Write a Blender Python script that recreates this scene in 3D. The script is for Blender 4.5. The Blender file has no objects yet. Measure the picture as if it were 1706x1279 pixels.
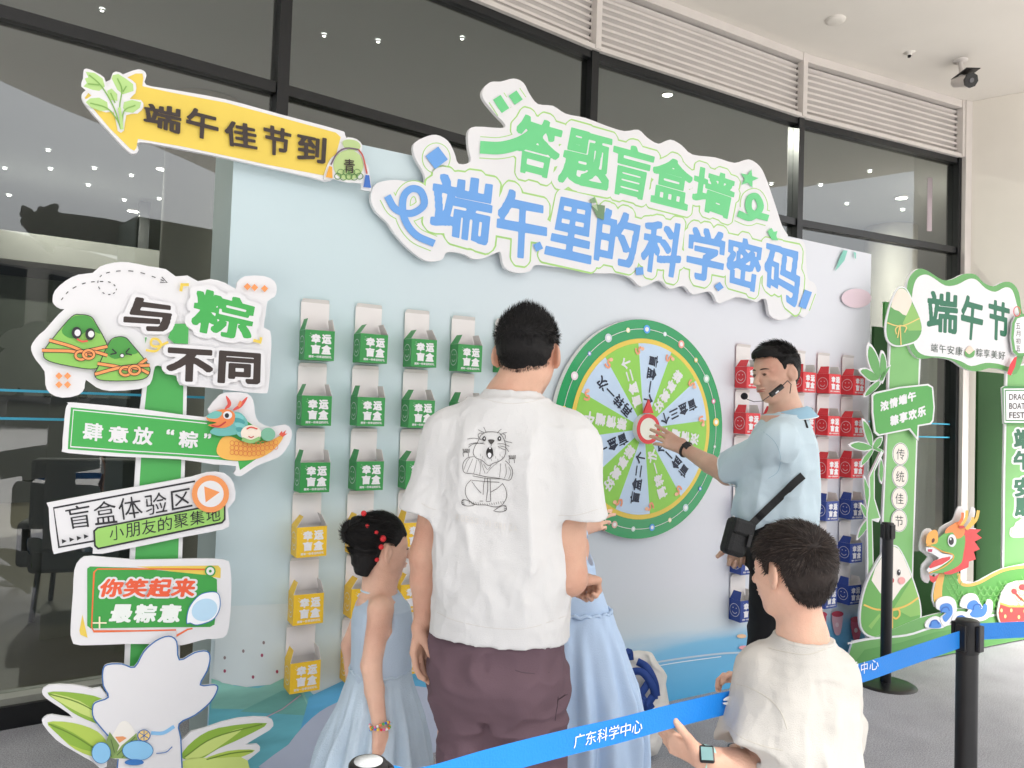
import bpy, bmesh, math, random
import numpy as np
import openvdb as vdb
from mathutils import Vector, Matrix
from mathutils.geometry import tessellate_polygon, delaunay_2d_cdt
from mathutils.bvhtree import BVHTree

SC = bpy.context.scene
COL = SC.collection
R = math.radians
RNG = np.random.default_rng(7)
random.seed(7)

# ------------------------------------------------------------------ camera
FPX, CX, CY, HC = 1300., 853., 639.5, 1.5
AX = np.array([[.99943935, .03348, .00002], [-.00121, .03551, .99936863], [.03346, -.99880857, .03553]])
_v1 = np.array([3010-CX, 758-CY, FPX]); _v1 /= np.linalg.norm(_v1)
_p = np.array([0, (758-CY)-.0335*(3010-CX), FPX])
_up = np.cross(_v1, _p); _up /= np.linalg.norm(_up)
if _up[1] > 0: _up = -_up
_fw = np.array([0, 0, 1.])-_up*_up[2]; _fw /= np.linalg.norm(_fw)
_rt = np.cross(_fw, _up)
if _rt[0] < 0: _rt = -_rt
AX = np.array([_rt, _fw, _up])
cam_data = bpy.data.cameras.new('camera')
cam = bpy.data.objects.new('camera', cam_data); COL.objects.link(cam)
cam_data.sensor_width = 36; cam_data.lens = FPX*36/1706; cam_data.clip_end = 500; cam_data.clip_start = .05
_m = Matrix.Identity(4)
for i in range(3):
    _m[i][0] = AX[i][0]; _m[i][1] = -AX[i][1]; _m[i][2] = -AX[i][2]
_m[2][3] = HC
cam.matrix_world = _m
SC.camera = cam
# ------------------------------------------------------------------ world, sun, exposure
SUN_EL, SUN_AZ = 50, 128           # azimuth of the sun seen from the scene, clockwise from +Y
w = bpy.data.worlds.new('World'); SC.world = w; w.use_nodes = True
nt = w.node_tree
bg = nt.nodes['Background']
sky = nt.nodes.new('ShaderNodeTexSky'); sky.sky_type = 'NISHITA'; sky.sun_disc = False
sky.sun_elevation = R(SUN_EL); sky.sun_rotation = R(SUN_AZ); sky.air_density = 1.0; sky.dust_density = 4; sky.ozone_density = 1.0
hsv = nt.nodes.new('ShaderNodeHueSaturation'); hsv.inputs['Saturation'].default_value = .35
nt.links.new(sky.outputs[0], hsv.inputs['Color']); nt.links.new(hsv.outputs[0], bg.inputs[0])
bg.inputs[1].default_value = .13
sun_data = bpy.data.lights.new('sun', 'SUN'); sun_data.energy = 3.5; sun_data.angle = R(12); sun_data.color = (1, .97, .93)
sun = bpy.data.objects.new('sun', sun_data); COL.objects.link(sun)
_d = Vector((math.sin(R(SUN_AZ))*math.cos(R(SUN_EL)), math.cos(R(SUN_AZ))*math.cos(R(SUN_EL)), math.sin(R(SUN_EL))))
sun.rotation_euler = _d.to_track_quat('Z', 'Y').to_euler(); sun.location = _d*30
vs = SC.view_settings
vs.view_transform = 'Standard'; vs.look = 'None'; vs.gamma = 1; vs.use_curve_mapping = False; vs.exposure = 1.05
SC.render.engine = 'CYCLES'
SC.cycles.use_denoising = True
SC.cycles.max_bounces = 8; SC.cycles.transparent_max_bounces = 12; SC.cycles.sample_clamp_indirect = 6

# ------------------------------------------------------------------ geometry of the view
C0 = np.array([0, 0, HC])
def ray(x, y): return AX @ np.array([x-CX, y-CY, FPX])
def at_z(x, y, z): d = ray(x, y); return C0+d*(z-HC)/d[2]
def at_d(x, y, D): d = ray(x, y); return C0+d*D/d[1]
def on_plane(x, y, P, n): d = ray(x, y); return C0+d*(np.dot(P-C0, n)/np.dot(d, n))

# ------------------------------------------------------------------ materials
def lin(h):
    h = h.lstrip('#'); c = [int(h[i:i+2], 16)/255 for i in (0, 2, 4)]
    return tuple((v/12.92 if v <= .04045 else ((v+.055)/1.055)**2.4) for v in c)+(1,)
MATS = {}
def mat(name, col, rough=.6, var=.06, vscale=3., bump=0., bscale=60., metal=0., spec=.5, sss=0., emit=0., stretch=None, detail=3, coat=0.):
    """procedural principled material: base colour with slow tonal variation and fine relief"""
    if name in MATS: return MATS[name]
    m = bpy.data.materials.new(name); m.use_nodes = True; n = m.node_tree; b = n.nodes['Principled BSDF']
    c = lin(col) if isinstance(col, str) else tuple(col)+((1,) if len(col) == 3 else ())
    b.inputs['Roughness'].default_value = rough; b.inputs['Metallic'].default_value = metal
    b.inputs['Specular IOR Level'].default_value = spec
    b.inputs['Coat Weight'].default_value = coat
    if sss: b.inputs['Subsurface Weight'].default_value = sss; b.inputs['Subsurface Radius'].default_value = (.012, .005, .003); b.inputs['Subsurface Scale'].default_value = 1
    if emit: b.inputs['Emission Color'].default_value = c; b.inputs['Emission Strength'].default_value = emit
    tc = n.nodes.new('ShaderNodeTexCoord'); mp = n.nodes.new('ShaderNodeMapping'); n.links.new(tc.outputs['Object'], mp.inputs[0])
    if stretch: mp.inputs['Scale'].default_value = stretch
    no = n.nodes.new('ShaderNodeTexNoise'); no.inputs['Scale'].default_value = vscale; no.inputs['Detail'].default_value = detail
    n.links.new(mp.outputs[0], no.inputs['Vector'])
    mr = n.nodes.new('ShaderNodeMapRange'); mr.inputs[1].default_value = .25; mr.inputs[2].default_value = .75
    mr.inputs[3].default_value = 1-var; mr.inputs[4].default_value = 1+var
    n.links.new(no.outputs[0], mr.inputs[0])
    mx = n.nodes.new('ShaderNodeMix'); mx.data_type = 'RGBA'; mx.blend_type = 'MULTIPLY'; mx.inputs[0].default_value = 1
    mx.inputs[6].default_value = c; n.links.new(mr.outputs[0], mx.inputs[7]); n.links.new(mx.outputs[2], b.inputs['Base Color'])
    if bump:
        n2 = n.nodes.new('ShaderNodeTexNoise'); n2.inputs['Scale'].default_value = bscale; n2.inputs['Detail'].default_value = 4
        n.links.new(mp.outputs[0], n2.inputs['Vector'])
        bp = n.nodes.new('ShaderNodeBump'); bp.inputs['Strength'].default_value = bump; bp.inputs['Distance'].default_value = .01
        n.links.new(n2.outputs[0], bp.inputs['Height']); n.links.new(bp.outputs[0], b.inputs['Normal'])
    MATS[name] = m; return m
def pr(col, rough=.45):                       # printed ink on board
    return mat('print '+col, col, rough, var=.03, vscale=6, spec=.4)
WHITE = mat('white board', '#E4E4E6', .45, var=.02)
BLACKP = mat('black plastic', '#121214', .38, var=.1, vscale=20, bump=.05, bscale=300)
BLACKM = mat('black powder coat', '#17181A', .3, var=.1, vscale=12, spec=.5)
DARKALU = mat('dark aluminium', '#15171A', .35, var=.15, vscale=8, spec=.5)

# ------------------------------------------------------------------ object helpers
def setp(o, label=None, cat=None, group=None, kind=None):
    if label: o['label'] = label
    if cat: o['category'] = cat
    if group: o['group'] = group
    if kind: o['kind'] = kind
    return o
def thing(name, label, cat, loc=(0, 0, 0), group=None, rz=0):
    o = bpy.data.objects.new(name, None); COL.objects.link(o); o.location = tuple(loc); o.rotation_euler = (0, 0, rz); o.empty_display_size = .1
    return setp(o, label, cat, group)
def wm(o):
    m = Matrix.LocRotScale(o.location, o.rotation_euler, None)
    return m if o.parent is None else wm(o.parent) @ o.matrix_parent_inverse @ m
def link(name, me, parent=None, world=True):
    """geometry in world coordinates under a parent (world) or in the parent's own frame"""
    o = bpy.data.objects.new(name, me); COL.objects.link(o)
    if parent is not None:
        o.parent = parent
        if world: o.matrix_parent_inverse = wm(parent).inverted()
    return o
class MB:
    """mesh builder with material slots"""
    def __init__(s): s.v = []; s.f = []; s.mi = []; s.mats = []; s.sm = []
    def slot(s, m):
        if m not in s.mats: s.mats.append(m)
        return s.mats.index(m)
    def add(s, vs, fs, m, smooth=False):
        b = len(s.v); s.v += [tuple(map(float, q)) for q in vs]; k = s.slot(m)
        for f in fs: s.f.append([b+i for i in f]); s.mi.append(k); s.sm.append(smooth)
    def box(s, c, d, m, rot=None, bev=0):
        c = np.array(c, float); h = np.array(d, float)/2
        if bev:
            bm = bmesh.new(); bmesh.ops.create_cube(bm, size=1)
            for v in bm.verts: v.co = Vector((v.co.x*d[0], v.co.y*d[1], v.co.z*d[2]))
            bmesh.ops.bevel(bm, geom=bm.edges[:], offset=bev, segments=2, profile=.5, affect='EDGES')
            bm.verts.index_update(); P = [np.array(v.co) for v in bm.verts]; F = [[v.index for v in f.verts] for f in bm.faces]; bm.free()
        else:
            P = [h*np.array(q) for q in [(-1,-1,-1),(1,-1,-1),(1,1,-1),(-1,1,-1),(-1,-1,1),(1,-1,1),(1,1,1),(-1,1,1)]]
            F = [(0,3,2,1),(4,5,6,7),(0,1,5,4),(1,2,6,5),(2,3,7,6),(3,0,4,7)]
        if rot is not None: P = [rot @ q for q in P]
        s.add([c+q for q in P], F, m)
    def tube(s, pts, r, m, seg=10, cap=True, smooth=True):
        pts = [np.array(p, float) for p in pts]; n = len(pts)
        rr = r if hasattr(r, '__len__') else [r]*n
        V = []; F = []
        ref = np.array([0, 0, 1.]) if abs((pts[-1]-pts[0])[2]) < .9*np.linalg.norm(pts[-1]-pts[0]) else np.array([0, 1., 0])
        for i, p in enumerate(pts):
            t = pts[min(i+1, n-1)]-pts[max(i-1, 0)]; t = t/(np.linalg.norm(t)+1e-12)
            a = np.cross(t, ref); a /= np.linalg.norm(a)+1e-12; b = np.cross(t, a)
            for k in range(seg): th = 2*math.pi*k/seg; V.append(p+rr[i]*(a*math.cos(th)+b*math.sin(th)))
        for i in range(n-1):
            for k in range(seg): F.append((i*seg+k, i*seg+(k+1) % seg, (i+1)*seg+(k+1) % seg, (i+1)*seg+k))
        s.add(V, F, m, smooth)
        if cap:
            s.add(V[:seg], [list(range(seg))[::-1]], m); s.add(V[-seg:], [list(range(seg))], m)
    def lathe(s, c, prof, m, seg=32, smooth=True, sx=1, sy=1):
        V = []; F = []
        for r, z in prof:
            for k in range(seg): th = 2*math.pi*k/seg; V.append((c[0]+r*sx*math.cos(th), c[1]+r*sy*math.sin(th), c[2]+z))
        for i in range(len(prof)-1):
            for k in range(seg): F.append((i*seg+k, i*seg+(k+1) % seg, (i+1)*seg+(k+1) % seg, (i+1)*seg+k))
        s.add(V, F, m, smooth)
    def mesh(s, name):
        me = bpy.data.meshes.new(name); me.from_pydata(s.v, [], s.f)
        for m in s.mats: me.materials.append(m)
        me.polygons.foreach_set('material_index', s.mi); me.polygons.foreach_set('use_smooth', s.sm); me.update(); return me
    def obj(s, name, parent=None, world=True): return link(name, s.mesh(name), parent, world)
def rotz(a): c, q = math.cos(a), math.sin(a); return np.array([[c, -q, 0], [q, c, 0], [0, 0, 1.]])

def smooth_closed(pts, k=4):
    n = len(pts); P = [np.array(p, float) for p in pts]; out = []
    for i in range(n):
        p0, p1, p2, p3 = P[i-1], P[i], P[(i+1) % n], P[(i+2) % n]
        for j in range(k):
            t = j/k; out.append(.5*((2*p1)+(-p0+p2)*t+(2*p0-5*p1+4*p2-p3)*t*t+(-p0+3*p1-3*p2+p3)*t**3))
    return out
def smooth_open(pts, k=5):
    P = [np.array(p, float) for p in pts]; P = [2*P[0]-P[1]]+P+[2*P[-1]-P[-2]]; out = []
    for i in range(1, len(P)-2):
        p0, p1, p2, p3 = P[i-1], P[i], P[i+1], P[i+2]
        for j in range(k):
            t = j/k; out.append(.5*((2*p1)+(-p0+p2)*t+(2*p0-5*p1+4*p2-p3)*t*t+(-p0+3*p1-3*p2+p3)*t**3))
    out.append(P[-2]); return out
def tess(loops):
    """triangles (indices into the flattened loops) of a polygon with holes"""
    return tessellate_polygon([[Vector((p[0], p[1], 0)) for p in L] for L in loops])

def fill2(pts):
    """robust fill of one outline: (2-D points, triangles)"""
    P = []
    for p in pts:
        if not P or abs(p[0]-P[-1][0])+abs(p[1]-P[-1][1]) > 1e-4: P.append((float(p[0]), float(p[1])))
    if abs(P[0][0]-P[-1][0])+abs(P[0][1]-P[-1][1]) < 1e-4: P.pop()
    n = len(P); r = delaunay_2d_cdt([Vector(p) for p in P], [(i, (i+1) % n) for i in range(n)], [], 1, 1e-6)
    return [tuple(v) for v in r[0]], [tuple(f) for f in r[2]]

# ------------------------------------------------------------------ lettering: font outline -> raster -> weighted contour
_TC = {}
def glyph_mask(txt, res=72, pad=16):
    cu = bpy.data.curves.new('tmp', 'FONT'); cu.body = txt; cu.resolution_u = 4
    o = bpy.data.objects.new('tmp', cu); COL.objects.link(o)
    dg = bpy.context.evaluated_depsgraph_get(); me = o.evaluated_get(dg).to_mesh()
    me.calc_loop_triangles()
    V = np.array([v.co[:2] for v in me.vertices]); T = np.array([t.vertices[:] for t in me.loop_triangles])
    o.evaluated_get(dg).to_mesh_clear(); bpy.data.objects.remove(o); bpy.data.curves.remove(cu)
    lo = V.min(0); hi = V.max(0); V = (V-lo)*res+pad; W = int((hi-lo)[0]*res+2*pad)+2; H = int((hi-lo)[1]*res+2*pad)+2
    M = np.zeros((H, W), bool)
    for t in T:
        a, b, c = V[t]; x0, x1 = int(min(a[0], b[0], c[0])), int(max(a[0], b[0], c[0]))+2; y0, y1 = int(min(a[1], b[1], c[1])), int(max(a[1], b[1], c[1]))+2
        X, Y = np.meshgrid(np.arange(x0, x1), np.arange(y0, y1))
        def e(p, q): return (q[0]-p[0])*(Y-p[1])-(q[1]-p[1])*(X-p[0])
        e1, e2, e3 = e(a, b), e(b, c), e(c, a)
        M[y0:y1, x0:x1] |= ((e1 >= -1e-6) & (e2 >= -1e-6) & (e3 >= -1e-6)) | ((e1 <= 1e-6) & (e2 <= 1e-6) & (e3 <= 1e-6))
    return M
def contours(F, lvl=.5, tol=.35):
    """marching squares -> simplified closed loops"""
    H, W = F.shape; B = F > lvl
    c = B[:-1, :-1].astype(int)+2*B[:-1, 1:]+4*B[1:, 1:]+8*B[1:, :-1]
    ys, xs = np.nonzero((c > 0) & (c < 15)); nxt = {}
    TBL = {1: [(3, 0)], 2: [(0, 1)], 3: [(3, 1)], 4: [(1, 2)], 5: [(3, 2), (1, 0)], 6: [(0, 2)], 7: [(3, 2)], 8: [(2, 3)], 9: [(2, 0)], 10: [(0, 3), (2, 1)], 11: [(2, 1)], 12: [(1, 3)], 13: [(1, 0)], 14: [(0, 3)]}
    def ek(y, x, e): return (y, x, 0) if e == 0 else (y, x+1, 1) if e == 1 else (y+1, x, 0) if e == 2 else (y, x, 1)
    for y, x in zip(ys.tolist(), xs.tolist()):
        for a, b in TBL[int(c[y, x])]: nxt[ek(y, x, a)] = ek(y, x, b)
    def pt(k):
        y, x, h = k
        if h == 0: a, b = F[y, x], F[y, x+1]; t = (lvl-a)/(b-a+1e-9); return (x+t, y)
        a, b = F[y, x], F[y+1, x]; t = (lvl-a)/(b-a+1e-9); return (x, y+t)
    loops = []
    while nxt:
        k0, k = nxt.popitem(); L = [k0]
        while k != k0 and k in nxt: L.append(k); k = nxt.pop(k)
        P = np.array([pt(q) for q in L])
        if len(P) < 6: continue
        def dp(i, j):
            if j <= i+1: return []
            a, b = P[i], P[j]; d = b-a; n = np.hypot(*d)+1e-9; seg = P[i+1:j]-a; dist = np.abs(d[0]*seg[:, 1]-d[1]*seg[:, 0])/n
            m = int(dist.argmax())
            if dist[m] < tol: return []
            m += i+1; return dp(i, m)+[m]+dp(m, j)
        mid = int(((P-P[0])**2).sum(1).argmax())
        idx = [0]+dp(0, mid)+[mid]+dp(mid, len(P)-1)+[len(P)-1]
        Q = P[idx]
        if len(Q) >= 3: loops.append(Q)
    return loops
def text_loops(txt, bold=0., res=72, soft=2):
    """closed loops, bbox-normalised to the ink box of the text emboldened by `base`; bold in em"""
    key = (txt, bold, res)
    if key in _TC: return _TC[key]
    M = glyph_mask(txt, res).astype(np.float32); r = bold*res*.72
    if r > .3:
        O = M.copy(); ir = int(r)+1; H, W = M.shape
        for dy in range(-ir, ir+1):
            for dx in range(-ir, ir+1):
                if dx*dx+dy*dy <= r*r+.3:
                    ys = slice(max(0, dy), H+min(0, dy)); yd = slice(max(0, -dy), H+min(0, -dy)); xs = slice(max(0, dx), W+min(0, dx)); xd = slice(max(0, -dx), W+min(0, -dx))
                    O[ys, xs] = np.maximum(O[ys, xs], M[yd, xd])
        M = O
    for _ in range(soft):
        P = np.pad(M, 1); M = (P[:-2, 1:-1]+P[2:, 1:-1]+P[1:-1, :-2]+P[1:-1, 2:]+4*M)/8
    L = contours(M); _TC[key] = L; return L
def group_loops(L):
    """outer loops with their holes"""
    area = [.5*np.sum(q[:, 0]*np.roll(q[:, 1], -1)-np.roll(q[:, 0], -1)*q[:, 1]) for q in L]
    if not L: return []
    big = max(range(len(L)), key=lambda i: abs(area[i])); sgn = np.sign(area[big])
    outs = [i for i in range(len(L)) if np.sign(area[i]) == sgn]; res = {i: [L[i]] for i in outs}
    def inside(p, q):
        x, y = p; c = False; j = len(q)-1
        for i in range(len(q)):
            if (q[i, 1] > y) != (q[j, 1] > y) and x < (q[j, 0]-q[i, 0])*(y-q[i, 1])/(q[j, 1]-q[i, 1]+1e-12)+q[i, 0]: c = not c
            j = i
        return c
    for i in range(len(L)):
        if i in outs: continue
        best = None
        for o in outs:
            if inside(L[i][0], L[o]) and (best is None or abs(area[o]) < abs(area[best])): best = o
        if best is not None: res[best].append(L[i])
    return list(res.values())

class Sheet:
    """a flat board standing at its real place; shapes are given in photograph pixels and meet the board's own plane"""
    def __init__(s, P, n, root=None): s.P = np.array(P, float); s.n = np.array(n, float)/np.linalg.norm(n); s.root = root; s.b = {}; s.off = .0006
    def q(s, x, y, off): return on_plane(x, y, s.P, s.n)+s.n*off
    def pb(s, name): return s.b.setdefault(name, MB())
    def lift(s): s.off += .0004; return s.off
    def poly(s, name, pts, m, smooth=0, off=None, holes=()):
        pts = smooth_closed(pts, smooth) if smooth else pts
        off = s.lift() if off is None else off
        fl, T = fill2(pts); V = [s.q(p[0], p[1], off) for p in fl]; s._up(name, V, T, m)
    def _up(s, name, V, T, m):
        out = []
        for t in T:
            a, b, c = (np.array(V[i]) for i in t)
            nn = np.cross(b-a, c-a)
            if np.linalg.norm(nn) < 1e-12: continue
            out.append(tuple(t) if np.dot(nn, s.n) > 0 else tuple(t)[::-1])
        s.pb(name).add(V, out, m)
    def board(s, name, pts, m, smooth=0, t=.01, edge=None, off=0.):
        """solid cut-out board: front face at the plane (+off), thickness t behind it"""
        pts = smooth_closed(pts, smooth) if smooth else pts
        fl, T = fill2(pts); F0 = [s.q(p[0], p[1], off) for p in fl]; s._up(name, F0, T, m)
        V = [s.q(p[0], p[1], off) for p in pts]; n = len(pts); Bk = [v-s.n*t for v in V]
        s.pb(name).add(V+Bk, [(i, (i+1) % n, n+(i+1) % n, n+i) for i in range(n)], edge or WHITE)
        s.pb(name).add([v-s.n*t for v in F0], [tuple(q) for q in T], edge or WHITE)
    def line(s, name, pts, wd, m, closed=False, smooth=0, taper=False, off=None):
        if smooth: pts = smooth_closed(pts, smooth) if closed else smooth_open(pts, smooth)
        P = [np.array(p, float) for p in pts]; n = len(P); off = s.lift() if off is None else off
        V = []; F = []
        for i in range(n):
            a = P[i-1] if (closed or i > 0) else P[i]; b = P[(i+1) % n] if (closed or i < n-1) else P[i]
            t = b-a; L = np.hypot(*t)+1e-9; nn = np.array([-t[1], t[0]])/L
            if (closed or 0 < i < n-1):
                t1 = P[i]-P[i-1]; t1 /= np.hypot(*t1)+1e-9; co = abs(t1[0]*nn[1]-t1[1]*nn[0]); mit = min(1.6, 1/max(.4, co))
            else: mit = 1
            h = wd/2*mit*((math.sin(math.pi*(i+.3)/(n-.4))**.6) if taper else 1)
            o = off+i*2e-6
            V += [s.q(*(P[i]+nn*h), o), s.q(*(P[i]-nn*h), o)]
        for i in range(n if closed else n-1):
            j = (i+1) % n; F += [(2*i, 2*i+1, 2*j+1), (2*i, 2*j+1, 2*j)]
        s._up(name, V, F, m)
    def ell(s, name, c, rx, ry, m, rot=0, off=None, seg=28, a0=0, a1=360):
        pts = []
        for k in range(seg+(a1-a0 < 360)):
            th = R(a0+(a1-a0)*k/seg); x, y = rx*math.cos(th), ry*math.sin(th); ca, sa = math.cos(R(rot)), math.sin(R(rot))
            pts.append((c[0]+x*ca-y*sa, c[1]+x*sa+y*ca))
        s.poly(name, pts, m, off=off)
    def ring(s, name, c, rx, ry, wd, m, seg=28, off=None): s.line(name, [(c[0]+rx*math.cos(2*math.pi*k/seg), c[1]+ry*math.sin(2*math.pi*k/seg)) for k in range(seg)], wd, m, closed=True, off=off)
    def text(s, name, txt, quad, m, bold=0., out=None, off=None):
        """quad: TL,TR,BR,BL pixel corners of the ink box; out = [(extra weight, material)...] drawn beneath"""
        base = np.vstack(text_loops(txt, bold)); lo = base.min(0); hi = base.max(0)
        TL, TR, BR, BL = (np.array(p, float) for p in quad)
        for ex, mm in (out or [])+[(0, m)]:
            o = s.lift() if off is None else off
            for G in group_loops(text_loops(txt, bold+ex)):
                fl = np.vstack(G); uv = (fl-lo)/(hi-lo)
                V = []
                for u, v in uv:
                    v = 1-v; p = TL*(1-u)*(1-v)+TR*u*(1-v)+BR*u*v+BL*(1-u)*v; V.append(s.q(p[0], p[1], o))
                try: T = tess([[tuple(p) for p in L] for L in G])
                except Exception: continue
                s._up(name, V, T, mm)
    def done(s, parent=None, labels={}):
        res = {}
        for k, b in s.b.items():
            o = b.obj(k, parent or s.root); res[k] = o
            if k in labels: o['label'] = labels[k]
        s.b = {}; return res
def crop(ox, oy, sc):
    return lambda *pts: [(ox+x/sc, oy+y/sc) for x, y in pts]
# ================================================================== THE SETTING
def structure(o): o['kind'] = 'structure'; return o
# carpeted ground
carpet = mat('grey carpet', (.38, .38, .40), .95, var=.09, vscale=5, bump=.5, bscale=260, spec=.1)
_n = carpet.node_tree
_a = _n.nodes.new('ShaderNodeTexNoise'); _a.inputs['Scale'].default_value = 170; _a.inputs['Detail'].default_value = 3
_tc = [x for x in _n.nodes if x.type == 'TEX_COORD'][0]; _n.links.new(_tc.outputs['Object'], _a.inputs['Vector'])
_mr = _n.nodes.new('ShaderNodeMapRange'); _mr.inputs[1].default_value = .3; _mr.inputs[2].default_value = .7; _mr.inputs[3].default_value = .62; _mr.inputs[4].default_value = 1.4
_n.links.new(_a.outputs[0], _mr.inputs[0]); _bs = _n.nodes['Principled BSDF']; _old = _bs.inputs['Base Color'].links[0].from_socket
_mx = _n.nodes.new('ShaderNodeMix'); _mx.data_type = 'RGBA'; _mx.blend_type = 'MULTIPLY'; _mx.inputs[0].default_value = 1
_n.links.new(_old, _mx.inputs[6]); _n.links.new(_mr.outputs[0], _mx.inputs[7]); _n.links.new(_mx.outputs[2], _bs.inputs['Base Color'])
PAVE = mat('pale bounce paving', (.58, .56, .53), .7, var=.08, vscale=.8, bump=.1, bscale=8)  # unseen paving, made pale to bounce light up onto the soffit
b = MB(); b.add([(-90, -90, -.004), (90, -90, -.004), (90, 90, -.004), (-90, 90, -.004)], [(0, 1, 2, 3)], PAVE); structure(b.obj('ground'))
b = MB(); b.add([(-7.5, -.6, 0), (6.5, -.6, 0), (6.5, 12, 0), (-7.5, 12, 0)], [(0, 1, 2, 3)], carpet); structure(b.obj('carpet'))

def A2(*v): return np.array(v, float)
# plan of the curtain wall (faceted): measured where its transom meets the view
FP = [np.array(p) for p in [(-5.35, 1.62), (-3.25, 2.93), (-1.36, 4.315), (.50, 5.71), (2.45, 6.85), (4.37, 7.74)]]
Z_TR, Z_TOP, Z_SOF = 3.25, 4.12, 4.75
SOFM = mat('cream soffit render', '#E4DFD8', .85, var=.035, vscale=1.2, bump=.08, bscale=40)
b = MB(); pts = [(-14, -.6), (6.2, -.6), (6.8, 16), (-14, 16)]  # unseen soffit edges placed to block the sun and let light in at right
V = [(x, y, Z_SOF) for x, y in pts]+[(x, y, Z_SOF+.5) for x, y in pts]
b.add(V, [(0, 3, 2, 1), (4, 5, 6, 7), (0, 1, 5, 4), (1, 2, 6, 5), (2, 3, 7, 6), (3, 0, 4, 7)], SOFM)
structure(b.obj('ceiling'))

gm = bpy.data.materials.new('tinted glass'); gm.use_nodes = True; n = gm.node_tree; n.nodes.clear()
out = n.nodes.new('ShaderNodeOutputMaterial'); tr = n.nodes.new('ShaderNodeBsdfTransparent'); gl = n.nodes.new('ShaderNodeBsdfGlossy'); mx = n.nodes.new('ShaderNodeMixShader'); fr = n.nodes.new('ShaderNodeFresnel')
tr.inputs[0].default_value = (.74, .77, .75, 1); gl.inputs['Roughness'].default_value = .015; fr.inputs['IOR'].default_value = 2.1; gl.inputs['Color'].default_value = (.9, .93, .95, 1)
tcx = n.nodes.new('ShaderNodeTexCoord'); nx = n.nodes.new('ShaderNodeTexNoise'); nx.inputs['Scale'].default_value = .8; nx.inputs['Detail'].default_value = 1
bpx = n.nodes.new('ShaderNodeBump'); bpx.inputs['Strength'].default_value = .25; bpx.inputs['Distance'].default_value = .02
n.links.new(tcx.outputs['Object'], nx.inputs['Vector']); n.links.new(nx.outputs[0], bpx.inputs['Height']); n.links.new(bpx.outputs[0], gl.inputs['Normal'])
gg = n.nodes.new('ShaderNodeNewGeometry'); mm = n.nodes.new('ShaderNodeMath'); mm.operation = 'SUBTRACT'; mm.inputs[0].default_value = 1; n.links.new(gg.outputs['Backfacing'], mm.inputs[1]); m2 = n.nodes.new('ShaderNodeMath'); m2.operation = 'MULTIPLY'; n.links.new(fr.outputs[0], m2.inputs[0]); n.links.new(mm.outputs[0], m2.inputs[1]); n.links.new(m2.outputs[0], mx.inputs[0]); n.links.new(tr.outputs[0], mx.inputs[1]); n.links.new(gl.outputs[0], mx.inputs[2]); n.links.new(mx.outputs[0], out.inputs[0])
GLASS = gm
fac = thing('glass_facade', 'tall dark framed glass facade of the hall behind the display wall', 'glass facade', (.5, 5.71, 0))
LOUV = mat('pale painted aluminium', '#D9D3CF', .5, var=.05, vscale=4)
lou = thing('louvre_band', 'band of pale horizontal ventilation louvres between glass and ceiling', 'louvre', (.5, 5.71, Z_TOP))
STEEL = mat('grey sill', '#8F9086', .5, var=.08)
def seg_box(b, p, q, z0, z1, th, m, off=0., ext=0.):
    p, q = np.array(p, float), np.array(q, float); d = q-p; L = np.hypot(*d); d /= L; nn = np.array([d[1], -d[0]])
    c = (p+q)/2+nn*off; b.box((c[0], c[1], (z0+z1)/2), (L+ext, th, z1-z0), m, rot=rotz(math.atan2(d[1], d[0])))
for i in range(len(FP)-1):
    p, q = FP[i], FP[i+1]; d = (q-p)/np.linalg.norm(q-p); nn = np.array([d[1], -d[0]])
    e0, e1 = p+d*.035, q-d*.035
    for z0, z1 in ((.13, Z_TR-.03), (Z_TR+.03, Z_TOP)):
        b = MB(); seg_box(b, e0, e1, z0, z1, .012, GLASS); b.obj('glass_pane', fac)
    b = MB(); seg_box(b, e0, e1, Z_TR-.03, Z_TR+.03, .1, DARKALU); b.obj('transom', fac)
    b = MB(); seg_box(b, e0, e1, Z_TOP, Z_TOP+.055, .1, DARKALU); b.obj('head_rail', fac)
    b = MB(); seg_box(b, e0, e1, 0.0, .10, .16, BLACKM, off=.03); b.obj('base_rail', fac)
    b = MB(); seg_box(b, e0, e1, .10, .13, .13, STEEL, off=.02); b.obj('sill', fac)
    # louvres
    b = MB(); seg_box(b, p, q, Z_TOP+.055, Z_TOP+.09, .09, LOUV, off=.04); b.obj('frame_rail', lou)
    b = MB(); seg_box(b, p, q, Z_SOF-.075, Z_SOF-.002, .09, LOUV, off=.04); b.obj('frame_rail', lou)
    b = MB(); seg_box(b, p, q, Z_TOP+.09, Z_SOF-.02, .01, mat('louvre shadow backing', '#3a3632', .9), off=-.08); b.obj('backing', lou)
    ns = 8
    for k in range(ns):
        z = Z_TOP+.13+k*(Z_SOF-.09-Z_TOP-.13)/(ns-.4)
        c = (p+q)/2; L = np.linalg.norm(q-p)-.05
        b = MB(); tilt = R(-38); Rx = np.array([[1, 0, 0], [0, math.cos(tilt), -math.sin(tilt)], [0, math.sin(tilt), math.cos(tilt)]])
        rr = rotz(math.atan2(d[1], d[0]))
        b.box((c[0], c[1], z), (L, .085, .004), LOUV, rot=rr @ Rx)
        b.box((c[0]+nn[0]*.034, c[1]+nn[1]*.034, z-.034), (L, .005, .022), LOUV, rot=rr)
        b.obj('slat', lou)
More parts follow.
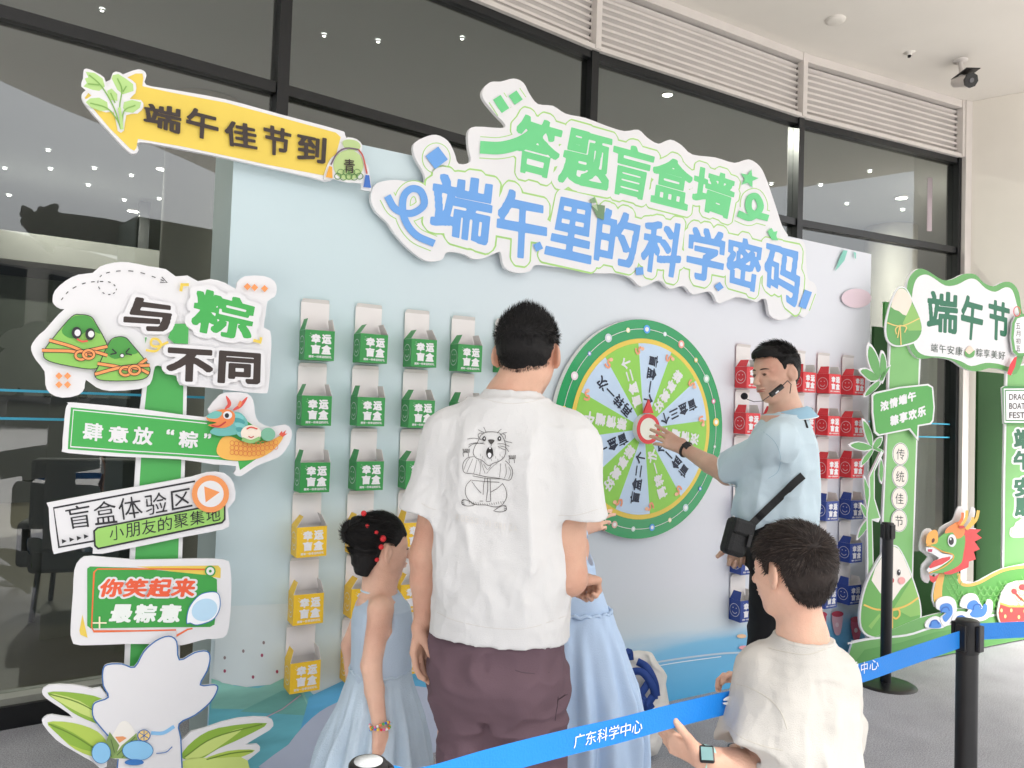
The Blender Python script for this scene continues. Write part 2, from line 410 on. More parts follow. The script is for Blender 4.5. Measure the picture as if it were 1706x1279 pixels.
for i, p in enumerate(FP):
    d = FP[min(i+1, len(FP)-1)]-FP[max(i-1, 0)]; d /= np.linalg.norm(d); rr = rotz(math.atan2(d[1], d[0]))
    b = MB(); b.box((p[0], p[1], Z_TOP/2+.03), (.065, .13, Z_TOP+.06), DARKALU, rot=rr); b.obj('mullion', fac)
    nn = np.array([d[1], -d[0]])
    b = MB(); b.box((p[0]+nn[0]*.06, p[1]+nn[1]*.06, (Z_TOP+Z_SOF)/2+.03), (.05, .07, Z_SOF-Z_TOP-.064), LOUV, rot=rr); b.obj('frame_post', lou)
# thin cyan safety lines on the panes
CYAN = mat('cyan film', '#3FA9C9', .5)
for i in range(len(FP)-1):
    p, q = FP[i], FP[i+1]; d = (q-p)/np.linalg.norm(q-p)
    for z in (1.385, 1.515):
        b = MB(); seg_box(b, p+d*.04, q-d*.04, z, z+.012, .002, CYAN, off=.0085); b.obj('safety_line', fac)
# cream column with its pale edge trim at the right end
COLM = mat('cream column stone', '#EAE5DC', .6, var=.05, vscale=1.5)
e = FP[-1]; cv = rotz(0)
colm = thing('column', 'broad cream wall column at the right end of the glass', 'column', (6.3, 8.4, 0))
prof = []
CPL = smooth_open([np.array(q) for q in [(4.43, 7.74), (4.72, 7.51), (5.15, 7.25), (5.7, 7.03), (6.3, 6.95), (7.0, 7.05), (7.6, 7.4)]], 5)+[np.array(q) for q in [(7.7, 9.5), (5.5, 9.5), (4.98, 8.7)]]
V = []
for q in CPL: V += [(q[0], q[1], 0), (q[0], q[1], Z_SOF-.002)]
N = len(CPL); b = MB(); b.add(V, [(2*i, 2*((i+1) % N), 2*((i+1) % N)+1, 2*i+1) for i in range(N)], COLM, True); b.obj('shaft', colm)
b = MB(); b.box((e[0]+.075, e[1]-.02, Z_SOF/2), (.10, .12, Z_SOF-.004), LOUV, rot=rotz(R(24))); b.obj('edge_trim', colm)
# smoke detector, sprinkler hole, security camera on the soffit
p = at_z(1392, 32, Z_SOF); b = MB(); b.lathe((p[0], p[1], Z_SOF), [(.0, -.022), (.05, -.022), (.075, -.012), (.078, 0)], SOFM, 24)
setp(b.obj('smoke_detector'), 'round cream cover plate on the ceiling', 'ceiling plate')
p = at_z(1515, 87, Z_SOF); b = MB(); b.lathe((p[0], p[1], Z_SOF), [(.0, -.004), (.012, -.004), (.02, -.03), (.022, -.03), (.026, -.004), (.045, -.003), (.047, 0)], SOFM, 20); b.box((p[0], p[1], Z_SOF-.03), (.02, .02, .03), BLACKP)
setp(b.obj('sprinkler_head'), 'tiny sprinkler head in the ceiling left of the security camera', 'sprinkler')
p = at_z(1600, 100, Z_SOF)
cc = thing('security_camera', 'bullet security camera with black face hanging from the ceiling corner', 'security camera', p)
b = MB(); b.lathe((p[0], p[1], Z_SOF-.0), [(0, -.02), (.055, -.02), (.06, 0)], LOUV, 20); b.obj('mount', cc)
q = on_plane(1601, 131, p, np.array([0, 1., 0])); b = MB(); b.tube([(p[0], p[1], Z_SOF-.01), (p[0]+.01, p[1], Z_SOF-.1), q], [.02, .018, .022], LOUV); b.obj('bracket', cc)
dr = np.array([.12, -1, -.35]); dr /= np.linalg.norm(dr); q = q+np.array([.02, 0, -.02]); b = MB(); b.tube([q-dr*.1, q+dr*.10], [.05, .055], LOUV, 20); b.obj('body', cc)
b = MB(); b.tube([q+dr*.09, q+dr*.112], [.062, .064], BLACKP, 8); b.tube([q+dr*.112, q+dr*.118], [.02, .02], mat('lens', '#5b5b60', .1), 16); b.obj('lens_face', cc)
b = MB(); b.box(q+dr*.03+np.array([0, 0, .062]), (.12, .24, .006), BLACKP, rot=None); b.obj('hood', cc)

# ------------------------------------------------------------------ the hall behind the glass
HW = mat('hall wall', '#8a897f', .8, var=.15, vscale=.7); HF = mat('hall floor', '#5d5848', .35, var=.1, vscale=1.5); HCE = mat('hall ceiling', '#b4b6ba', .8, var=.06, vscale=.6)
def off_in(k, dd):
    p = FP[k]; d = FP[min(k+1, len(FP)-1)]-FP[max(k-1, 0)]; d /= np.linalg.norm(d); return p+np.array([-d[1], d[0]])*dd
inn = [off_in(k, .12) for k in range(len(FP))]
far = [(-15, 16), (-3, 24), (12, 24), (12, 9)]
b = MB(); V = [(p[0], p[1], .01) for p in inn]+[(12, 9, .01), (12, 24, .01), (-3, 24, .01), (-15, 16, .01), (-12, 3, .01)]
b.add(V, [list(range(len(V)))], HF); structure(b.obj('hall_floor'))
b = MB(); V2 = [(x, y, 4.45) for x, y, z in V]; b.add(V2, [list(range(len(V)))[::-1]], HCE); structure(b.obj('hall_ceiling'))
b = MB(); ring_ = V[len(inn):]; 
for a_, c_ in zip(ring_[:-1], ring_[1:]): b.add([(a_[0], a_[1], 0), (c_[0], c_[1], 0), (c_[0], c_[1], 4.45), (a_[0], a_[1], 4.45)], [(0, 1, 2, 3)], HW)
structure(b.obj('hall_wall'))
# far window wall with its own dark frame, pale panels low down
fw = thing('inner_glazing', 'dark framed inner partition with grey green panels deep in the hall', 'partition', (-6, 12, 0))
PAN = mat('grey green panel', '#565b54', .6, var=.15, vscale=1); P0f, P1f = np.array([-9.5, 8.6]), np.array([2.5, 17.0]); df = (P1f-P0f); Lf = np.linalg.norm(df); df /= Lf
for k in range(7):
    p = P0f+df*Lf*k/6
    b = MB(); b.box((p[0], p[1], 2.2), (.14, .14, 4.4), DARKALU, rot=rotz(math.atan2(df[1], df[0]))); b.obj('post', fw)
    if k < 6:
        q = P0f+df*Lf*(k+1)/6
        b = MB(); seg_box(b, p, q, 0.05, 1.4, .06, mat('grey panel dark', '#3a3b37', .6, var=.12)); b.obj('lower_panel', fw)
        b = MB(); seg_box(b, p, q, 1.5, 3.1, .06, PAN); b.obj('panel', fw)
        b = MB(); seg_box(b, p, q, 3.25, 3.62, .5, mat('grey reflection band', '#6b6b67', .7, var=.08), off=.3); b.obj('reflection_band', fw)  # band added in place of the pale curved reflections on the glass
        b = MB(); seg_box(b, p, q, 1.4, 1.5, .12, DARKALU); seg_box(b, p, q, 3.1, 3.25, .12, DARKALU); b.obj('cross_rail', fw)
# round concrete columns standing in the hall
for k, (x, y) in enumerate([(-3.1, 7.6), (.6, 9.2), (5.6, 11.6)]):
    b = MB(); b.lathe((x, y, 0), [(.36, 0.01), (.36, 4.44)], mat('hall column', '#9b978f', .6, var=.05), 28)
    setp(b.obj('hall_column'), ['round pale column inside the hall at the far left', 'round pale column inside the hall above the title sign', 'round pale column inside the hall near the right end'][k], 'column', 'columns inside the hall')
# downlights of the hall ceiling
LMAT = bpy.data.materials.new('lamp disc'); LMAT.use_nodes = True; _b = LMAT.node_tree.nodes['Principled BSDF']; _b.inputs['Emission Color'].default_value = (1, .97, .9, 1); _b.inputs['Emission Strength'].default_value = 14
sm_l = [(170, 18), (461, 53), (630, 70), (8, 281), (84, 282), (157, 281), (219, 293), (288, 293), (351, 306), (147, 309), (15, 326), (207, 334), (265, 332), (355, 375), (1285, 307), (1367, 309), (1411, 340), (1449, 286), (1504, 350), (875, 40), (770, 65), (540, 60), (80, 251)]
bigl = [(270, 282, 'large bright downlight behind the glass below the yellow arrow sign'), (222, 352, 'large bright downlight behind the glass, lower left of the yellow arrow sign'), (1112, 158, 'large bright downlight behind the glass above the title sign'), (1502, 330, 'large bright downlight behind the glass left of the cream column')]
HALL_W = 85
for (x, y) in sm_l:
    p = at_z(x, y, 4.43)
    if p[1] > 22.5: continue
    r = .0019*np.hypot(p[0], p[1])
    b = MB(); b.lathe((0, 0, 0), [(0, 0), (1, 0)], LMAT, 12); b.lathe((0, 0, 0), [(1, 0), (1.25, -.15), (1.3, 1)], LOUV, 12)
    o = b.obj('downlight'); o.location = p; o.scale = (r, r, .012)
    if (x, y) in ((84, 282),):
        ld = bpy.data.lights.new('downlight_lamp', 'AREA'); ld.shape = 'DISK'; ld.size = 2*r; ld.energy = HALL_W*.7; ld.color = (1, .95, .86); ll = bpy.data.objects.new('downlight_lamp', ld); COL.objects.link(ll); ll.location = (p[0], p[1], 4.40)
    setp(o, 'small round spotlight in the hall ceiling seen through the glass', 'ceiling light', 'small spotlights in the hall ceiling')
for x, y, lb in bigl:
    p = at_z(x, y, 4.43); r = .0062*np.hypot(p[0], p[1])
    b = MB(); b.lathe((0, 0, 0), [(0, 0), (1, 0)], LMAT, 24); b.lathe((0, 0, 0), [(1, 0), (1.1, -.25), (1.14, 1)], LOUV, 24)
    o = b.obj('downlight'); o.location = p; o.scale = (r, r, .02); setp(o, lb, 'ceiling light', 'large downlights in the hall')
    ld = bpy.data.lights.new('downlight_lamp', 'AREA'); ld.shape = 'DISK'; ld.size = 2*r; ld.energy = HALL_W; ld.color = (1, .95, .86); ll = bpy.data.objects.new('downlight_lamp', ld); COL.objects.link(ll); ll.location = (p[0], p[1], 4.40)
# lounge chairs behind the glass at the left
DK = mat('dark upholstery', '#2c2b27', .7, var=.2, vscale=4); 
for (x, y, rz_, lb) in [(-3.9, 5.0, .5, 'dark low-backed lounge chair behind the glass left of the signpost'), (-2.9, 5.6, .35, 'dark lounge chair behind the glass beside the signpost'), (-4.9, 4.6, .8, 'dark lounge chair behind the glass at the left edge')]:
    t = thing('lounge_chair', lb, 'chair', (x, y, 0), 'lounge chairs in the hall', rz_)
    def lb_(c, d): b = MB(); b.box(c, d, DK, bev=.03); return b
    lb_((0, 0, .42), (.75, .7, .18)).obj('seat', t, False); lb_((0, -.33, .78), (.75, .12, .62)).obj('backrest', t, False)
    for s in (-1, 1):
        lb_((s*.4, 0, .52), (.1, .66, .3)).obj('armrest', t, False)
        for u in (-1, 1):
            b = MB(); b.tube([(s*.32, u*.28, .33), (s*.34, u*.3, .011)], .018, DARKALU, 8); b.obj('leg', t, False)
# unseen building across the forecourt, added to fill the glass reflections
b = MB(); BM = mat('far facade stone', '#b9b6ae', .8, var=.12, vscale=.3)
b.box((0, -34, 5), (90, 6, 10), BM)
for k in range(22): b.box((-42+k*4, -30.9, 5), (2.6, .3, 6.5), mat('far window glass', '#2d3338', .2))
setp(b.obj('unseen_building'), 'long grey unseen building added behind the camera for the glass to mirror', 'building')

# pleated curtain drawn behind the right-hand panes, narrow banner strip set in the hall
cu0, cu1 = FP[4]+A2(-.15, .30), FP[5]+A2(.06, .42); dc = cu1-cu0; Lc = np.linalg.norm(dc); dc /= Lc; ncv = np.array([-dc[1], dc[0]])
V = []; F = []; N = 90
for i in range(N+1):
    q = cu0+dc*Lc*i/N+ncv*.035*math.sin(i*1.25)
    V += [(q[0], q[1], .05), (q[0], q[1], 2.45)]
for i in range(N): F.append((2*i, 2*i+2, 2*i+3, 2*i+1))
b = MB(); b.add(V, F, mat('sage curtain', '#B6BFB2', .85, var=.08, vscale=2), True); setp(b.obj('curtain'), 'pleated grey green curtain behind the glass between the arch legs', 'curtain')
p = at_d(1549, 262, 9.2); q = at_d(1549, 385, 9.2); b = MB(); b.box(((p[0]+q[0])/2, 9.2, (p[2]+q[2])/2), (.055, .01, p[2]-q[2]), mat('pink banner', '#E6CDEB', .7)); setp(b.obj('reflection_strip'), 'narrow pale pink banner strip, added behind the glass left of the column', 'reflection')  # pink strip stands in for a reflection on the pane
# ================================================================== DISPLAY WALL
P0 = at_z(1440, 1098, 0.); UD = AX @ _v1; UD[2] = 0; UD /= np.linalg.norm(UD); ND = np.cross(UD, [0, 0, 1.]); ND /= np.linalg.norm(ND)
if ND[1] > 0: ND = -ND
WL, WH, WT = 3.975, 2.6, .38
def wpt(u, z, n=0.): return P0+UD*u+np.array([0, 0, z])+ND*n
wall = thing('display_wall', 'large pale blue freestanding display wall holding the prize boxes and the wheel', 'display wall', wpt(-WL/2, 0))
pm = bpy.data.materials.new('printed backdrop'); pm.use_nodes = True; n = pm.node_tree; bs = n.nodes['Principled BSDF']; bs.inputs['Roughness'].default_value = .42
tc = n.nodes.new('ShaderNodeTexCoord'); se = n.nodes.new('ShaderNodeSeparateXYZ'); n.links.new(tc.outputs['UV'], se.inputs[0])
r1 = n.nodes.new('ShaderNodeValToRGB'); r1.color_ramp.elements[0].color = lin('#C6D9DE'); r1.color_ramp.elements[1].color = lin('#DADDE4')
r1.color_ramp.elements[0].position = .12; r1.color_ramp.elements[1].position = .6
r2 = n.nodes.new('ShaderNodeValToRGB'); r2.color_ramp.elements[0].color = lin('#4FA9D9'); r2.color_ramp.elements[1].color = lin('#D3DCDD')
r2.color_ramp.elements[0].position = .0; r2.color_ramp.elements[1].position = .18
el = r2.color_ramp.elements.new(.1); el.color = lin('#7FC0E4'); el = r2.color_ramp.elements.new(.13); el.color = lin('#CCDDE6')
no = n.nodes.new('ShaderNodeTexNoise'); no.inputs['Scale'].default_value = 1.0; no.inputs['Detail'].default_value = 5
mp = n.nodes.new('ShaderNodeMapping'); mp.inputs['Scale'].default_value = (2.2, 9, 1); n.links.new(tc.outputs['UV'], mp.inputs[0]); n.links.new(mp.outputs[0], no.inputs['Vector'])
ma = n.nodes.new('ShaderNodeMath'); ma.operation = 'MULTIPLY_ADD'; ma.inputs[1].default_value = .10; n.links.new(no.outputs[0], ma.inputs[0])
sb = n.nodes.new('ShaderNodeMath'); sb.operation = 'SUBTRACT'; sb.inputs[1].default_value = .05; n.links.new(se.outputs[1], sb.inputs[0]); n.links.new(sb.outputs[0], ma.inputs[2])
n.links.new(se.outputs[0], r1.inputs[0]); n.links.new(ma.outputs[0], r2.inputs[0])
mr = n.nodes.new('ShaderNodeMapRange'); mr.inputs[1].default_value = .1; mr.inputs[2].default_value = .24; n.links.new(ma.outputs[0], mr.inputs[0])
mx = n.nodes.new('ShaderNodeMix'); mx.data_type = 'RGBA'; n.links.new(mr.outputs[0], mx.inputs[0]); n.links.new(r2.outputs[0], mx.inputs[6]); n.links.new(r1.outputs[0], mx.inputs[7])
n.links.new(mx.outputs[2], bs.inputs['Base Color'])
b = MB(); V = [wpt(-WL, 0.0), wpt(0, 0), wpt(0, WH), wpt(-WL, WH)]; b.add(V, [(0, 1, 2, 3)], pm); me = b.mesh('front_panel')
uv = me.uv_layers.new(name='UV')
for i, c in enumerate([(0, 0), (1, 0), (1, 1), (0, 1)]): uv.data[i].uv = c
link('front_panel', me, wall)
SIDEM = mat('pale grey green side', '#A9B9B5', .6, var=.03)
b = MB(); V = [wpt(u, z, nn) for nn in (-.001, -WT) for u, z in ((-WL, 0), (0, 0), (0, WH), (-WL, WH))]
b.add(V, [(5, 4, 7, 6), (0, 4, 5, 1), (1, 5, 6, 2), (2, 6, 7, 3), (3, 7, 4, 0)], SIDEM); b.obj('frame_box', wall)
S = Sheet(P0, ND, wall)
# printed artwork low on the wall
def SEA(c): return mat('sea print '+c, c, .42, var=.24, vscale=2.6, detail=7, stretch=(1, 1, 5))
g1, g2 = SEA('#8CC8BB'), pr('#9CD3C0'); gb = pr('#5FB4DA')
S.poly('sea_print', [(350, 1140), (420, 1142), (500, 1130), (520, 1155), (560, 1185), (560, 1290), (345, 1290)], SEA('#6FC0CF'))
S.poly('sea_print', [(352, 1130), (390, 1142), (430, 1146), (476, 1128), (505, 1150), (520, 1190), (440, 1182), (352, 1180)], g1)
S.poly('sea_print', [(400, 1185), (470, 1150), (500, 1150), (520, 1192)], SEA('#74B7AD'))
S.poly('sea_print', [(515, 1160), (600, 1120), (720, 1115), (740, 1290), (480, 1290)], SEA('#62B4E0'))
S.poly('sea_print', [(455, 1290), (480, 1240), (520, 1195), (560, 1170), (620, 1150), (690, 1142), (760, 1160), (830, 1205), (870, 1290)], pr('#BFC9DD'), smooth=3)
S.poly('fruit_print', [(362, 1010), (480, 1005), (486, 1060), (478, 1126), (450, 1140), (410, 1144), (370, 1137), (354, 1126)], pr('#CFDCDF'), smooth=0)
for x, y, c in [(439, 1070, '#8a7d80'), (405, 1084, '#8a7d80'), (374, 1095, '#8a7d80'), (436, 1091, '#A8506A'), (374, 1117, '#A8506A'), (421, 1127, '#9A5068'), (461, 1118, '#A03A58')]: S.ell('seed_print', (x, y), 2.2, 3, pr(c), seg=10)
S.line('sea_print', [(442, 1194), (470, 1180), (500, 1157)], 1.6, pr('#C9A9B8'))
S.line('wave_print', [(1040, 1112), (1120, 1098), (1200, 1088), (1255, 1086)], 3, pr('#C3D3E0'), smooth=4)
S.line('wave_print', [(1045, 1118), (1120, 1104), (1200, 1093)], 1.5, pr('#E4EEF4'), smooth=4)
for x, y, a, c in [(1234, 1059, 8, '#F0C7A0'), (1238, 1078, 9, '#EFA9B0'), (1366, 1030, 7, '#D06C80'), (1362, 1040, 9, '#C2566E')]: S.ell('flower_print', (x, y), a, 3.5, pr(c), seg=12)
for x, y, c in [(1366, 1037, '#C9506A'), (1393, 1036, '#E7B9C4'), (1424, 1045, '#D8607E')]:
    S.poly('drink_print', [(x-9, y-14), (x+8, y-15), (x+5, y+18), (x-5, y+18)], pr(c), smooth=3); S.ell('drink_print', (x, y-14), 10, 5, pr('#C74B60'), seg=14); S.ell('drink_print', (x-1, y+4), 3, 4, pr('#F3D9DE'), seg=10)
S.ell('sun_print', (1424, 497), 25, 16, pr('#E0CBD4')); 
S.poly('leaf_print', [(1388, 452), (1395, 432), (1402, 417), (1409, 418), (1404, 434), (1394, 446)], pr('#7FC4B4')); S.done(); S.poly('leaf_print', [(1419, 420), (1423, 421), (1423, 432), (1421, 430)], pr('#7FC4B4'))
S.done()

# ------------------------------------------------------------------ title sign
TS = Sheet(P0+ND*.045, ND, thing('title_sign', 'big white cut-out title sign with green and blue lettering on top of the wall', 'sign', wpt(-2.3, 2.1, .05)))
k = crop(600, 100, 2.1325); k2 = crop(1206, 380, 5.33)
outl = k((40,470),(60,437),(130,425),(218,440),(228,405),(195,345),(190,300),(225,275),(270,265),(312,287),(335,330),(350,368),(392,360),(385,310),(384,255),(410,236),(500,241),(515,228),(480,190),(440,140),(435,108),(462,78),(500,76),(545,65),(580,80),(602,120),(632,156),(685,162),(730,190),(800,205),(880,235),(940,252),(988,247),(1020,275),(1060,297),(1102,282),(1142,302),(1180,335),(1260,345),(1330,365),(1380,352),(1420,377),(1442,420),(1460,470),(1480,530),(1500,590),(1520,622)) \
  + k2((560,80),(690,108),(722,160),(728,240),(745,440),(800,485),(825,560),(785,690),(712,790),(640,750),(560,803),(480,812),(405,765),(380,640),(335,628),(290,655),(215,628),(110,612)) \
  + k((1300,855),(1270,862),(1245,822),(1182,832),(1150,802),(1100,812),(1062,782),(1000,805),(960,772),(900,757),(840,757),(760,742),(700,735),(625,727),(602,750),(555,755),(512,735),(500,685),(484,684),(442,702),(402,706),(370,690),(330,681),(304,686),(288,710),(232,712),(170,668),(120,612),(98,578),(58,540),(40,505))
TS.board('board', outl, WHITE, smooth=3, t=.02)
GR, BL, LG = pr('#6FD08C'), pr('#6BA3E4'), pr('#A6D57C')
def TT(ch, quad, m, bold=.05):
    TS.text('outline_print', ch, quad, LG, bold=bold+.105); 
    return (ch, quad, m, bold)
row1 = [('答', k((560,185),(728,232),(690,430),(543,392))), ('题', k((738,235),(897,278),(880,468),(700,432))), ('盲', k((902,285),(1050,325),(1018,505),(882,470))), ('盒', k((1045,330),(1187,372),(1165,538),(1028,503))), ('墙', k((1190,370),(1340,418),(1312,570),(1175,522)))]
row2 = [('端', k((262,395),(480,430),(455,662),(245,605))), ('午', k((492,450),(668,487),(660,718),(478,690))), ('里', k((695,480),(835,512),(820,727),(652,690))), ('的', k((845,518),(1002,555),(972,742),(828,710))), ('科', k((1010,558),(1157,585),(1130,778),(992,745))), ('学', k((1165,585),(1303,612),(1285,800),(1155,770))), ('密', k((1305,618),(1434,650),(1412,828),(1298,797))), ('码', k((1440,648),(1568,680),(1556,890),(1432,800)))]
def outl_text(S, ch, quad, m, bold, o1, o2, mo, mi, nm='lettering'):
    # nested outlines share the mapping of the heavy glyph
    L0 = np.vstack(text_loops(ch, bold)); lo, hi = L0.min(0), L0.max(0)
    TL, TR, BR, BLc = (np.array(p, float) for p in quad)
    for ex, mm, name, dz in ((o1, mo, 'outline_print', 0), (o2, mi, 'outline_print', .0005), (0, m, nm, .001)):
        if mm is None: continue
        for G in group_loops(text_loops(ch, bold+ex)):
            G = G if ex == 0 else G
            fl = np.vstack(G); uv_ = (fl-lo)/(hi-lo); V = []
            for u, v in uv_:
                v = 1-v; p = TL*(1-u)*(1-v)+TR*u*(1-v)+BR*u*v+BLc*(1-u)*v; V.append(S.q(p[0], p[1], S.off+dz))
            try: T = tess([[tuple(p) for p in LL] for LL in G])
            except Exception: continue
            S._up(name, V, T, mm)
for ch, qd in row1: outl_text(TS, ch, qd, GR, .055, .19, .155, LG, WHITE); TS.off += .00002
for ch, qd in row2: outl_text(TS, ch, qd, BL, .055, .19, .155, LG, WHITE); TS.off += .00002
TS.off += .002
def deco(pts, wd, m, smooth=6, taper=False):
    TS.line('outline_print', pts, wd+16, LG, smooth=smooth, off=.0004); TS.line('outline_print', pts, wd+13, WHITE, smooth=smooth, off=.0008); TS.line('ribbon_print', pts, wd, m, smooth=smooth, taper=taper); TS.done()
deco(k((425,310),(500,312),(575,290),(640,245)), 21, GR)
deco(k((484,133),(515,180)), 15, GR, 2); deco(k((540,118),(562,150)), 16, GR, 2)
deco(k((95,483),(125,530),(180,545),(225,515),(215,468),(180,458),(152,490),(155,560),(195,620),(262,652)), 12, BL)
deco(k((1340,545),(1385,560),(1420,525),(1405,485),(1380,495),(1385,540),(1448,562)), 11, GR)
deco(k((1590,820),(1568,880)), 13, BL, 2)
def dia(c, r, m, rot=0): 
    x, y = k(c)[0]; TS.poly('ornament_print', [(x+r*math.cos(R(rot+a)), y+r*math.sin(R(rot+a))) for a in (0, 90, 180, 270)], m); TS.done()
x, y = k((270, 348))[0]; TS.ell('outline_print', (x, y), 24, 26, LG, off=.0003); TS.ell('outline_print', (x, y), 22.5, 24.5, WHITE, off=.0007)
dia((270, 348), 19, BL, 8); dia((630, 663), 9, BL, 20); dia((990, 750), 9, BL, 40); dia((1272, 805), 8, BL, 10)
x, y = k((1378, 422))[0]; TS.poly('ornament_print', [(x+(16 if i % 2 == 0 else 7)*math.cos(R(-90+15+36*i)), y+(16 if i % 2 == 0 else 7)*math.sin(R(-90+15+36*i))) for i in range(10)], GR)
x, y = k((1462, 620))[0]; TS.poly('ornament_print', [(x-9, y-5), (x-2, y-11), (x+2, y-4), (x+8, y-6), (x+6, y+2), (x+9, y+10), (x-1, y+9)], GR)
x, y = k((843, 535))[0]; TS.poly('dumpling_print', [(x-11, y-8), (x-3, y-10), (x+11, y-8), (x+9, y+16), (x-2, y+12)], pr('#6F8F6C')); TS.poly('dumpling_print', [(x-11, y-8), (x-3, y-10), (x-1, y+1)], pr('#A9BF9A')); TS.poly('dumpling_print', [(x-15, y-18), (x-7, y-22), (x-3, y-13), (x-12, y-12)], pr('#7FA07A'))
TS.done()
# ================================================================== ARROW SIGN AND SIGNPOST
OR, YE, DKT = pr('#F09A5C'), pr('#E8CC58'), pr('#3A302C')
GREEN, GRN2, LIME = pr('#4BAA55'), pr('#2E7D3E'), pr('#9BCF6A')
AS = Sheet(P0+ND*.06, ND, thing('arrow_sign', 'yellow cut-out arrow sign with black lettering, celery leaves and a green pouch', 'sign', wpt(-4.2, 2.3, .05)))
k = crop(0, 0, 2.664)
AS.board('board', k((362,432),(380,400),(440,375),(590,312),(635,312),(650,335),(648,375),(760,396),(1000,440),(1250,508),(1500,575),(1532,600),(1560,700),(1470,800),(1380,785),(1200,745),(1000,700),(800,660),(622,630),(615,665),(598,681),(565,668),(480,578),(400,490)), WHITE, smooth=3, t=.018)
AS.poly('arrow_print', k((376,434),(392,412),(450,395),(602,326),(632,326),(636,345),(632,382),(760,410),(1000,455),(1250,522),(1490,588),(1512,608),(1490,690),(1435,778),(1200,733),(1000,690),(800,648),(612,616),(606,655),(596,668),(578,660),(486,568),(410,478)), YE)
AS.off = .004
AS.poly('leaf_backing', k((372,310),(395,308),(425,322),(462,345),(478,385),(500,325),(530,322),(565,345),(602,372),(600,415),(575,440),(625,445),(636,475),(610,505),(560,512),(550,580),(522,582),(505,500),(470,500),(385,470),(372,445),(405,425),(360,385),(368,350)), WHITE, smooth=2)
lf1, lf2 = pr('#B5D98A'), pr('#86B45C')
for P in [((380,320),(420,325),(455,350),(465,385),(440,405),(410,400),(370,385),(385,370),(376,350),(392,345)), ((500,335),(525,330),(560,352),(590,375),(592,405),(545,420),(520,400),(505,370),(495,350)), ((380,455),(400,438),(440,435),(475,455),(480,490),(445,495),(405,480)), ((550,455),(585,445),(625,455),(620,480),(590,502),(555,498),(545,480)), ((475,405),(495,395),(520,420),(520,450),(490,445),(478,425))]:
    AS.poly('leaf_print', k(*P), lf1)
for P in [((395,335),(450,385),(505,480),(535,575)), ((520,350),(540,400),(530,480),(538,575)), ((400,460),(470,480),(510,520),(540,575)), ((600,470),(550,495),(540,575)), ((490,415),(510,460)), ((390,375),(440,380)), ((560,385),(545,410))]:
    AS.line('stem_print', k(*P), 2.2, lf2, smooth=4)
AS.line('stem_print', k((528,480),(535,520),(541,577)), 5, lf1)
for ch, q in [('端', k((640,458),(806,482),(800,602),(634,550))), ('午', k((828,474),(972,508),(965,638),(820,598))), ('佳', k((990,532),(1140,560),(1140,672),(1000,648))), ('节', k((1165,550),(1292,582),(1280,702),(1170,685))), ('到', k((1315,590),(1447,617),(1440,732),(1315,712)))]:
    AS.text('lettering', ch, q, DKT, bold=.05)
AS.off = .012
AS.board('pouch_board', k((1512,630),(1540,612),(1580,620),(1605,648),(1598,690),(1630,740),(1645,840),(1635,848),(1600,842),(1600,815),(1540,812),(1475,795),(1445,800),(1434,790),(1448,740),(1470,700),(1515,665)), WHITE, smooth=2, t=.01, off=.010)
pg = pr('#B9D08F')
AS.ell('pouch_print', k((1542, 735))[0], 25, 25, pg, rot=10); AS.poly('pouch_print', k((1515,632),(1545,622),(1580,630),(1596,652),(1578,672),(1530,664)), pg, smooth=3)
for i in range(5): AS.ring('scallop_print', k((1495+i*24, 785+(i % 2)*4))[0], 5.5, 5, 1.3, pr('#5E8A4E'), seg=14)
for i in range(4): AS.ring('scallop_print', k((1507+i*24, 768))[0], 5.5, 5, 1.0, pr('#5E8A4E'), seg=14)
AS.line('cord_print', k((1585,668),(1530,662),(1490,685),(1462,735)), 2.6, pr('#6E5A6E'), smooth=4); AS.line('cord_print', k((1585,668),(1605,700),(1622,775)), 2.6, pr('#B8564E'), smooth=4)
AS.poly('tassel_print', k((1455,740),(1468,745),(1470,795),(1440,790)), pr('#E8A83C')); AS.poly('tassel_print', k((1615,780),(1632,782),(1640,838),(1606,834)), pr('#3E6FC0'))
AS.text('lettering', '青', k((1520,708),(1568,713),(1568,775),(1520,770)), DKT, bold=.02)
AS.done()

SP = Sheet(P0+ND*.17, ND, thing('signpost', 'green and white signpost holding four tilted cut-out boards left of the wall', 'signpost', on_plane(240, 1330, P0+ND*.17, ND)))
SP.root.location = tuple(np.array([*on_plane(245, 1340, P0+ND*.17, ND)[:2], 0]))
SP.board('pole', [(252, 545), (262, 535), (306, 537), (315, 545), (312, 700), (303, 1000), (296, 1420), (196, 1420), (213, 1000), (232, 700)], WHITE, t=.02, off=-.022)
SP.poly('pole_face', [(257, 545), (300, 543), (309, 552), (306, 700), (296, 1000), (289, 1400), (205, 1400), (222, 1000), (240, 700)], GREEN, off=-.0215)
SP.done()
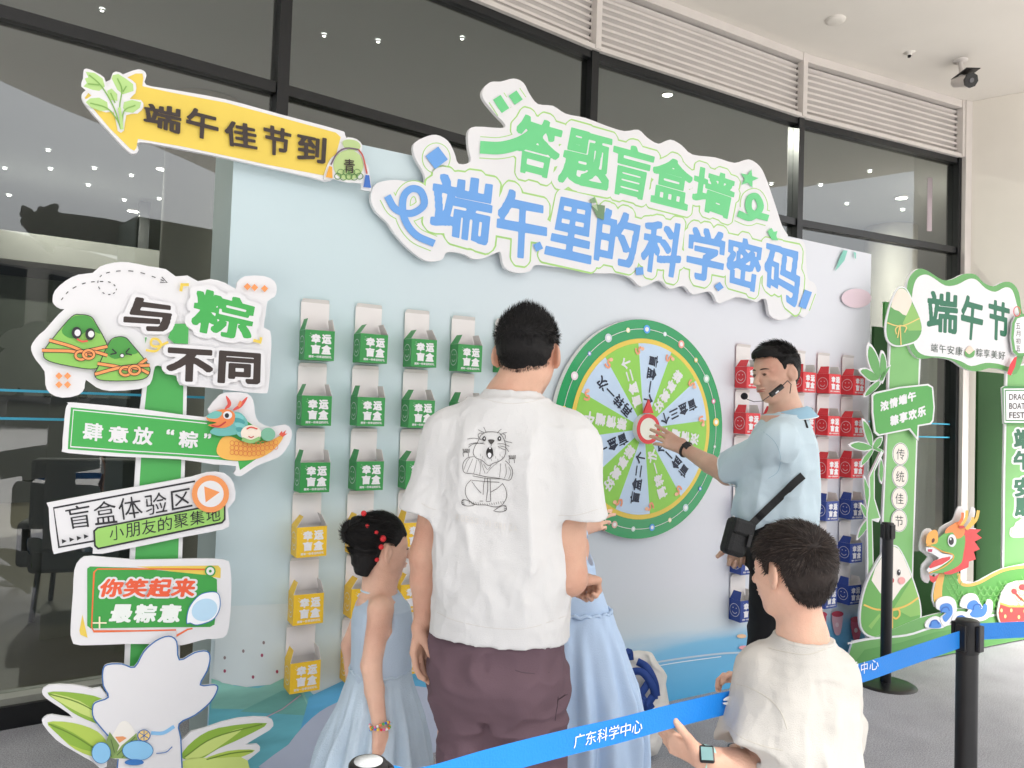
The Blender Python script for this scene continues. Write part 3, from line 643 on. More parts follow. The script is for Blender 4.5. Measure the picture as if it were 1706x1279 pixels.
# board 1
def board_part(name, outline, label, t=.012, smooth=2, dn=0.):
    B = Sheet(P0+ND*(.17+dn), ND); B.board(name, outline, WHITE, smooth=smooth, t=t); o = B.done(SP.root)[name]; o['label'] = label
    B.root = o; return B
k = crop(0, 420, 3.366)
B = board_part('board', k((295,262),(308,215),(368,160),(440,125),(520,115),(560,80),(640,58),(720,56),(830,78),(930,95),(985,135),(1050,130),(1110,162),(1180,150),(1260,170),(1322,205),(1328,172),(1372,135),(1480,133),(1540,163),(1552,210),(1540,250),(1500,276),(1490,350),(1480,422),(1515,440),(1522,520),(1515,640),(1505,770),(1470,792),(1300,775),(1150,757),(1010,745),(990,692),(930,682),(905,640),(870,640),(858,690),(840,740),(780,767),(620,778),(540,757),(482,715),(474,762),(440,800),(350,816),(280,790),(254,740),(250,668),(200,602),(175,550),(182,510),(222,460),(250,438),(300,380),(360,320),(430,300),(510,305),(570,345),(610,400),(628,440),(662,420),(642,380),(650,310),(640,285),(570,268),(520,225),(462,230),(420,270),(390,310),(340,317),(302,290)), 'white cloud-shaped top board with two dumplings')
def dashes(pts, wd, m, n=5):
    P = smooth_open(pts, 8)
    for i in range(0, len(P)-3, n): B.line('dash_print', P[i:i+3], wd, m)
INK = pr('#2B2B30')
dashes(k((343,268),(390,215),(470,175),(550,165),(620,170),(652,205),(630,235),(580,230),(548,180),(570,130),(650,108),(760,110),(860,140),(935,170)), 1.5, INK)
B.line('dash_print', k((905,140),(935,172),(895,170)), 1.5, INK)
B.poly('pole_gap_print', k((962,425),(980,402),(1035,402),(1055,425),(1052,515),(975,512),(940,480)), GREEN); B.poly('pole_gap_print', k((812,478),(822,478),(812,515)), GREEN)
outl_text(B, '与', k((700,243),(965,283),(958,447),(686,440)), DKT, .075, .12, .13, None, WHITE)
outl_text(B, '粽', k((1100,195),(1442,285),(1400,505),(1062,440)), pr('#45AE55'), .055, .12, .15, None, WHITE)
outl_text(B, '不', k((935,532),(1195,550),(1187,732),(928,722)), DKT, .075, .12, .13, None, WHITE)
outl_text(B, '同', k((1225,550),(1460,568),(1455,745),(1215,733)), DKT, .075, .12, .13, None, WHITE)
B.off += .002
for x, y in [(1383, 195), (1423, 200), (1479, 206), (330, 694), (378, 694), (330, 743), (378, 743)]:
    X, Y = k((x, y))[0]; B.poly('diamond_print', [(X-6, Y), (X, Y-6), (X+6, Y), (X, Y+6)], OR)
B.line('squiggle_print', k((815,550),(870,555),(900,520),(880,490),(850,490),(845,520),(880,530),(940,505)), 4, YE, smooth=5)
B.line('squiggle_print', k((1010,222),(1016,185),(1055,185)), 5, YE); B.line('squiggle_print', k((1415,495),(1455,505),(1458,478)), 5, YE)
def dumpling(P, top, face):
    X = k(*P); B.poly('dumpling_print', X, pr('#8CC55E'), smooth=4); B.poly('dumpling_print', k(*top), pr('#4C9A45'), smooth=3); B.line('ink_print', X, 1.4, INK, closed=True, smooth=4)
dumpling([(245,560),(300,480),(400,365),(450,352),(505,362),(535,400),(602,530),(590,620),(530,655),(420,645),(270,610)], [(345,440),(400,370),(455,356),(500,364),(530,400),(562,460),(500,440),(430,480),(380,480)], 0)
dumpling([(528,680),(545,650),(610,508),(650,478),(700,480),(735,515),(820,620),(838,670),(800,712),(680,722),(555,716)], [(590,560),(620,500),(655,480),(700,482),(735,515),(770,565),(700,580),(640,600)], 0)
for P in [((275,495),(400,530),(480,565),(530,580)), ((235,552),(380,555),(450,560),(600,530)), ((480,560),(530,560),(600,580)), ((545,625),(640,640),(730,655),(820,600)), ((530,685),(640,655),(730,640),(835,635)), ((730,645),(790,660),(830,680))]:
    P = k(*P); B.line('string_print', P, 6.5, INK, smooth=4); B.line('string_print', P, 4.6, OR, smooth=4)
for c, a in (((452,580), 0), ((495,575), 0), ((700,668), 0), ((750,662), 0)):
    X = k(c)[0]; B.ring('string_print', X, 9, 7, 5.6, INK, seg=18); B.ring('string_print', X, 9, 7, 3.8, OR, seg=18)
for c in ((428, 455), (503, 462)):
    X = k(c)[0]; B.ell('face_print', X, 8, 10, INK); B.ell('face_print', (X[0]+1.5, X[1]), 5, 5.5, WHITE)
B.line('face_print', k((430,490),(458,503),(490,500)), 3, pr('#E2574A'), smooth=4)
for P in [((615,575),(650,568)), ((625,545),(650,568)), ((735,578),(700,570)), ((722,540),(700,565))]: B.line('face_print', k(*P), 2.2, INK)
B.ell('face_print', k((680,582))[0], 3.4, 3.4, WHITE); B.ring('face_print', k((680,582))[0], 3.4, 3.4, 1.2, INK, seg=14)
B.done()
# board 2
B = board_part('board', k((368,880),(384,850),(412,842),(800,880),(1150,925),(1165,880),(1232,800),(1300,785),(1385,792),(1420,830),(1430,900),(1450,950),(1520,980),(1600,965),(1635,1000),(1632,1050),(1600,1110),(1560,1150),(1470,1185),(1420,1210),(1350,1256),(1310,1240),(1325,1200),(1200,1190),(1000,1160),(700,1148),(382,1126),(350,1098),(358,980)), 'green arrow board with a small dragon boat', dn=.006)
B.poly('arrow_print', k((398,870),(700,900),(1150,945),(1250,955),(1370,935),(1430,980),(1560,1080),(1420,1170),(1345,1222),(1335,1172),(1000,1145),(700,1128),(380,1104),(388,980)), pr('#45AC52'))
B.line('border_print', k((1160,960),(700,912),(412,884),(396,1090),(700,1112),(1000,1130),(1300,1150)), 1.6, WHITE)
for ch, q in [('肆', k((466,952),(582,962),(572,1062),(462,1052))), ('意', k((612,972),(722,980),(716,1072),(606,1064))), ('放', k((752,975),(862,985),(852,1082),(742,1074))), ('“', k((935,992),(978,996),(974,1026),(932,1020))), ('粽', k((1005,1000),(1115,1006),(1106,1100),(1000,1095))), ('”', k((1145,1015),(1185,1018),(1180,1046),(1142,1042)))]:
    B.text('lettering', ch, q, WHITE, bold=.055)
hull = pr('#F0B85A'); B.poly('dragon_boat_print', k((1214,1100),(1245,1040),(1300,1035),(1360,1062),(1450,1075),(1540,1045),(1590,1015),(1575,1060),(1520,1118),(1440,1158),(1340,1168),(1270,1162),(1225,1140)), hull, smooth=3)
for i in range(11):
    for j in range(3):
        X, Y = k((1300+i*24, 1078+j*26+abs(i-4)*-2.2))[0]
        if Y < 420+(1165-abs(i-3)*9)/3.366: B.ring('scale_print', (X, Y), 3.6, 4, .9, pr('#DE7B4A'), seg=10)
teal = pr('#6DB7B0'); B.poly('dragon_head_print', k((1175,1000),(1230,960),(1300,900),(1350,905),(1385,960),(1350,1010),(1250,1030),(1190,1020)), teal, smooth=3)
for i in range(5): B.ell('dragon_head_print', k((1330+i*6, 920+i*26))[0], 10, 4.5, pr('#4E9FA0' if i % 2 else '#7EC5C4'), rot=20)
B.poly('dragon_head_print', k((1152,925),(1180,905),(1215,885),(1270,880),(1310,905),(1300,960),(1240,985),(1160,970),(1210,955),(1165,945)), pr('#E8894F'), smooth=3); B.poly('dragon_head_print', k((1155,915),(1200,890),(1240,900),(1215,930),(1165,930)), pr('#73BDB4'), smooth=3)
B.ell('dragon_head_print', k((1270,913))[0], 7.5, 6.5, WHITE); B.ell('dragon_head_print', k((1266,915))[0], 3.6, 4, INK)
B.line('antler_print', k((1255,880),(1280,850),(1262,806)), 6, pr('#D9534A'), smooth=5, taper=True); B.line('antler_print', k((1300,885),(1340,860),(1380,812)), 6, pr('#D9534A'), smooth=5, taper=True); B.line('antler_print', k((1330,865),(1345,835)), 5, pr('#E88A5C'), smooth=2)
B.line('dragon_head_print', k((1180,970),(1220,975),(1260,950)), 2.5, pr('#C63E3E'), smooth=4)
B.ell('dumpling_print', k((1400,1015))[0], 17, 14, pr('#F0E3D2')); B.ell('dumpling_print', k((1495,1020))[0], 12, 11, pr('#7DB79B')); B.line('dumpling_print', k((1350,1045),(1400,1060),(1450,1040)), 6, pr('#8DC07A'), smooth=4)
B.line('dumpling_print', k((1375,990),(1400,980),(1435,990)), 2.4, pr('#D9534A'), smooth=3); B.line('dumpling_print', k((1385,1030),(1400,1038),(1415,1030)), 1.6, pr('#C63E3E'), smooth=3)
B.poly('dragon_boat_print', k((1555,1020),(1570,1000),(1575,1012),(1595,995),(1588,1015),(1602,1015),(1575,1035)), pr('#DB5C4C'))
B.done()
# board 3
k = crop(0, 760, 2.464)
B = board_part('board', k((200,212),(226,185),(560,125),(790,83),(850,65),(920,68),(960,112),(965,180),(935,215),(942,275),(915,300),(760,330),(420,400),(382,388),(370,370),(242,397),(215,382)), 'white tilted board with a black frame and a green strip', dn=.003)
B.line('border_print', k((600,140),(220,212),(242,373),(388,347)), 3.0, INK); B.line('border_print', k((600,140),(800,102)), 3.0, INK)
for ch, q in [('盲', k((265,212),(365,192),(378,290),(282,300))), ('盒', k((382,192),(470,176),(485,272),(390,283))), ('体', k((482,175),(572,160),(590,250),(492,262))), ('验', k((590,160),(678,143),(690,228),(602,242))), ('区', k((700,143),(780,128),(790,205),(705,222)))]:
    B.text('lettering', ch, q, INK, bold=.008)
B.poly('strip_print', k((382,305),(398,290),(912,190),(925,200),(925,260),(912,275),(402,382),(386,368)), INK); B.poly('strip_print', k((390,308),(402,296),(908,198),(918,206),(918,256),(908,268),(404,374),(393,364)), LIME)
for i, ch in enumerate('小朋友的聚集地'):
    x = 448+i*66; y = 290-i*12.4; B.text('lettering', ch, k((x, y), (x+58, y-11), (x+60, y+46), (x+3, y+57)), INK, bold=.008)
for x, y in [(262, 347), (293, 340), (323, 334), (352, 327)]: B.poly('arrow_print', k((x-9, y-9), (x-7, y+10), (x+12, y-1)), INK)
c = k((862, 153))[0]; B.ell('play_print', c, 31, 31, OR); B.ell('play_print', c, 22, 22, WHITE); B.poly('play_print', k((836,122),(842,188),(900,146)), OR)
B.done()
# board 4
B = board_part('board', k((305,470),(330,422),(380,410),(560,425),(800,420),(920,425),(945,452),(950,560),(940,700),(915,745),(850,750),(800,762),(745,776),(700,772),(520,770),(330,776),(295,755),(290,700),(300,560)), 'white board with a green speech panel in red and white lettering', dn=.008)
B.poly('panel_print', k((560,452),(895,448),(906,460),(905,500)), YE); B.poly('panel_print', k((338,650),(360,745),(330,732),(326,715)), YE)
B.poly('panel_print', k((358,460),(370,452),(560,458),(860,488),(890,505),(892,600),(880,690),(862,700),(600,702),(372,706),(358,695)), pr('#3FA048'), smooth=0)
B.line('border_print', k((720,462),(400,462),(386,475),(380,600),(376,700),(385,718),(560,716),(722,712),(724,736),(770,710),(790,706)), 2.4, pr('#E8703C')); B.line('border_print', k((720,462),(850,464)), 2.4, pr('#E8703C'))
for i, ch in enumerate('你笑起来'):
    x = 408+i*99; outl_text(B, ch, k((x+12, 502-i), (x+104, 501), (x+90, 577), (x-8, 577)), pr('#E8603C'), .06, .12, .14, None, WHITE)
for i, ch in enumerate('最粽意'):
    x = 452+i*100; outl_text(B, ch, k((x+10, 606-i), (x+98, 606), (x+82, 682), (x-8, 682)), pr('#EDF3EE'), .07, .12, .12, None, None)
c = k((862, 470))[0]; B.off += .002; B.ell('ornament_print', c, 9, 9, pr('#3FA048')); B.ell('ornament_print', c, 6.6, 6.6, WHITE); B.ell('ornament_print', c, 2.4, 2.4, pr('#3FA048'))
B.line('ornament_print', k((380,682),(437,682)), 2.6, pr('#F3EBC8')); B.line('ornament_print', k((408,656),(408,704)), 2.6, pr('#F3EBC8'))
bub = k((765,680),(775,620),(815,570),(860,555),(892,560),(902,590),(898,630),(870,670),(810,690),(780,682)); B.poly('bubble_print', bub, pr('#F2F6FB'), smooth=4); B.line('bubble_print', bub, 1.4, pr('#3A78B8'), closed=True, smooth=4)
B.ell('bubble_print', k((838,628))[0], 22, 18, pr('#BBDDF3'), rot=-25)
B.done()

# blank cloud-shaped board with leaves and a wrapped rice dumpling at the foot of the post
LS = Sheet(P0+ND*.205, ND, thing('leaf_cutout', 'white cloud-shaped cut-out with blue outline, bamboo leaves and a rice dumpling at the signpost foot', 'cut-out', (0, 0, 0)))
LS.root.location = tuple(np.array([*on_plane(250, 1400, P0+ND*.205, ND)[:2], 0]))
LS.board('leaf_board', k((172,972),(200,946),(300,945),(380,960),(440,985),(440,1280),(380,1260),(300,1215),(230,1170),(175,1105),(180,1080),(215,1068),(300,1080),(250,1040),(190,1000)), WHITE, smooth=2, t=.012, off=-.014)
LS.done()
LS.board('leaf_board', k((740,1180),(850,1120),(980,1082),(1100,1078),(1126,1100),(1110,1130),(1010,1190),(1060,1188),(1070,1215),(1020,1255),(1010,1290),(960,1420),(740,1420)), WHITE, smooth=2, t=.012, off=-.014)
LF = [pr('#B5CE5A'), pr('#8FB544'), pr('#C9DB7E')]
for P, m in [(((195,975),(300,975),(420,1000),(450,1060),(430,1110),(320,1070),(250,1020)), 1), (((200,980),(330,1010),(430,1090),(330,1060)), 2), (((195,1098),(300,1100),(400,1135),(440,1190),(400,1240),(310,1210),(240,1150)), 0), (((200,1102),(300,1140),(410,1220),(290,1190)), 1), (((745,1240),(800,1170),(900,1120),(1100,1100),(1000,1160),(900,1205),(820,1250)), 1), (((760,1245),(860,1170),(1000,1120),(920,1185),(830,1240)), 2), (((840,1250),(940,1215),(1050,1212),(980,1245),(900,1260)), 0), (((745,1260),(900,1245),(1020,1255),(1000,1420),(745,1420)), 2)]:
    LS.poly('leaf_print', k(*P), LF[m], smooth=3, off=-.0135+.0005*(m+1))
for P in [((200,980),(320,1015),(440,1080)), ((200,1104),(300,1150),(420,1225)), ((760,1240),(880,1160),(1080,1104)), ((850,1250),(950,1225),(1040,1215))]: LS.line('vein_print', k(*P), 2.2, pr('#6E8F35'), smooth=5, off=-.0115)
cl = k((380,1035),(392,1010),(445,988),(424,940),(422,880),(440,855),(500,852),(552,865),(590,802),(640,757),(692,738),(725,760),(736,835),(800,805),(850,800),(862,830),(850,880),(822,938),(880,937),(893,955),(862,1010),(800,1062),(735,1098),(742,1160),(748,1290),(760,1430),(470,1430),(480,1290),(482,1200),(420,1120),(385,1075))
LS.board('cloud_board', cl, WHITE, smooth=3, t=.012, off=.0)
LS.line('edge_print', cl, 2.2, pr('#3C6FAE'), closed=True, smooth=3)
LS.line('collar_print', k((620,1135),(670,1135),(715,1108)), 6, pr('#8CC4EE'), smooth=4)
LS.poly('dumpling_print', k((430,1190),(470,1130),(490,1095),(515,1085),(540,1105),(560,1150),(570,1215),(500,1240),(450,1235)), pr('#EFEDE6'), smooth=2); LS.poly('dumpling_print', k((425,1200),(450,1130),(490,1185),(470,1240),(440,1235)), pr('#7F9B5A')); LS.poly('dumpling_print', k((460,1238),(500,1185),(560,1135),(570,1200),(545,1240)), pr('#8DAA62'))
LS.poly('dumpling_print', k((472,1150),(505,1148),(520,1155),(490,1175)), pr('#E9A06A'))
for P in [((440,1180),(458,1232)), ((455,1160),(470,1215)), ((555,1150),(480,1225)), ((562,1175),(500,1235))]: LS.line('vein_print', k(*P), 1.2, pr('#50683A'))
for c_, a_, b__ in (((415, 1215), 15, 17), ((565, 1205), 25, 16)):
    X = k(c_)[0]; LS.ell('paw_print', X, a_+1, b__+1, pr('#2F6DB0')); LS.ell('paw_print', X, a_, b__, pr('#8FC9EF'))
LS.ell('bead_print', k((590,1143))[0], 11, 10, pr('#2F6DB0')); LS.ell('bead_print', k((590,1143))[0], 9.5, 8.5, pr('#F1D083'))
for P in [((570,1130),(610,1155)), ((575,1155),(607,1130)), ((590,1123),(590,1162))]: LS.line('bead_print', k(*P), 1.2, pr('#2F6DB0'))
LS.ell('paw_print', k((550,1252))[0], 16, 5, pr('#3B78BE'))
LS.line('edge_print', k((640,1215),(680,1210),(705,1188)), 1.6, pr('#3C6FAE'), smooth=4)
LS.done()
# ================================================================== PRIZE BOXES
CARD = mat('white card', '#E6E2E0', .65, var=.02)
CIN = mat('white card inside', '#DEDAD6', .75, var=.03)
BS, BD = .118, .085
def text_uv(b, txt, rect, m, bold, to3):
    L0 = np.vstack(text_loops(txt, bold, 40)); lo, hi = L0.min(0), L0.max(0); x0, z0, x1, z1 = rect
    for G in group_loops(text_loops(txt, bold, 40)):
        fl = np.vstack(G); uv_ = (fl-lo)/(hi-lo); V = [to3(x0+u*(x1-x0), z0+v*(z1-z0)) for u, v in uv_]
        try: T = tess([[tuple(p) for p in L] for L in G])
        except Exception: continue
        o = []
        for t in T:
            a, c, d = V[t[0]], V[t[1]], V[t[2]]; nn = np.cross(np.subtract(c, a), np.subtract(d, a)); o.append(tuple(t) if np.dot(nn, to3.n) > 0 else tuple(t)[::-1])
        b.add(V, o, m)
class T3:
    def __init__(s, f, n): s.f = f; s.n = np.array(n, float)
    def __call__(s, x, z): return s.f(x, z)
def make_box_meshes(colr, flapr):
    """local frame: x along the wall, -y out of the wall, z up, origin at bottom back centre"""
    ink = mat('box card '+colr, colr, .42, var=.03, vscale=9); W2 = BS/2; res = {}
    b = MB(); D = BD; t = .0015
    b.add([(-W2, 0, 0), (W2, 0, 0), (W2, -D, 0), (-W2, -D, 0), (-W2, 0, BS), (W2, 0, BS), (W2, -D, BS), (-W2, -D, BS)], [(0, 1, 2, 3), (3, 2, 6, 7), (0, 3, 7, 4), (2, 1, 5, 6), (1, 0, 4, 5)], ink)
    a = W2-t; d0, d1 = -t, -D+t
    b.add([(-a, d0, t), (a, d0, t), (a, d1, t), (-a, d1, t), (-a, d0, BS), (a, d0, BS), (a, d1, BS), (-a, d1, BS)], [(0, 3, 2, 1), (3, 7, 6, 2), (0, 4, 7, 3), (2, 6, 5, 1), (1, 5, 4, 0)], CIN)
    b.add([(-W2, 0, BS), (W2, 0, BS), (W2, -D, BS), (-W2, -D, BS), (-a, d0, BS), (a, d0, BS), (a, d1, BS), (-a, d1, BS)], [(0, 4, 5, 1), (1, 5, 6, 2), (2, 6, 7, 3), (3, 7, 4, 0)], CARD)
    res['carton'] = b.mesh('carton')
    wm_ = WHITE
    b = MB(); F3 = T3(lambda x, z: (x, -BD-.0008, z), (0, -1, 0))
    for ch, r in (('幸', (-.036, .0655, .0025, .103)), ('运', (.0075, .0655, .046, .103)), ('盲', (-.036, .024, .0025, .061)), ('盒', (.0075, .024, .046, .061))): text_uv(b, ch, r, wm_, .085, F3)
    text_uv(b, '拥有一份幸运的好礼', (-.043, .0085, .049, .0185), wm_, .03, F3)
    for q in ((-.04, .104), (-.036, .098), (-.042, .094)): b.add([F3(q[0]-.001, q[1]), F3(q[0]+.003, q[1]-.001), F3(q[0]+.003, q[1]+.001)], [(0, 1, 2)], wm_)
    res['lettering'] = b.mesh('lettering')
    b = MB(); L3 = lambda y, z: (-W2-.0008, y, z); c = (-D/2, .060); n_ = 26
    V = []
    for i in range(n_): th = 2*math.pi*i/n_; V += [L3(c[0]+.036*math.cos(th), c[1]+.036*math.sin(th)), L3(c[0]+.0335*math.cos(th), c[1]+.0335*math.sin(th))]
    b.add(V, [(2*i, 2*i+1, 2*((i+1) % n_)+1, 2*((i+1) % n_)) for i in range(n_)], wm_)
    V = []
    for i in range(9): th = math.pi*(1.15+.7*i/8); V += [L3(c[0]+.02*math.cos(th), c[1]+.02*math.sin(th)), L3(c[0]+.0172*math.cos(th), c[1]+.0172*math.sin(th))]
    b.add(V, [(2*i, 2*i+1, 2*i+3, 2*i+2) for i in range(8)], wm_)
    for s in (-1, 1):
        V = [L3(c[0]+s*.012+.004*math.cos(k_*1.05), c[1]+.012+.0028*math.sin(k_*1.05)) for k_ in range(6)]; b.add(V, [list(range(6))], wm_)
    res['smiley'] = b.mesh('smiley')
    lw = W2-.001
    b = MB(); H = .116
    def panel(P, m1, m2, t=.0012):
        P = [np.array(p, float) for p in P]; nn = np.cross(P[1]-P[0], P[2]-P[0]); nn /= np.linalg.norm(nn); Q = [p-nn*t for p in P]; n = len(P)
        b.add(P, [list(range(n))], m1); b.add(Q, [list(range(n))[::-1]], m2); b.add(P+Q, [(i, n+i, n+(i+1) % n, (i+1) % n) for i in range(n)], CARD)
    panel([(-lw, -.004, BS), (lw, -.004, BS), (lw, -.003, BS+H), (-lw, -.003, BS+H)], CARD, ink)
    res['lid'] = b.mesh('lid')
    b = MB(); panel([(-lw+.001, -.003, BS+H), (lw-.001, -.003, BS+H), (lw-.004, -.010, BS+H+.012), (lw-.01, -.011, BS+H+.0145), (-lw+.01, -.011, BS+H+.0145), (-lw+.004, -.010, BS+H+.012)], CIN, ink); res['tuck_flap'] = b.mesh('tuck_flap')
    out = [res]
    for fl, (la, ra) in enumerate(flapr):
        r = dict(res)
        for nm, s, an in (('left_flap', -1, la), ('right_flap', 1, ra)):
            b = MB(); h = .048; x0 = s*W2; dx = -s*h*math.sin(R(an)); dz = h*math.cos(R(an))
            P = [(x0, -D+.002, BS), (x0, -.006, BS), (x0+dx, -.014, BS+dz), (x0+dx, -D+.012, BS+dz)]
            if s > 0: P = P[::-1]
            panel(P, CIN, ink)
            r[nm] = b.mesh('side_flap')
        if fl == 0: out = []
        out.append(r)
    return out
FL = [(22, 14), (30, 20), (16, 10), (36, 24)]
BOXM = {c: make_box_meshes(h, FL) for c, h in (('green', '#2E9145'), ('yellow', '#EFC32E'), ('red', '#D8323A'), ('blue', '#22408F'))}
WANG = math.atan2(UD[1], UD[0])
def ordn(i): return ['first', 'second', 'third', 'fourth', 'fifth'][i]
def place_box(colr, u, z, label, grp, var):
    g = thing('gift_box', label, 'gift box', wpt(u, z, .003), grp, WANG+float(RNG.normal(0, .02))); g.rotation_euler[0] = abs(float(RNG.normal(0, .012)))+.004; g.rotation_euler[1] = float(RNG.normal(0, .010))
    for nm, me in BOXM[colr][var].items():
        o = link('side_flap' if 'flap' in nm and nm != 'tuck_flap' else nm, me, g, False)
# pitch of the grid, measured on the front faces
ZB = [1.678-i*.2582 for i in range(6)]
def front_u(x, y): q = on_plane(x, y, P0+ND*BS, ND); return np.dot(q-P0, UD), q[2]
LU = [-3.632+.2245*i for i in range(5)]
RU = [-1.168+.2345*i for i in range(5)]
for r in range(6):
    for c in range(5):
        colr = 'green' if r < 3 else 'yellow'
        if c == 4 and r > 0: continue
        if c >= 3 and r > 1: continue
        lab = '%s prize box, %s row from top, %s column from the left edge of the wall' % (colr, ordn(r) if r < 5 else 'sixth', ordn(c))
        place_box(colr, LU[c]+float(RNG.normal(0, .002)), ZB[r]+float(RNG.normal(0, .003)), lab, '%s prize boxes on the wall' % colr, int(RNG.integers(0, 4)))
for r in range(6):
    for c in range(5):
        colr = 'red' if r < 3 else 'blue'
        if r >= 3 and c in (1, 2) : continue
        if r >= 2 and c in (1,): continue
        lab = '%s prize box, %s row from top, %s column of the right hand group' % (colr, ordn(r) if r < 5 else 'sixth', ordn(c))
        place_box(colr, RU[c]+float(RNG.normal(0, .002)), ZB[r]+.002+float(RNG.normal(0, .003)), lab, '%s prize boxes on the wall' % colr, int(RNG.integers(0, 4)))

# ================================================================== PRIZE WHEEL
WU, WZ, WR = -1.918, 1.436, .560
wh = thing('prize_wheel', 'large round spinning prize wheel with green rim and lettered sectors', 'prize wheel', wpt(WU, WZ, .0))
def wp(r, a, n=.0): return wpt(WU+r*math.cos(R(a)), WZ+r*math.sin(R(a)), n)
def disc(b, r0, r1, n, m, a0=0, a1=360, seg=72):
    k_ = max(2, int(seg*(a1-a0)/360)); V = []; F = []
    for i in range(k_+1):
        a = a0+(a1-a0)*i/k_; V += [wp(r0, a, n), wp(r1, a, n)]
    for i in range(k_): F.append((2*i, 2*i+1, 2*i+3, 2*i+2))
    b.add(V, F, m)
WT0 = .045
RIM = mat('green wheel lacquer', '#0C9A58', .3, var=.03, coat=.2)
b = MB(); V = []; N = 96
for i in range(N): V += [wp(WR, 360*i/N, WT0), wp(WR, 360*i/N, .012)]
b.add(V, [(2*i, 2*i+1, 2*((i+1) % N)+1, 2*((i+1) % N)) for i in range(N)], mat('wheel edge', '#EDEDE6', .5), True); disc(b, 0, WR, WT0-.001, RIM, seg=96); disc(b, 0, WR-.01, .012, WHITE); b.obj('rim', wh)
b = MB(); V = []
b.tube([wpt(WU, WZ, .0), wpt(WU, WZ, .02)], .1, BLACKM, 24); b.obj('axle', wh)
b = MB(); disc(b, .438, .462, WT0+.001, YE, seg=96); b.obj('yellow_ring', wh)
SG, SB = pr('#93D257'), pr('#C3D9F0')
BND = 97
secs = [(112, '盲盒二个', 1), (142, '再转一次', 1), (172, '粽情端午', 1), (202, '盲盒一个', 1), (232, '粽享美好', 1), (262, '盲盒二个', -1), (292, '再转一次', -1), (322, '盲盒一个', -1), (352, '浓情端午', -1), (22, '盲盒三个', -1), (52, '粽享美好', -1), (82, '盲盒一个', -1)]
NV = pr('#16233B')
for i, (a, t, s) in enumerate(secs):
    b = MB(); disc(b, .0, .438, WT0+.002, SG if i % 2 == 0 else SB, a-15, a+15, 72); sec = b.obj('sector', wh)
    b = MB(); m = WHITE if i % 2 == 0 else NV
    ca, sa = math.cos(R(a)), math.sin(R(a))
    for j, ch in enumerate(t):
        jj = j if s > 0 else 3-j; rc = .165+.062*jj if True else 0; rc = .15+.068*jj
        dx = (ca*s, sa*s); ux = (-sa*s, ca*s)
        h = .031; hh = h if ch not in '一二三' else (.004 if ch == '一' else .018 if ch == '二' else .024)
        f = T3(lambda x, z, rc=rc, dx=dx, ux=ux: wpt(WU+rc*ca+x*dx[0]+z*ux[0], WZ+rc*sa+x*dx[1]+z*ux[1], WT0+.0035), ND)
        if s < 0: pass
        text_uv(b, ch, (-h, -hh, h, hh), m, .05 if m is NV else .075, f)
    b.obj('lettering', wh if False else sec)
    # small orange dragon ornament on the sector border
    aa = a-15; b = MB(); rng_ = [(.405, -2.5), (.418, -1), (.405, .5), (.392, 0), (.385, 2), (.40, 3.2), (.415, 3)]
    V = []; 
    P = smooth_open([(r_*math.cos(R(aa+d_)), r_*math.sin(R(aa+d_))) for r_, d_ in rng_], 3)
    for q in range(len(P)):
        t_ = P[min(q+1, len(P)-1)]-P[max(q-1, 0)]; t_ /= np.hypot(*t_)+1e-9; nn_ = np.array([-t_[1], t_[0]])*.0055
        for sg in (1, -1): V.append(wpt(WU+P[q][0]+sg*nn_[0], WZ+P[q][1]+sg*nn_[1], WT0+.005+q*1e-5))
    b.add(V, [(2*q, 2*q+1, 2*q+3, 2*q+2) for q in range(len(P)-1)], pr('#EFA27E'))
    c_ = (.41*math.cos(R(aa-3)), .41*math.sin(R(aa-3))); V = [wpt(WU+c_[0]+.013*math.cos(t2*.785), WZ+c_[1]+.01*math.sin(t2*.785), WT0+.0055) for t2 in range(8)]; b.add(V, [list(range(8))], pr('#F4BE9C')); b.obj('dragon_print', sec)
b = MB(); disc(b, .5095, .5125, WT0+.001, WHITE, seg=96); b.obj('ring_line', wh)
beads = [(90, .022, '#5BA8EE'), (76, .012, '#D8E8EC'), (62, .021, '#F0A79C'), (47, .013, '#EFD98A'), (33, .022, '#B9DCC9'), (18, .014, '#E87FB0'), (5, .022, '#F2D267'), (-10, .010, '#A9C5B5'), (-24, .0, '#000000'), (-38, .012, '#4F7FD0'), (-54, .020, '#C4DCE0'), (-68, .012, '#EDE8C0'), (-82, .018, '#5BA8EE'), (-96, .013, '#CFE5E0'), (-110, .018, '#E9C3B5'), (-126, .012, '#D8E8EC'), (104, .013, '#F2EDC4'), (119, .022, '#D3DDE4'), (135, .011, '#8C92D8'), (151, .021, '#EBD9E2'), (170, .012, '#F2D267'), (188, .018, '#D3DDE4'), (205, .012, '#E87FB0'), (222, .018, '#B9DCC9')]
for a, r, c_ in beads:
    if r == 0: continue
    b = MB(); cc_ = (WU+.511*math.cos(R(a)), WZ+.511*math.sin(R(a)))
    for q, (rr_, m_) in enumerate(((r, pr(c_)), (r*.55, pr('#F4F4F4')))): b.add([wpt(cc_[0]+rr_*math.cos(t2*math.pi/9), cc_[1]+rr_*math.sin(t2*math.pi/9), WT0+.002+q*.0006) for t2 in range(18)], [list(range(18))], m_)
    b.obj('bead', wh)
def disc_at(b, r, n0, n1, m, me_=None, seg=40):
    V = [];
    for i in range(seg): V += [wp(r, 360*i/seg, n1), wp(r, 360*i/seg, n0)]
    b.add(V, [(2*i, 2*i+1, 2*((i+1) % seg)+1, 2*((i+1) % seg)) for i in range(seg)], me_ or m, True); disc(b, 0, r, n1, m, seg=seg)
REDL = mat('red lacquer', '#E0303A', .35, var=.03); b = MB(); disc_at(b, .077, WT0, WT0+.035, REDL, WHITE); b.obj('hub_disc', wh)
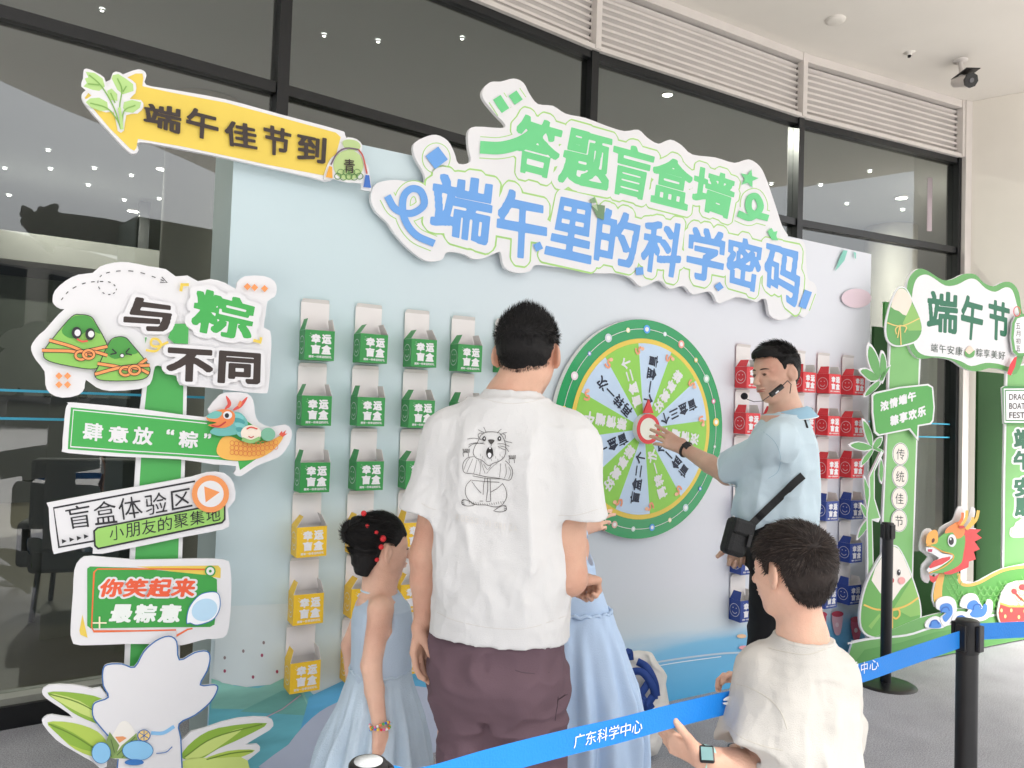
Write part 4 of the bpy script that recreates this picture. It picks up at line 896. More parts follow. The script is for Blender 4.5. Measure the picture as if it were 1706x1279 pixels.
b = MB(); disc(b, 0, .056, WT0+.0358, pr('#EFEFE2'), seg=36); b.obj('hub_face', wh)
b = MB(); V = [wpt(WU-.032, WZ+.080, WT0+.034), wpt(WU+.032, WZ+.080, WT0+.034), wpt(WU, WZ+.150, WT0+.034)]; V2 = [v-ND*.012 for v in V]
b.add(V+V2, [(0, 1, 2), (3, 5, 4), (0, 3, 4, 1), (1, 4, 5, 2), (2, 5, 3, 0)], REDL); b.obj('pointer', wh)
# ================================================================== FESTIVAL PHOTO ARCH
A0, A1 = at_z(1568, 1092, 0.), at_z(1706, 1064, 0.); UA = A1-A0; UA[2] = 0; UA /= np.linalg.norm(UA); NA = np.cross(UA, [0, 0, 1.]); NA /= np.linalg.norm(NA)
if NA[1] > 0: NA = -NA
arch = thing('festival_arch', 'green cut-out photo arch with dragon, dumplings and bamboo right of the wall', 'photo arch', (A0[0], A0[1], 0))
AG, AG2, AGD, BEI = pr('#7DB870'), pr('#63A35C'), pr('#3E8A46'), pr('#EDE4DA')
DG = mat('dark green felt', '#1F4D1C', .8, var=.06)
def alayer(name, pts, m, dn, smooth=0, t=.012, lab=None, parent=None):
    Q = Sheet(A0+NA*dn, NA); Q.board(name, pts, m, smooth=smooth, t=t); o = Q.done(parent or arch)[name]
    if lab: o['label'] = lab
    Q.root = o; return Q
k8 = crop(1380, 420, 3.365); kA = crop(1406, 780, 3.997); kB = crop(1540, 780, 4.566)
# rear frame in dark green (its own depth behind the front boards)
def bx(p, q, z0, z1, dn0, dn1, m, name, lab=None):
    c = [p+NA*dn0, q+NA*dn0, q+NA*dn1, p+NA*dn1]; b = MB(); V = [(v[0], v[1], z) for z in (z0, z1) for v in c]
    b.add(V, [(0, 1, 2, 3), (4, 7, 6, 5), (0, 4, 5, 1), (1, 5, 6, 2), (2, 6, 7, 3), (3, 7, 4, 0)], m); o = b.obj(name, arch)
    if lab: o['label'] = lab
def pa(x, y, dn): q = on_plane(x, y, A0+NA*dn, NA); return q
l0 = pa(1452, 800, -.45); l1 = pa(1500, 800, -.45)
bx(pa(1452, 800, -.42), pa(1498, 800, -.42), 0, pa(1470, 545, -.42)[2], 0, -.02, DG, 'rear_panel', 'dark green back panel of the left leg'); bx(pa(1470, 800, -.40), pa(1500, 800, -.40), pa(1470, 543, -.4)[2], pa(1480, 503, -.4)[2], 0, -.02, pr('#4E9A4C'), 'rear_panel')
bx(pa(1628, 800, -.42), pa(1720, 800, -.42), 0, pa(1650, 620, -.42)[2], 0, -.02, DG, 'rear_panel')
bx(pa(1512, 950, -.3), pa(1600, 950, -.3), 0, pa(1540, 918, -.3)[2], 0, -.02, DG, 'rear_panel')
# legs
Q = alayer('left_leg', [(1482, 560), (1536, 560), (1532, 640), (1527, 780), (1522, 930), (1518, 1100), (1464, 1110), (1470, 860), (1476, 726)], WHITE, 0.)
Q.poly('leg_print', [(1484.5, 562), (1532, 562), (1529.5, 640), (1524.5, 780), (1519.5, 930), (1516, 1098), (1467, 1108), (1472.5, 860), (1478.5, 726)], AG)
for ch, (x, y) in zip('传统佳节', [(1499.8, 756), (1498.8, 793), (1497.4, 830), (1496.4, 867)]):
    Q.ell('medallion_print', (x, y), 13.6, 19, WHITE); Q.ell('medallion_print', (x, y), 12.6, 18, DKT); Q.ell('medallion_print', (x, y), 12.0, 17.3, BEI)
    Q.text('lettering', ch, [(x-6.8, y-9), (x+6.8, y-8), (x+6.6, y+10), (x-7, y+9)], pr('#3F4A46'), bold=.015)
Q.done()
Q = alayer('right_leg', [(1676, 610), (1750, 600), (1748, 1075), (1664, 1085), (1670, 942), (1672, 780)], WHITE, 0.)
Q.poly('leg_print', [(1679, 612), (1748, 603), (1746, 1074), (1667, 1084), (1673, 942), (1675, 780)], AG); 
for ch, (x, y, h) in zip('端午安康', [(1706, 731, 17), (1705, 767, 16), (1706, 811, 16), (1707, 843, 17)]):
    outl_text(Q, ch, [(x-17, y-h), (x+17, y-h-1), (x+17, y+h-1), (x-17, y+h)], pr('#2F6B50'), .07, .13, .13, None, WHITE)
Q.off += .002
Q.poly('cloud_print', kA((1100,440),(1105,400),(1130,385),(1140,360),(1165,345),(1180,335),(1260,345),(1300,440),(1180,460),(1120,460)), pr('#E6E4DC'), smooth=3)
Q.ring('cloud_print', kA((1135, 420))[0], 6, 6, 1, pr('#9a9a90'), seg=14); Q.ring('cloud_print', kA((1185, 405))[0], 5, 4, 1, pr('#9a9a90'), seg=14)
Q.done()
# top board
top = k8((445,170),(468,122),(510,92),(560,106),(640,155),(700,150),(760,122),(825,125),(870,170),(925,191),(980,168),(1030,172),(1068,225),(1085,330),(1110,420),(1100,560),(1055,680),(1000,668),(960,655),(900,650),(830,668),(760,650),(690,604),(600,590),(560,595),(500,592),(455,530),(440,400),(438,250))
Q = alayer('top_board', top, AG2, .02, smooth=3, t=.02)
Q.b = {}
Q.poly('top_print', k8((475,200),(500,142),(545,125),(590,145),(655,187),(720,182),(785,150),(830,155),(880,202),(935,222),(990,197),(1030,212),(1055,290),(1072,380),(1060,560),(1025,640),(950,625),(880,620),(800,638),(740,610),(650,588),(540,578),(490,540),(470,460),(466,300)), WHITE, smooth=3)
TG = pr('#276F52')
for ch, q in [('端', k8((556,210),(728,228),(722,462),(550,440))), ('午', k8((745,232),(882,268),(852,505),(740,480))), ('节', k8((898,258),(1017,290),(1010,512),(892,482)))]:
    Q.text('lettering', ch, q, TG, bold=.045)
for i, ch in enumerate('端午安康'): x = 574+i*46; y = 510+i*6; Q.text('lettering', ch, k8((x, y), (x+38, y+4), (x+37, y+52), (x-1, y+48)), pr('#4A5A50'))
for i, ch in enumerate('粽享美好'): x = 826+i*42; y = 538+i*5; Q.text('lettering', ch, k8((x, y), (x+36, y+4), (x+35, y+50), (x-1, y+46)), pr('#4A5A50'))
x, y = k8((788, 562))[0]; Q.poly('dumpling_print', [(x-8, y-2), (x, y-11), (x+8, y-2), (x+6, y+7), (x-6, y+7)], pr('#EBD2C0'), smooth=3); Q.poly('dumpling_print', [(x-8, y-3), (x-1, y+3), (x+8, y-4), (x+7, y+6), (x, y+9), (x-7, y+6)], AG2, smooth=3)
Q.done()
# big dumpling top left
P = k8((405,192),(440,205),(480,280),(520,370),(530,440),(500,500),(440,522),(380,530),(335,505),(318,450),(322,380),(345,290),(375,215)); Q = alayer('dumpling_board', P, WHITE, 0.0225, smooth=3, t=.007)
Q.poly('dumpling_print', k8((405,200),(436,212),(472,282),(512,372),(522,440),(494,492),(438,514),(382,522),(340,498),(326,448),(330,382),(352,292),(380,222)), AG2, smooth=3)
Q.poly('dumpling_print', k8((403,203),(434,214),(468,278),(435,355),(395,330),(350,306),(378,226)), pr('#E9DECF'), smooth=2)
Q.poly('dumpling_print', k8((468,285),(512,370),(522,438),(450,440),(415,400)), pr('#8FBE68')); Q.line('cord_print', k8((328,395),(380,412),(430,408),(510,370)), 1.8, pr('#E9CB7C'), smooth=4)
for PP in [((400,410),(375,430),(380,460)), ((400,410),(435,420),(425,450)), ((400,412),(405,520)), ((398,412),(385,480))]: Q.line('cord_print', k8(*PP), 1.8, pr('#E9CB7C'), smooth=4)
Q.done()
# hanging tag
P = k8((1032,395),(1050,360),(1085,345),(1150,345),(1150,580),(1060,582),(1035,560),(1025,480)); Q = alayer('tag_board', P, AG2, .05, smooth=0); Q.poly('tag_print', k8((1045,400),(1058,372),(1085,362),(1145,362),(1145,565),(1065,565),(1048,548),(1038,480)), WHITE)
for i, ch in enumerate('五月初五'): x, y = k8((1063, 413+i*42))[0]; Q.text('lettering', ch, [(x-3.6, y-4.6), (x+3.6, y-4.2), (x+3.6, y+5), (x-3.6, y+4.6)], DKT)
Q.ring('cord_print', k8((1055, 332))[0], 5.5, 8, 1.4, pr('#D8484E'), seg=16); Q.poly('tassel_print', k8((1040,590),(1055,585),(1045,640),(1020,692),(1000,680),(1015,630)), pr('#D8323A')); Q.done()
# english board
P = k8((975,760),(990,750),(1200,755),(1200,965),(985,962)); Q = alayer('english_board', P, AGD, .03)
Q.poly('border_print', k8((982,764),(1190,762),(1190,958),(986,955)), WHITE); Q.poly('border_print', k8((988,772),(1188,770),(1188,948),(992,946)), AGD); Q.poly('border_print', k8((993,778),(1186,776),(1186,942),(996,940)), WHITE)
for i, t in enumerate(('DRAGON', 'BOAT', 'FESTIVAL')): y = 797+i*51; wl = 150 if i == 0 else 88 if i == 1 else 175; Q.text('lettering', t, k8((1012, y-3), (1012+wl, y-3), (1012+wl, y+31), (1012, y+31)), DKT, bold=.02)
Q.done()
# speech bubble
P = k8((245,800),(262,785),(400,755),(560,738),(588,755),(597,870),(590,945),(575,965),(508,975),(505,1058),(455,995),(280,1030),(258,1010),(245,900)); Q = alayer('speech_board', P, WHITE, .03, t=.007)
Q.poly('speech_print', k8((252,805),(268,793),(400,763),(556,747),(580,760),(589,870),(582,940),(568,957),(500,968),(496,1035),(458,986),(286,1020),(266,1004),(253,900)), pr('#55A552'))
for i, ch in enumerate('浓情端午'): x = 290+i*51; y = 838-i*17; outl_text(Q, ch, k8((x, y), (x+47, y-12), (x+48, y+44), (x+1, y+56)), WHITE, .085, .1, .1, None, None)
for i, ch in enumerate('粽享欢乐'): x = 345+i*51; y = 918-i*16; outl_text(Q, ch, k8((x, y), (x+47, y-12), (x+48, y+46), (x+1, y+58)), WHITE, .085, .1, .1, None, None)
Q.done()
# bamboo
bm_ = [(1446, 770), (1452, 730), (1458, 730), (1462, 800), (1460, 900), (1462, 960), (1450, 1000), (1446, 1110), (1436, 1110), (1440, 960), (1444, 860)]
Q = alayer('bamboo_board', kA((165,60),(250,-120),(262,-100),(205,20),(205,200),(245,330),(230,360),(190,345),(200,700),(205,1240),(150,1240),(155,600),(150,300),(168,180)), WHITE, .012); Q.poly('bamboo_print', kA((172,60),(250,-105),(198,18),(198,200),(236,330),(184,338),(192,700),(196,1240),(158,1240),(163,600),(158,300),(176,180)), AG)
Q.done()
leaves = [k8((230,525),(262,560),(285,620),(290,690),(278,705),(240,650),(222,585)), k8((300,565),(318,590),(325,650),(305,720),(292,690),(290,620)), k8((180,665),(215,655),(270,690),(282,712),(240,720),(205,695)), k8((205,805),(230,760),(280,722),(285,745),(240,790)), k8((345,640),(330,670),(300,720),(288,705),(318,660)), k8((195,945),(225,975),(245,1030),(245,1090),(222,1060),(205,1010)), k8((125,1080),(170,1065),(225,1080),(245,1098),(200,1112),(150,1100)), k8((186,1195),(200,1150),(240,1108),(250,1115),(225,1160)), k8((300,1040),(290,1080),(258,1105),(250,1090),(270,1050)), k8((310,1120),(285,1118),(255,1102),(265,1095),(295,1105)),
  kA((135,65),(155,110),(172,170),(168,300),(150,240),(138,150)), kA((92,465),(110,400),(150,345),(165,340),(150,400),(115,445)), kA((112,240),(140,260),(165,320),(150,330),(125,290)), kA((245,-60),(262,0),(252,90),(235,40))]
for P in leaves:
    c = np.mean(P, 0); Q = alayer('leaf', [tuple(c+(np.array(p)-c)*1.22) for p in P], WHITE, 0.0100, smooth=2, t=.007); Q.poly('leaf_print', P, AG2, smooth=2); Q.done()
# base with hills
Q = alayer('base_board', [(1404, 1128), (1412, 1100), (1421, 1068), (1455, 1062), (1530, 1030), (1600, 1012), (1660, 1000), (1760, 985), (1760, 1054), (1568, 1092)], pr('#6EA862'), .03)
Q.line('hill_print', [(1412, 1072), (1450, 1064), (1510, 1058), (1550, 1046), (1600, 1036), (1680, 1020), (1750, 1010)], 3.5, WHITE, smooth=4)
Q.poly('hill_print', [(1406, 1126), (1440, 1082), (1500, 1070), (1560, 1052), (1640, 1040), (1750, 1030), (1758, 1052), (1568, 1090)], pr('#5E9A55'), smooth=0); Q.done()
# girl dumpling
P = kA((335,510),(365,525),(400,580),(440,670),(478,780),(508,880),(518,980),(495,1060),(430,1108),(310,1140),(180,1128),(120,1082),(103,1000),(115,880),(150,760),(200,655),(250,575),(295,522)); Q = alayer('dumpling_board', P, WHITE, .0275, smooth=3)
Q.poly('dumpling_print', kA((335,520),(362,534),(393,586),(432,675),(470,784),(499,882),(508,980),(486,1052),(424,1098),(310,1128),(186,1117),(128,1074),(112,1000),(124,884),(158,764),(208,660),(256,582),(298,532)), pr('#6AAB57'), smooth=3)
Q.poly('dumpling_print', kA((335,522),(362,536),(393,588),(432,677),(448,725),(380,800),(318,890),(240,830),(182,745),(208,662),(256,584),(298,534)), pr('#EFE8E0'), smooth=0)
Q.poly('dumpling_print', kA((450,735),(500,885),(508,975),(440,990),(330,930)), pr('#8CBF66')); Q.poly('dumpling_print', kA((160,1050),(235,965),(242,985),(180,1070)), pr('#8CBF66'))
Q.line('cord_print', kA((130,908),(220,940),(340,935),(420,910),(495,860)), 3, pr('#EBC25F'), smooth=4)
for PP in [((318,940),(318,1065)), ((320,945),(360,940),(368,975),(345,1000),(325,990)),]: Q.line('cord_print', kA(*PP), 3, pr('#EBC25F'), smooth=4)
Q.ell('face_print', kA((362, 693))[0], 3, 5.2, INK); Q.ell('face_print', kA((365, 685))[0], 1, 1.6, WHITE); Q.ell('face_print', kA((380, 747))[0], 6, 6, pr('#EDA7A4')); Q.ell('face_print', kA((320, 745))[0], 2.2, 4, pr('#C63E3E')); Q.done()
# dragon
P = kA((545,405),(575,400),(592,425),(600,450),(630,430),(640,395),(690,365),(725,345),(742,300),(762,255),(795,260),(800,300),(795,340),(830,320),(845,262),(872,265),(870,320),(830,390),(880,400),(862,430),(888,458),(845,485),(875,535),(838,555),(850,600),(805,620),(800,655),(770,660),(765,700),(790,755),(830,770),(900,745),(1000,690),(1100,655),(1320,625),(1400,700),(1400,960),(1000,960),(900,940),(640,930),(600,910),(585,850),(600,770),(608,705),(580,720),(560,765),(525,745),(515,700),(520,640),(560,590),(505,545),(508,480),(525,425)); Q = alayer('dragon_board', P, WHITE, .03, smooth=2, t=.007)
Q.poly('dragon_print', kA((760,668),(752,740),(780,775),(840,785),(920,760),(1000,712),(1100,678),(1320,650),(1390,720),(1390,950),(900,935),(650,925),(605,905),(592,850),(608,770),(640,690)), pr('#5FA650'), smooth=2)
Q.line('dragon_print', kA((762,700),(775,762),(830,778),(910,755),(1000,705),(1100,668),(1320,640)), 5, pr('#E9B45F'), smooth=4)
Q.poly('dragon_print', kA((630,700),(668,705),(655,780),(652,860),(668,920),(610,905),(594,850),(606,775)), pr('#E9B45F'), smooth=2)
sc_ = pr('#7DBB68')
for i in range(16):
    for j in range(6):
        X, Y = kA((700+i*40+(j % 2)*20, 722+j*36))[0]
        if (i > 3 and (822-i*12) > 735+j*36+90-i*8) : continue
        if 722+j*36 < 800-(max(0, 700+i*40-850))*.26 and i > 1: continue
        Q.line('scale_print', [(X-5, Y-3), (X-2, Y+3), (X+3, Y+3), (X+5, Y-3)], 1.1, sc_, smooth=3)
Q.poly('dragon_print', kA((770,395),(880,403),(850,430),(886,458),(838,482),(872,533),(832,550),(846,600),(800,615),(797,652),(735,680),(680,700),(640,700),(625,680),(720,600),(740,480)), pr('#D9494B'))
Q.poly('dragon_print', kA((600,455),(640,425),(700,400),(760,420),(775,480),(762,560),(750,620),(700,660),(620,690),(560,690),(525,675),(600,640),(660,600),(690,572),(620,540),(560,515),(530,520)), pr('#6AAF58'), smooth=2)
Q.poly('dragon_print', kA((640,430),(650,395),(690,368),(728,350),(770,385),(765,440),(720,465),(690,420)), pr('#E58A4A'), smooth=2)
Q.poly('dragon_print', kA((515,500),(520,440),(550,410),(578,405),(592,430),(590,485),(560,500)), pr('#EBA950'), smooth=3); Q.ell('dragon_print', kA((560, 475))[0], 2.4, 4, pr('#5A2E1E'), rot=20)
Q.poly('dragon_print', kA((512,520),(560,520),(620,560),(690,572),(688,590),(650,620),(590,660),(530,685),(515,670),(560,620),(600,590),(550,560),(512,545)), WHITE, smooth=0)
Q.poly('dragon_print', kA((560,610),(620,590),(676,580),(670,600),(620,632),(540,660),(530,650)), pr('#D9494B')); Q.poly('dragon_print', kA((522,532),(555,532),(550,552),(524,548)), pr('#B83A5A'))
Q.line('dragon_print', kA((510,508),(560,515),(620,548),(690,568),(684,605),(620,655),(530,690)), 1.8, pr('#EBA950'), smooth=3)
for PP in [((725,370),(750,330),(755,290)), ((735,390),(775,330),(782,275)), ((775,400),(815,350),(822,320)), ((780,400),(840,340),(858,275))]: Q.line('antler_print', kA(*PP), 5, pr('#EBB954') if PP[0][0] > 730 else pr('#E8743E'), smooth=4)
Q.ell('face_print', kA((682, 475))[0], 7.2, 10.5, WHITE); Q.ell('face_print', kA((676, 478))[0], 4.4, 6.5, INK); Q.ell('face_print', kA((672, 465))[0], 1.4, 2, WHITE)
Q.poly('dragon_print', kA((528,700),(560,715),(600,690),(575,740),(555,755),(535,740)), pr('#D9494B')); Q.ell('dragon_print', kA((745, 385))[0], 5, 2.4, pr('#C63A3A')); Q.done()
# waves and drum
for P, n_ in [(((545,1060),(548,1020),(580,995),(620,985),(660,1010),(672,1055),(620,1068)), 0), (((615,930),(618,880),(660,855),(710,855),(745,890),(750,960),(720,1010),(672,1055),(640,1000),(680,960),(650,950)), 1), (((775,920),(790,860),(840,832),(885,845),(910,900),(935,925),(955,875),(985,880),(992,920),(980,970),(940,1010),(860,1020),(800,990),(830,940)), 2), (((720,1010),(740,965),(780,952),(830,965),(850,1010),(800,1040),(740,1040)), 3)]:
    Q = alayer('wave_board', kA(*P), WHITE, .038+.003*n_, smooth=3, t=.006)
    c = np.mean(kA(*P), 0); Pi = [tuple(c+np.array([0, 3])+(np.array(p)-c)*.62) for p in kA(*P)]
    Q.poly('wave_print', Pi, pr('#4B86D0'), smooth=3); Q.line('wave_print', [tuple(c+np.array(q)) for q in ((-8, 6), (-6, -2), (2, -4), (6, 2))], 2.2, pr('#2F62B0'), smooth=4); Q.done()
P = kA((1020,960),(1030,900),(1050,830),(1090,770),(1150,750),(1400,740),(1400,1040),(1045,1042),(1028,1000)); Q = alayer('drum_board', P, pr('#F2EADF'), .05, t=.008)
Q.poly('drum_print', kA((1028,960),(1040,905),(1100,925),(1400,930),(1400,1038),(1048,1038),(1034,1000)), pr('#DB4A48')); Q.poly('drum_print', kA((1036,900),(1052,845),(1092,782),(1152,760),(1400,750),(1400,905),(1120,905)), pr('#F0E3CC')); Q.line('drum_print', kA((1038,898),(1100,918),(1400,922)), 3.4, pr('#E9B45F'))
for x, y in [(1072, 985), (1112, 945), (1162, 990), (1200, 950), (1150, 1030), (1045, 945)]: Q.ell('drum_print', kA((x, y))[0], 2, 3.2, pr('#F2D08C'))
Q.ell('drum_print', kA((1185, 790))[0], 6, 5, pr('#D9494B')); Q.line('drum_print', kA((1130,820),(1165,860),(1200,885)), 3, pr('#B8503C')); Q.ell('drum_print', kA((1130, 818))[0], 4, 5, pr('#D9494B'), rot=-30); Q.done()
# ================================================================== STANCHIONS, BELTS, BAG
def stanchion(p, label, h=.914, rot=0.):
    t = thing('barrier_post', label, 'barrier post', (p[0], p[1], 0), 'black belt barrier posts', rot)
    b = MB(); b.lathe((0, 0, 0), [(0, .018), (.03, .018), (.14, .012), (.165, .004), (.168, 0)], BLACKM, 40); b.obj('base', t, False)
    b = MB(); b.lathe((0, 0, 0), [(.0305, .012), (.0305, h-.085), ], BLACKM, 32); b.obj('post', t, False)
    b = MB(); b.lathe((0, 0, 0), [(.031, h-.10), (.0328, h-.095), (.0328, h-.004), (.030, h), (0, h)], BLACKP, 32); b.obj('cassette', t, False)
    for k_ in range(4):
        b = MB(); a = k_*math.pi/2; c = np.array([math.cos(a)*.036, math.sin(a)*.036, h-.05]); b.box(c, (.013, .03, .078), BLACKP, rot=rotz(a), bev=.003); b.obj('belt_clip', t, False)
    return t
SA = at_d(1612, 1032, 2.4); SBp = at_d(614, 1262, 1.33); SF = at_z(1475, 1140, 0.); SR = np.array([2.75, 2.83, 0])
stanchion(SA, 'black belt barrier post at the right front with blue belts clipped on both sides', rot=.6)
t_b = stanchion(SBp, 'black belt barrier post at the bottom edge with only its round top in view', rot=.6, h=.906)
b = MB(); b.lathe((0, 0, 0), [(.024, .9065), (.024, .908), (0, .9082)], mat('pale sticker', '#B9BDBE', .6, var=.3, vscale=60), 24); b.obj('sticker', t_b, False)
stanchion(SF, 'black belt barrier post behind, standing on its round base before the big dumpling', rot=.3, h=.93)
BELT = mat('blue webbing', '#0B7CD4', .5, var=.05, vscale=6, bump=.15, bscale=220)
def belt(pts, label, wd=.052, text=None):
    """pts: (plan point, z of top edge)"""
    P = smooth_open([np.array(p) for p in pts], 10); V = []; F = []
    for p in P: V += [p, p-np.array([0, 0, wd])]
    n_ = len(P); d = P[-1]-P[0]; nn = np.array([d[1], -d[0], 0]); nn /= np.linalg.norm(nn)
    if nn[1] > 0: nn = -nn
    V2 = [v-nn*.0012 for v in V]
    b = MB(); b.add(V, [(2*i, 2*i+1, 2*i+3, 2*i+2) for i in range(n_-1)], BELT, True); b.add(V2, [(2*i, 2*i+2, 2*i+3, 2*i+1) for i in range(n_-1)], BELT, True)
    b.add(V+V2, [(2*i, 2*i+2, 2*n_+2*i+2, 2*n_+2*i) for i in range(n_-1)]+[(2*i+1, 2*n_+2*i+1, 2*n_+2*i+3, 2*i+3) for i in range(n_-1)], BELT)
    o = b.obj('barrier_belt'); setp(o, label, 'barrier belt', 'blue barrier belts'); return o, P, nn
# the belt follows the straight plan line between the two posts; heights are those of its top edge in view
LA, LB = SA.copy(), SBp.copy(); dl = (LB-LA); dl[2] = 0; Ll = np.linalg.norm(dl); dl /= Ll; nl = np.array([dl[1], -dl[0], 0]); nl /= np.linalg.norm(nl)
def on_line(x, y, off=0.): return on_plane(x, y, LA+nl*off, nl)
bp = [LA+dl*.045]; bp[0][2] = on_line(1590, 1053)[2]
for x, y in [(1510, 1080), (1430, 1106), (1320, 1128), (1215, 1151), (1120, 1173), (1030, 1196), (949, 1214), (820, 1246), (702, 1279)]: bp.append(on_line(x, y))
e_ = LB-dl*.045; e_[2] = .89; bp.append(e_)
bo, BP, bn = belt(bp, 'blue barrier belt with white lettering that the boy holds, stretched low across the front')
Q = Sheet(LA+(-nl if nl[1] > 0 else nl)*.0, nl if nl[1] < 0 else -nl, bo); Q.off = .0012
kb = crop(640, 840, 2.9125)
for i, ch in enumerate('广东科学中心'):
    x = 922+i*55.5; y = 1118-i*13.5; Q.text('lettering', ch, kb((x, y), (x+50, y-13), (x+46, y+50), (x-4, y+66)), WHITE, bold=.0)
for ch, q in [('学', [(1407, 1106), (1428, 1100), (1428, 1123), (1407, 1128)]), ('中', [(1432, 1103), (1443, 1100), (1443, 1120), (1432, 1123)]), ('心', [(1446, 1100), (1461, 1096), (1461, 1113), (1446, 1117)])]: Q.text('lettering', ch, q, WHITE)
kc = crop(1020, 980, 4.279)
Q.poly('logo', kc((778,795),(800,770),(850,752),(900,745),(900,770),(850,790)), WHITE, smooth=2); Q.poly('logo', kc((775,812),(800,805),(900,790),(900,820),(840,830),(795,825)), WHITE, smooth=2)
Q.done()
r0 = SA.copy(); dr_ = SR-SA; dr_[2] = 0; dr_ /= np.linalg.norm(dr_)
belt([np.array([*(SA+dr_*.045)[:2], .900]), np.array([*(SA+dr_*.4)[:2], .895]), np.array([*(SR-dr_*.4)[:2], .892]), np.array([*(SR-dr_*.045)[:2], .900])], 'blue barrier belt running from the right front post out of the picture to the right', .05)
stanchion(SR, 'black belt barrier post beyond the right edge of the picture', rot=.3)

# tote bag on the floor
bg_c = at_z(1066, 1262, 0.)
tb = thing('tote_bag', 'white cloth tote bag with navy blue handles slumped on the floor behind the skirt', 'bag', (bg_c[0], bg_c[1], 0))
CANV = mat('white canvas', '#E6E4DE', .8, var=.06, vscale=8, bump=.5, bscale=14); NAVY = mat('navy webbing', '#1B3E86', .7, var=.1, vscale=10)
bm = bmesh.new(); bmesh.ops.create_icosphere(bm, subdivisions=4, radius=1)
for v in bm.verts:
    x, y, z = v.co; s_ = lambda a, e: math.copysign(abs(a)**e, a)
    X, Y, Z = s_(x, .5)*.115, s_(y, .7)*.07, s_(z, .45)*.225
    n_ = .012*math.sin(14*Z+9*X)+.010*math.sin(38*Z-32*X+5*Y)+.006*math.sin(70*Z+55*X); tp = 1-.25*max(0, Z/.235)
    v.co = Vector((bg_c[0]-.012+X*tp+n_+.02*(Z+.235), bg_c[1]+Y*tp+n_, .236+Z))
me = bpy.data.meshes.new('sack'); bm.to_mesh(me); bm.free(); me.materials.append(CANV)
for p in me.polygons: p.use_smooth = True
link('sack', me, tb)
Db = bg_c[1]-.085
def strap(b, px, wdt=.016, D=Db):
    P = smooth_open([at_d(x, y, D+dd) for x, y, dd in px], 6)
    V = []; 
    for i, p in enumerate(P):
        t_ = P[min(i+1, len(P)-1)]-P[max(i-1, 0)]; t_ /= np.linalg.norm(t_); s_ = np.cross(t_, [0, 1., 0]); s_ /= np.linalg.norm(s_)+1e-9; V += [p+s_*wdt, p-s_*wdt, p+s_*wdt+np.array([0, .004, 0]), p-s_*wdt+np.array([0, .004, 0])]
    F = []
    for i in range(len(P)-1): a = 4*i; F += [(a, a+1, a+5, a+4), (a+2, a+6, a+7, a+3), (a, a+4, a+6, a+2), (a+1, a+3, a+7, a+5)]
    b.add(V, F, NAVY, True)
for px in [[(1043, 1092, 0), (1048, 1086, 0), (1050, 1100, .02)], [(1062, 1102, .0), (1078, 1112, -.02), (1090, 1135, -.02), (1094, 1160, 0)], [(1046, 1120, 0), (1070, 1120, -.02), (1088, 1145, -.03), (1090, 1165, -.01)], [(1052, 1125, -.01), (1062, 1150, -.02), (1075, 1170, -.03)], [(1085, 1130, -.02), (1072, 1150, -.03), (1058, 1168, -.03)], [(1060, 1165, -.03), (1075, 1175, -.035), (1088, 1160, -.03)], [(1066, 1172, -.03), (1078, 1178, -.035), (1088, 1172, -.03)]]:
    b = MB(); strap(b, px); b.obj('handle', tb)
Q = Sheet(np.array([0, bg_c[1]-.086, 0]), np.array([0, -1., 0]), tb); Q.poly('patch_print', [(1053, 1244), (1055, 1228), (1082, 1226), (1080, 1246)], pr('#6E9BD0')); Q.ell('patch_print', (1067, 1237), 8, 5, pr('#E8E4E0')); Q.poly('patch_print', [(1058, 1242), (1066, 1236), (1076, 1243)], pr('#C4745C')); Q.done()
# ================================================================== PEOPLE
# bodies and clothes are grown as signed distance fields (tapered limbs blended at the joints) and meshed once
def _noise3(P, seed=0):
    """value noise in [-1,1], P (...,3)"""
    g = np.random.default_rng(seed).uniform(-1, 1, (16, 16, 16)).astype(np.float32)
    i = np.floor(P).astype(np.int32); f = (P-i).astype(np.float32); f = f*f*(3-2*f); i &= 15; j = (i+1) & 15
    a = g[i[..., 0], i[..., 1], i[..., 2]]; b_ = g[j[..., 0], i[..., 1], i[..., 2]]; c = g[i[..., 0], j[..., 1], i[..., 2]]; d = g[j[..., 0], j[..., 1], i[..., 2]]
    e = g[i[..., 0], i[..., 1], j[..., 2]]; h = g[j[..., 0], i[..., 1], j[..., 2]]; k_ = g[i[..., 0], j[..., 1], j[..., 2]]; l = g[j[..., 0], j[..., 1], j[..., 2]]
    x, y, z = f[..., 0], f[..., 1], f[..., 2]
    return (a*(1-x)+b_*x)*(1-y)*(1-z)+(c*(1-x)+d*x)*y*(1-z)+(e*(1-x)+h*x)*(1-y)*z+(k_*(1-x)+l*x)*y*z
A3 = lambda *v: np.array(v, float)
def unit(v): v = np.array(v, float); return v/np.linalg.norm(v)
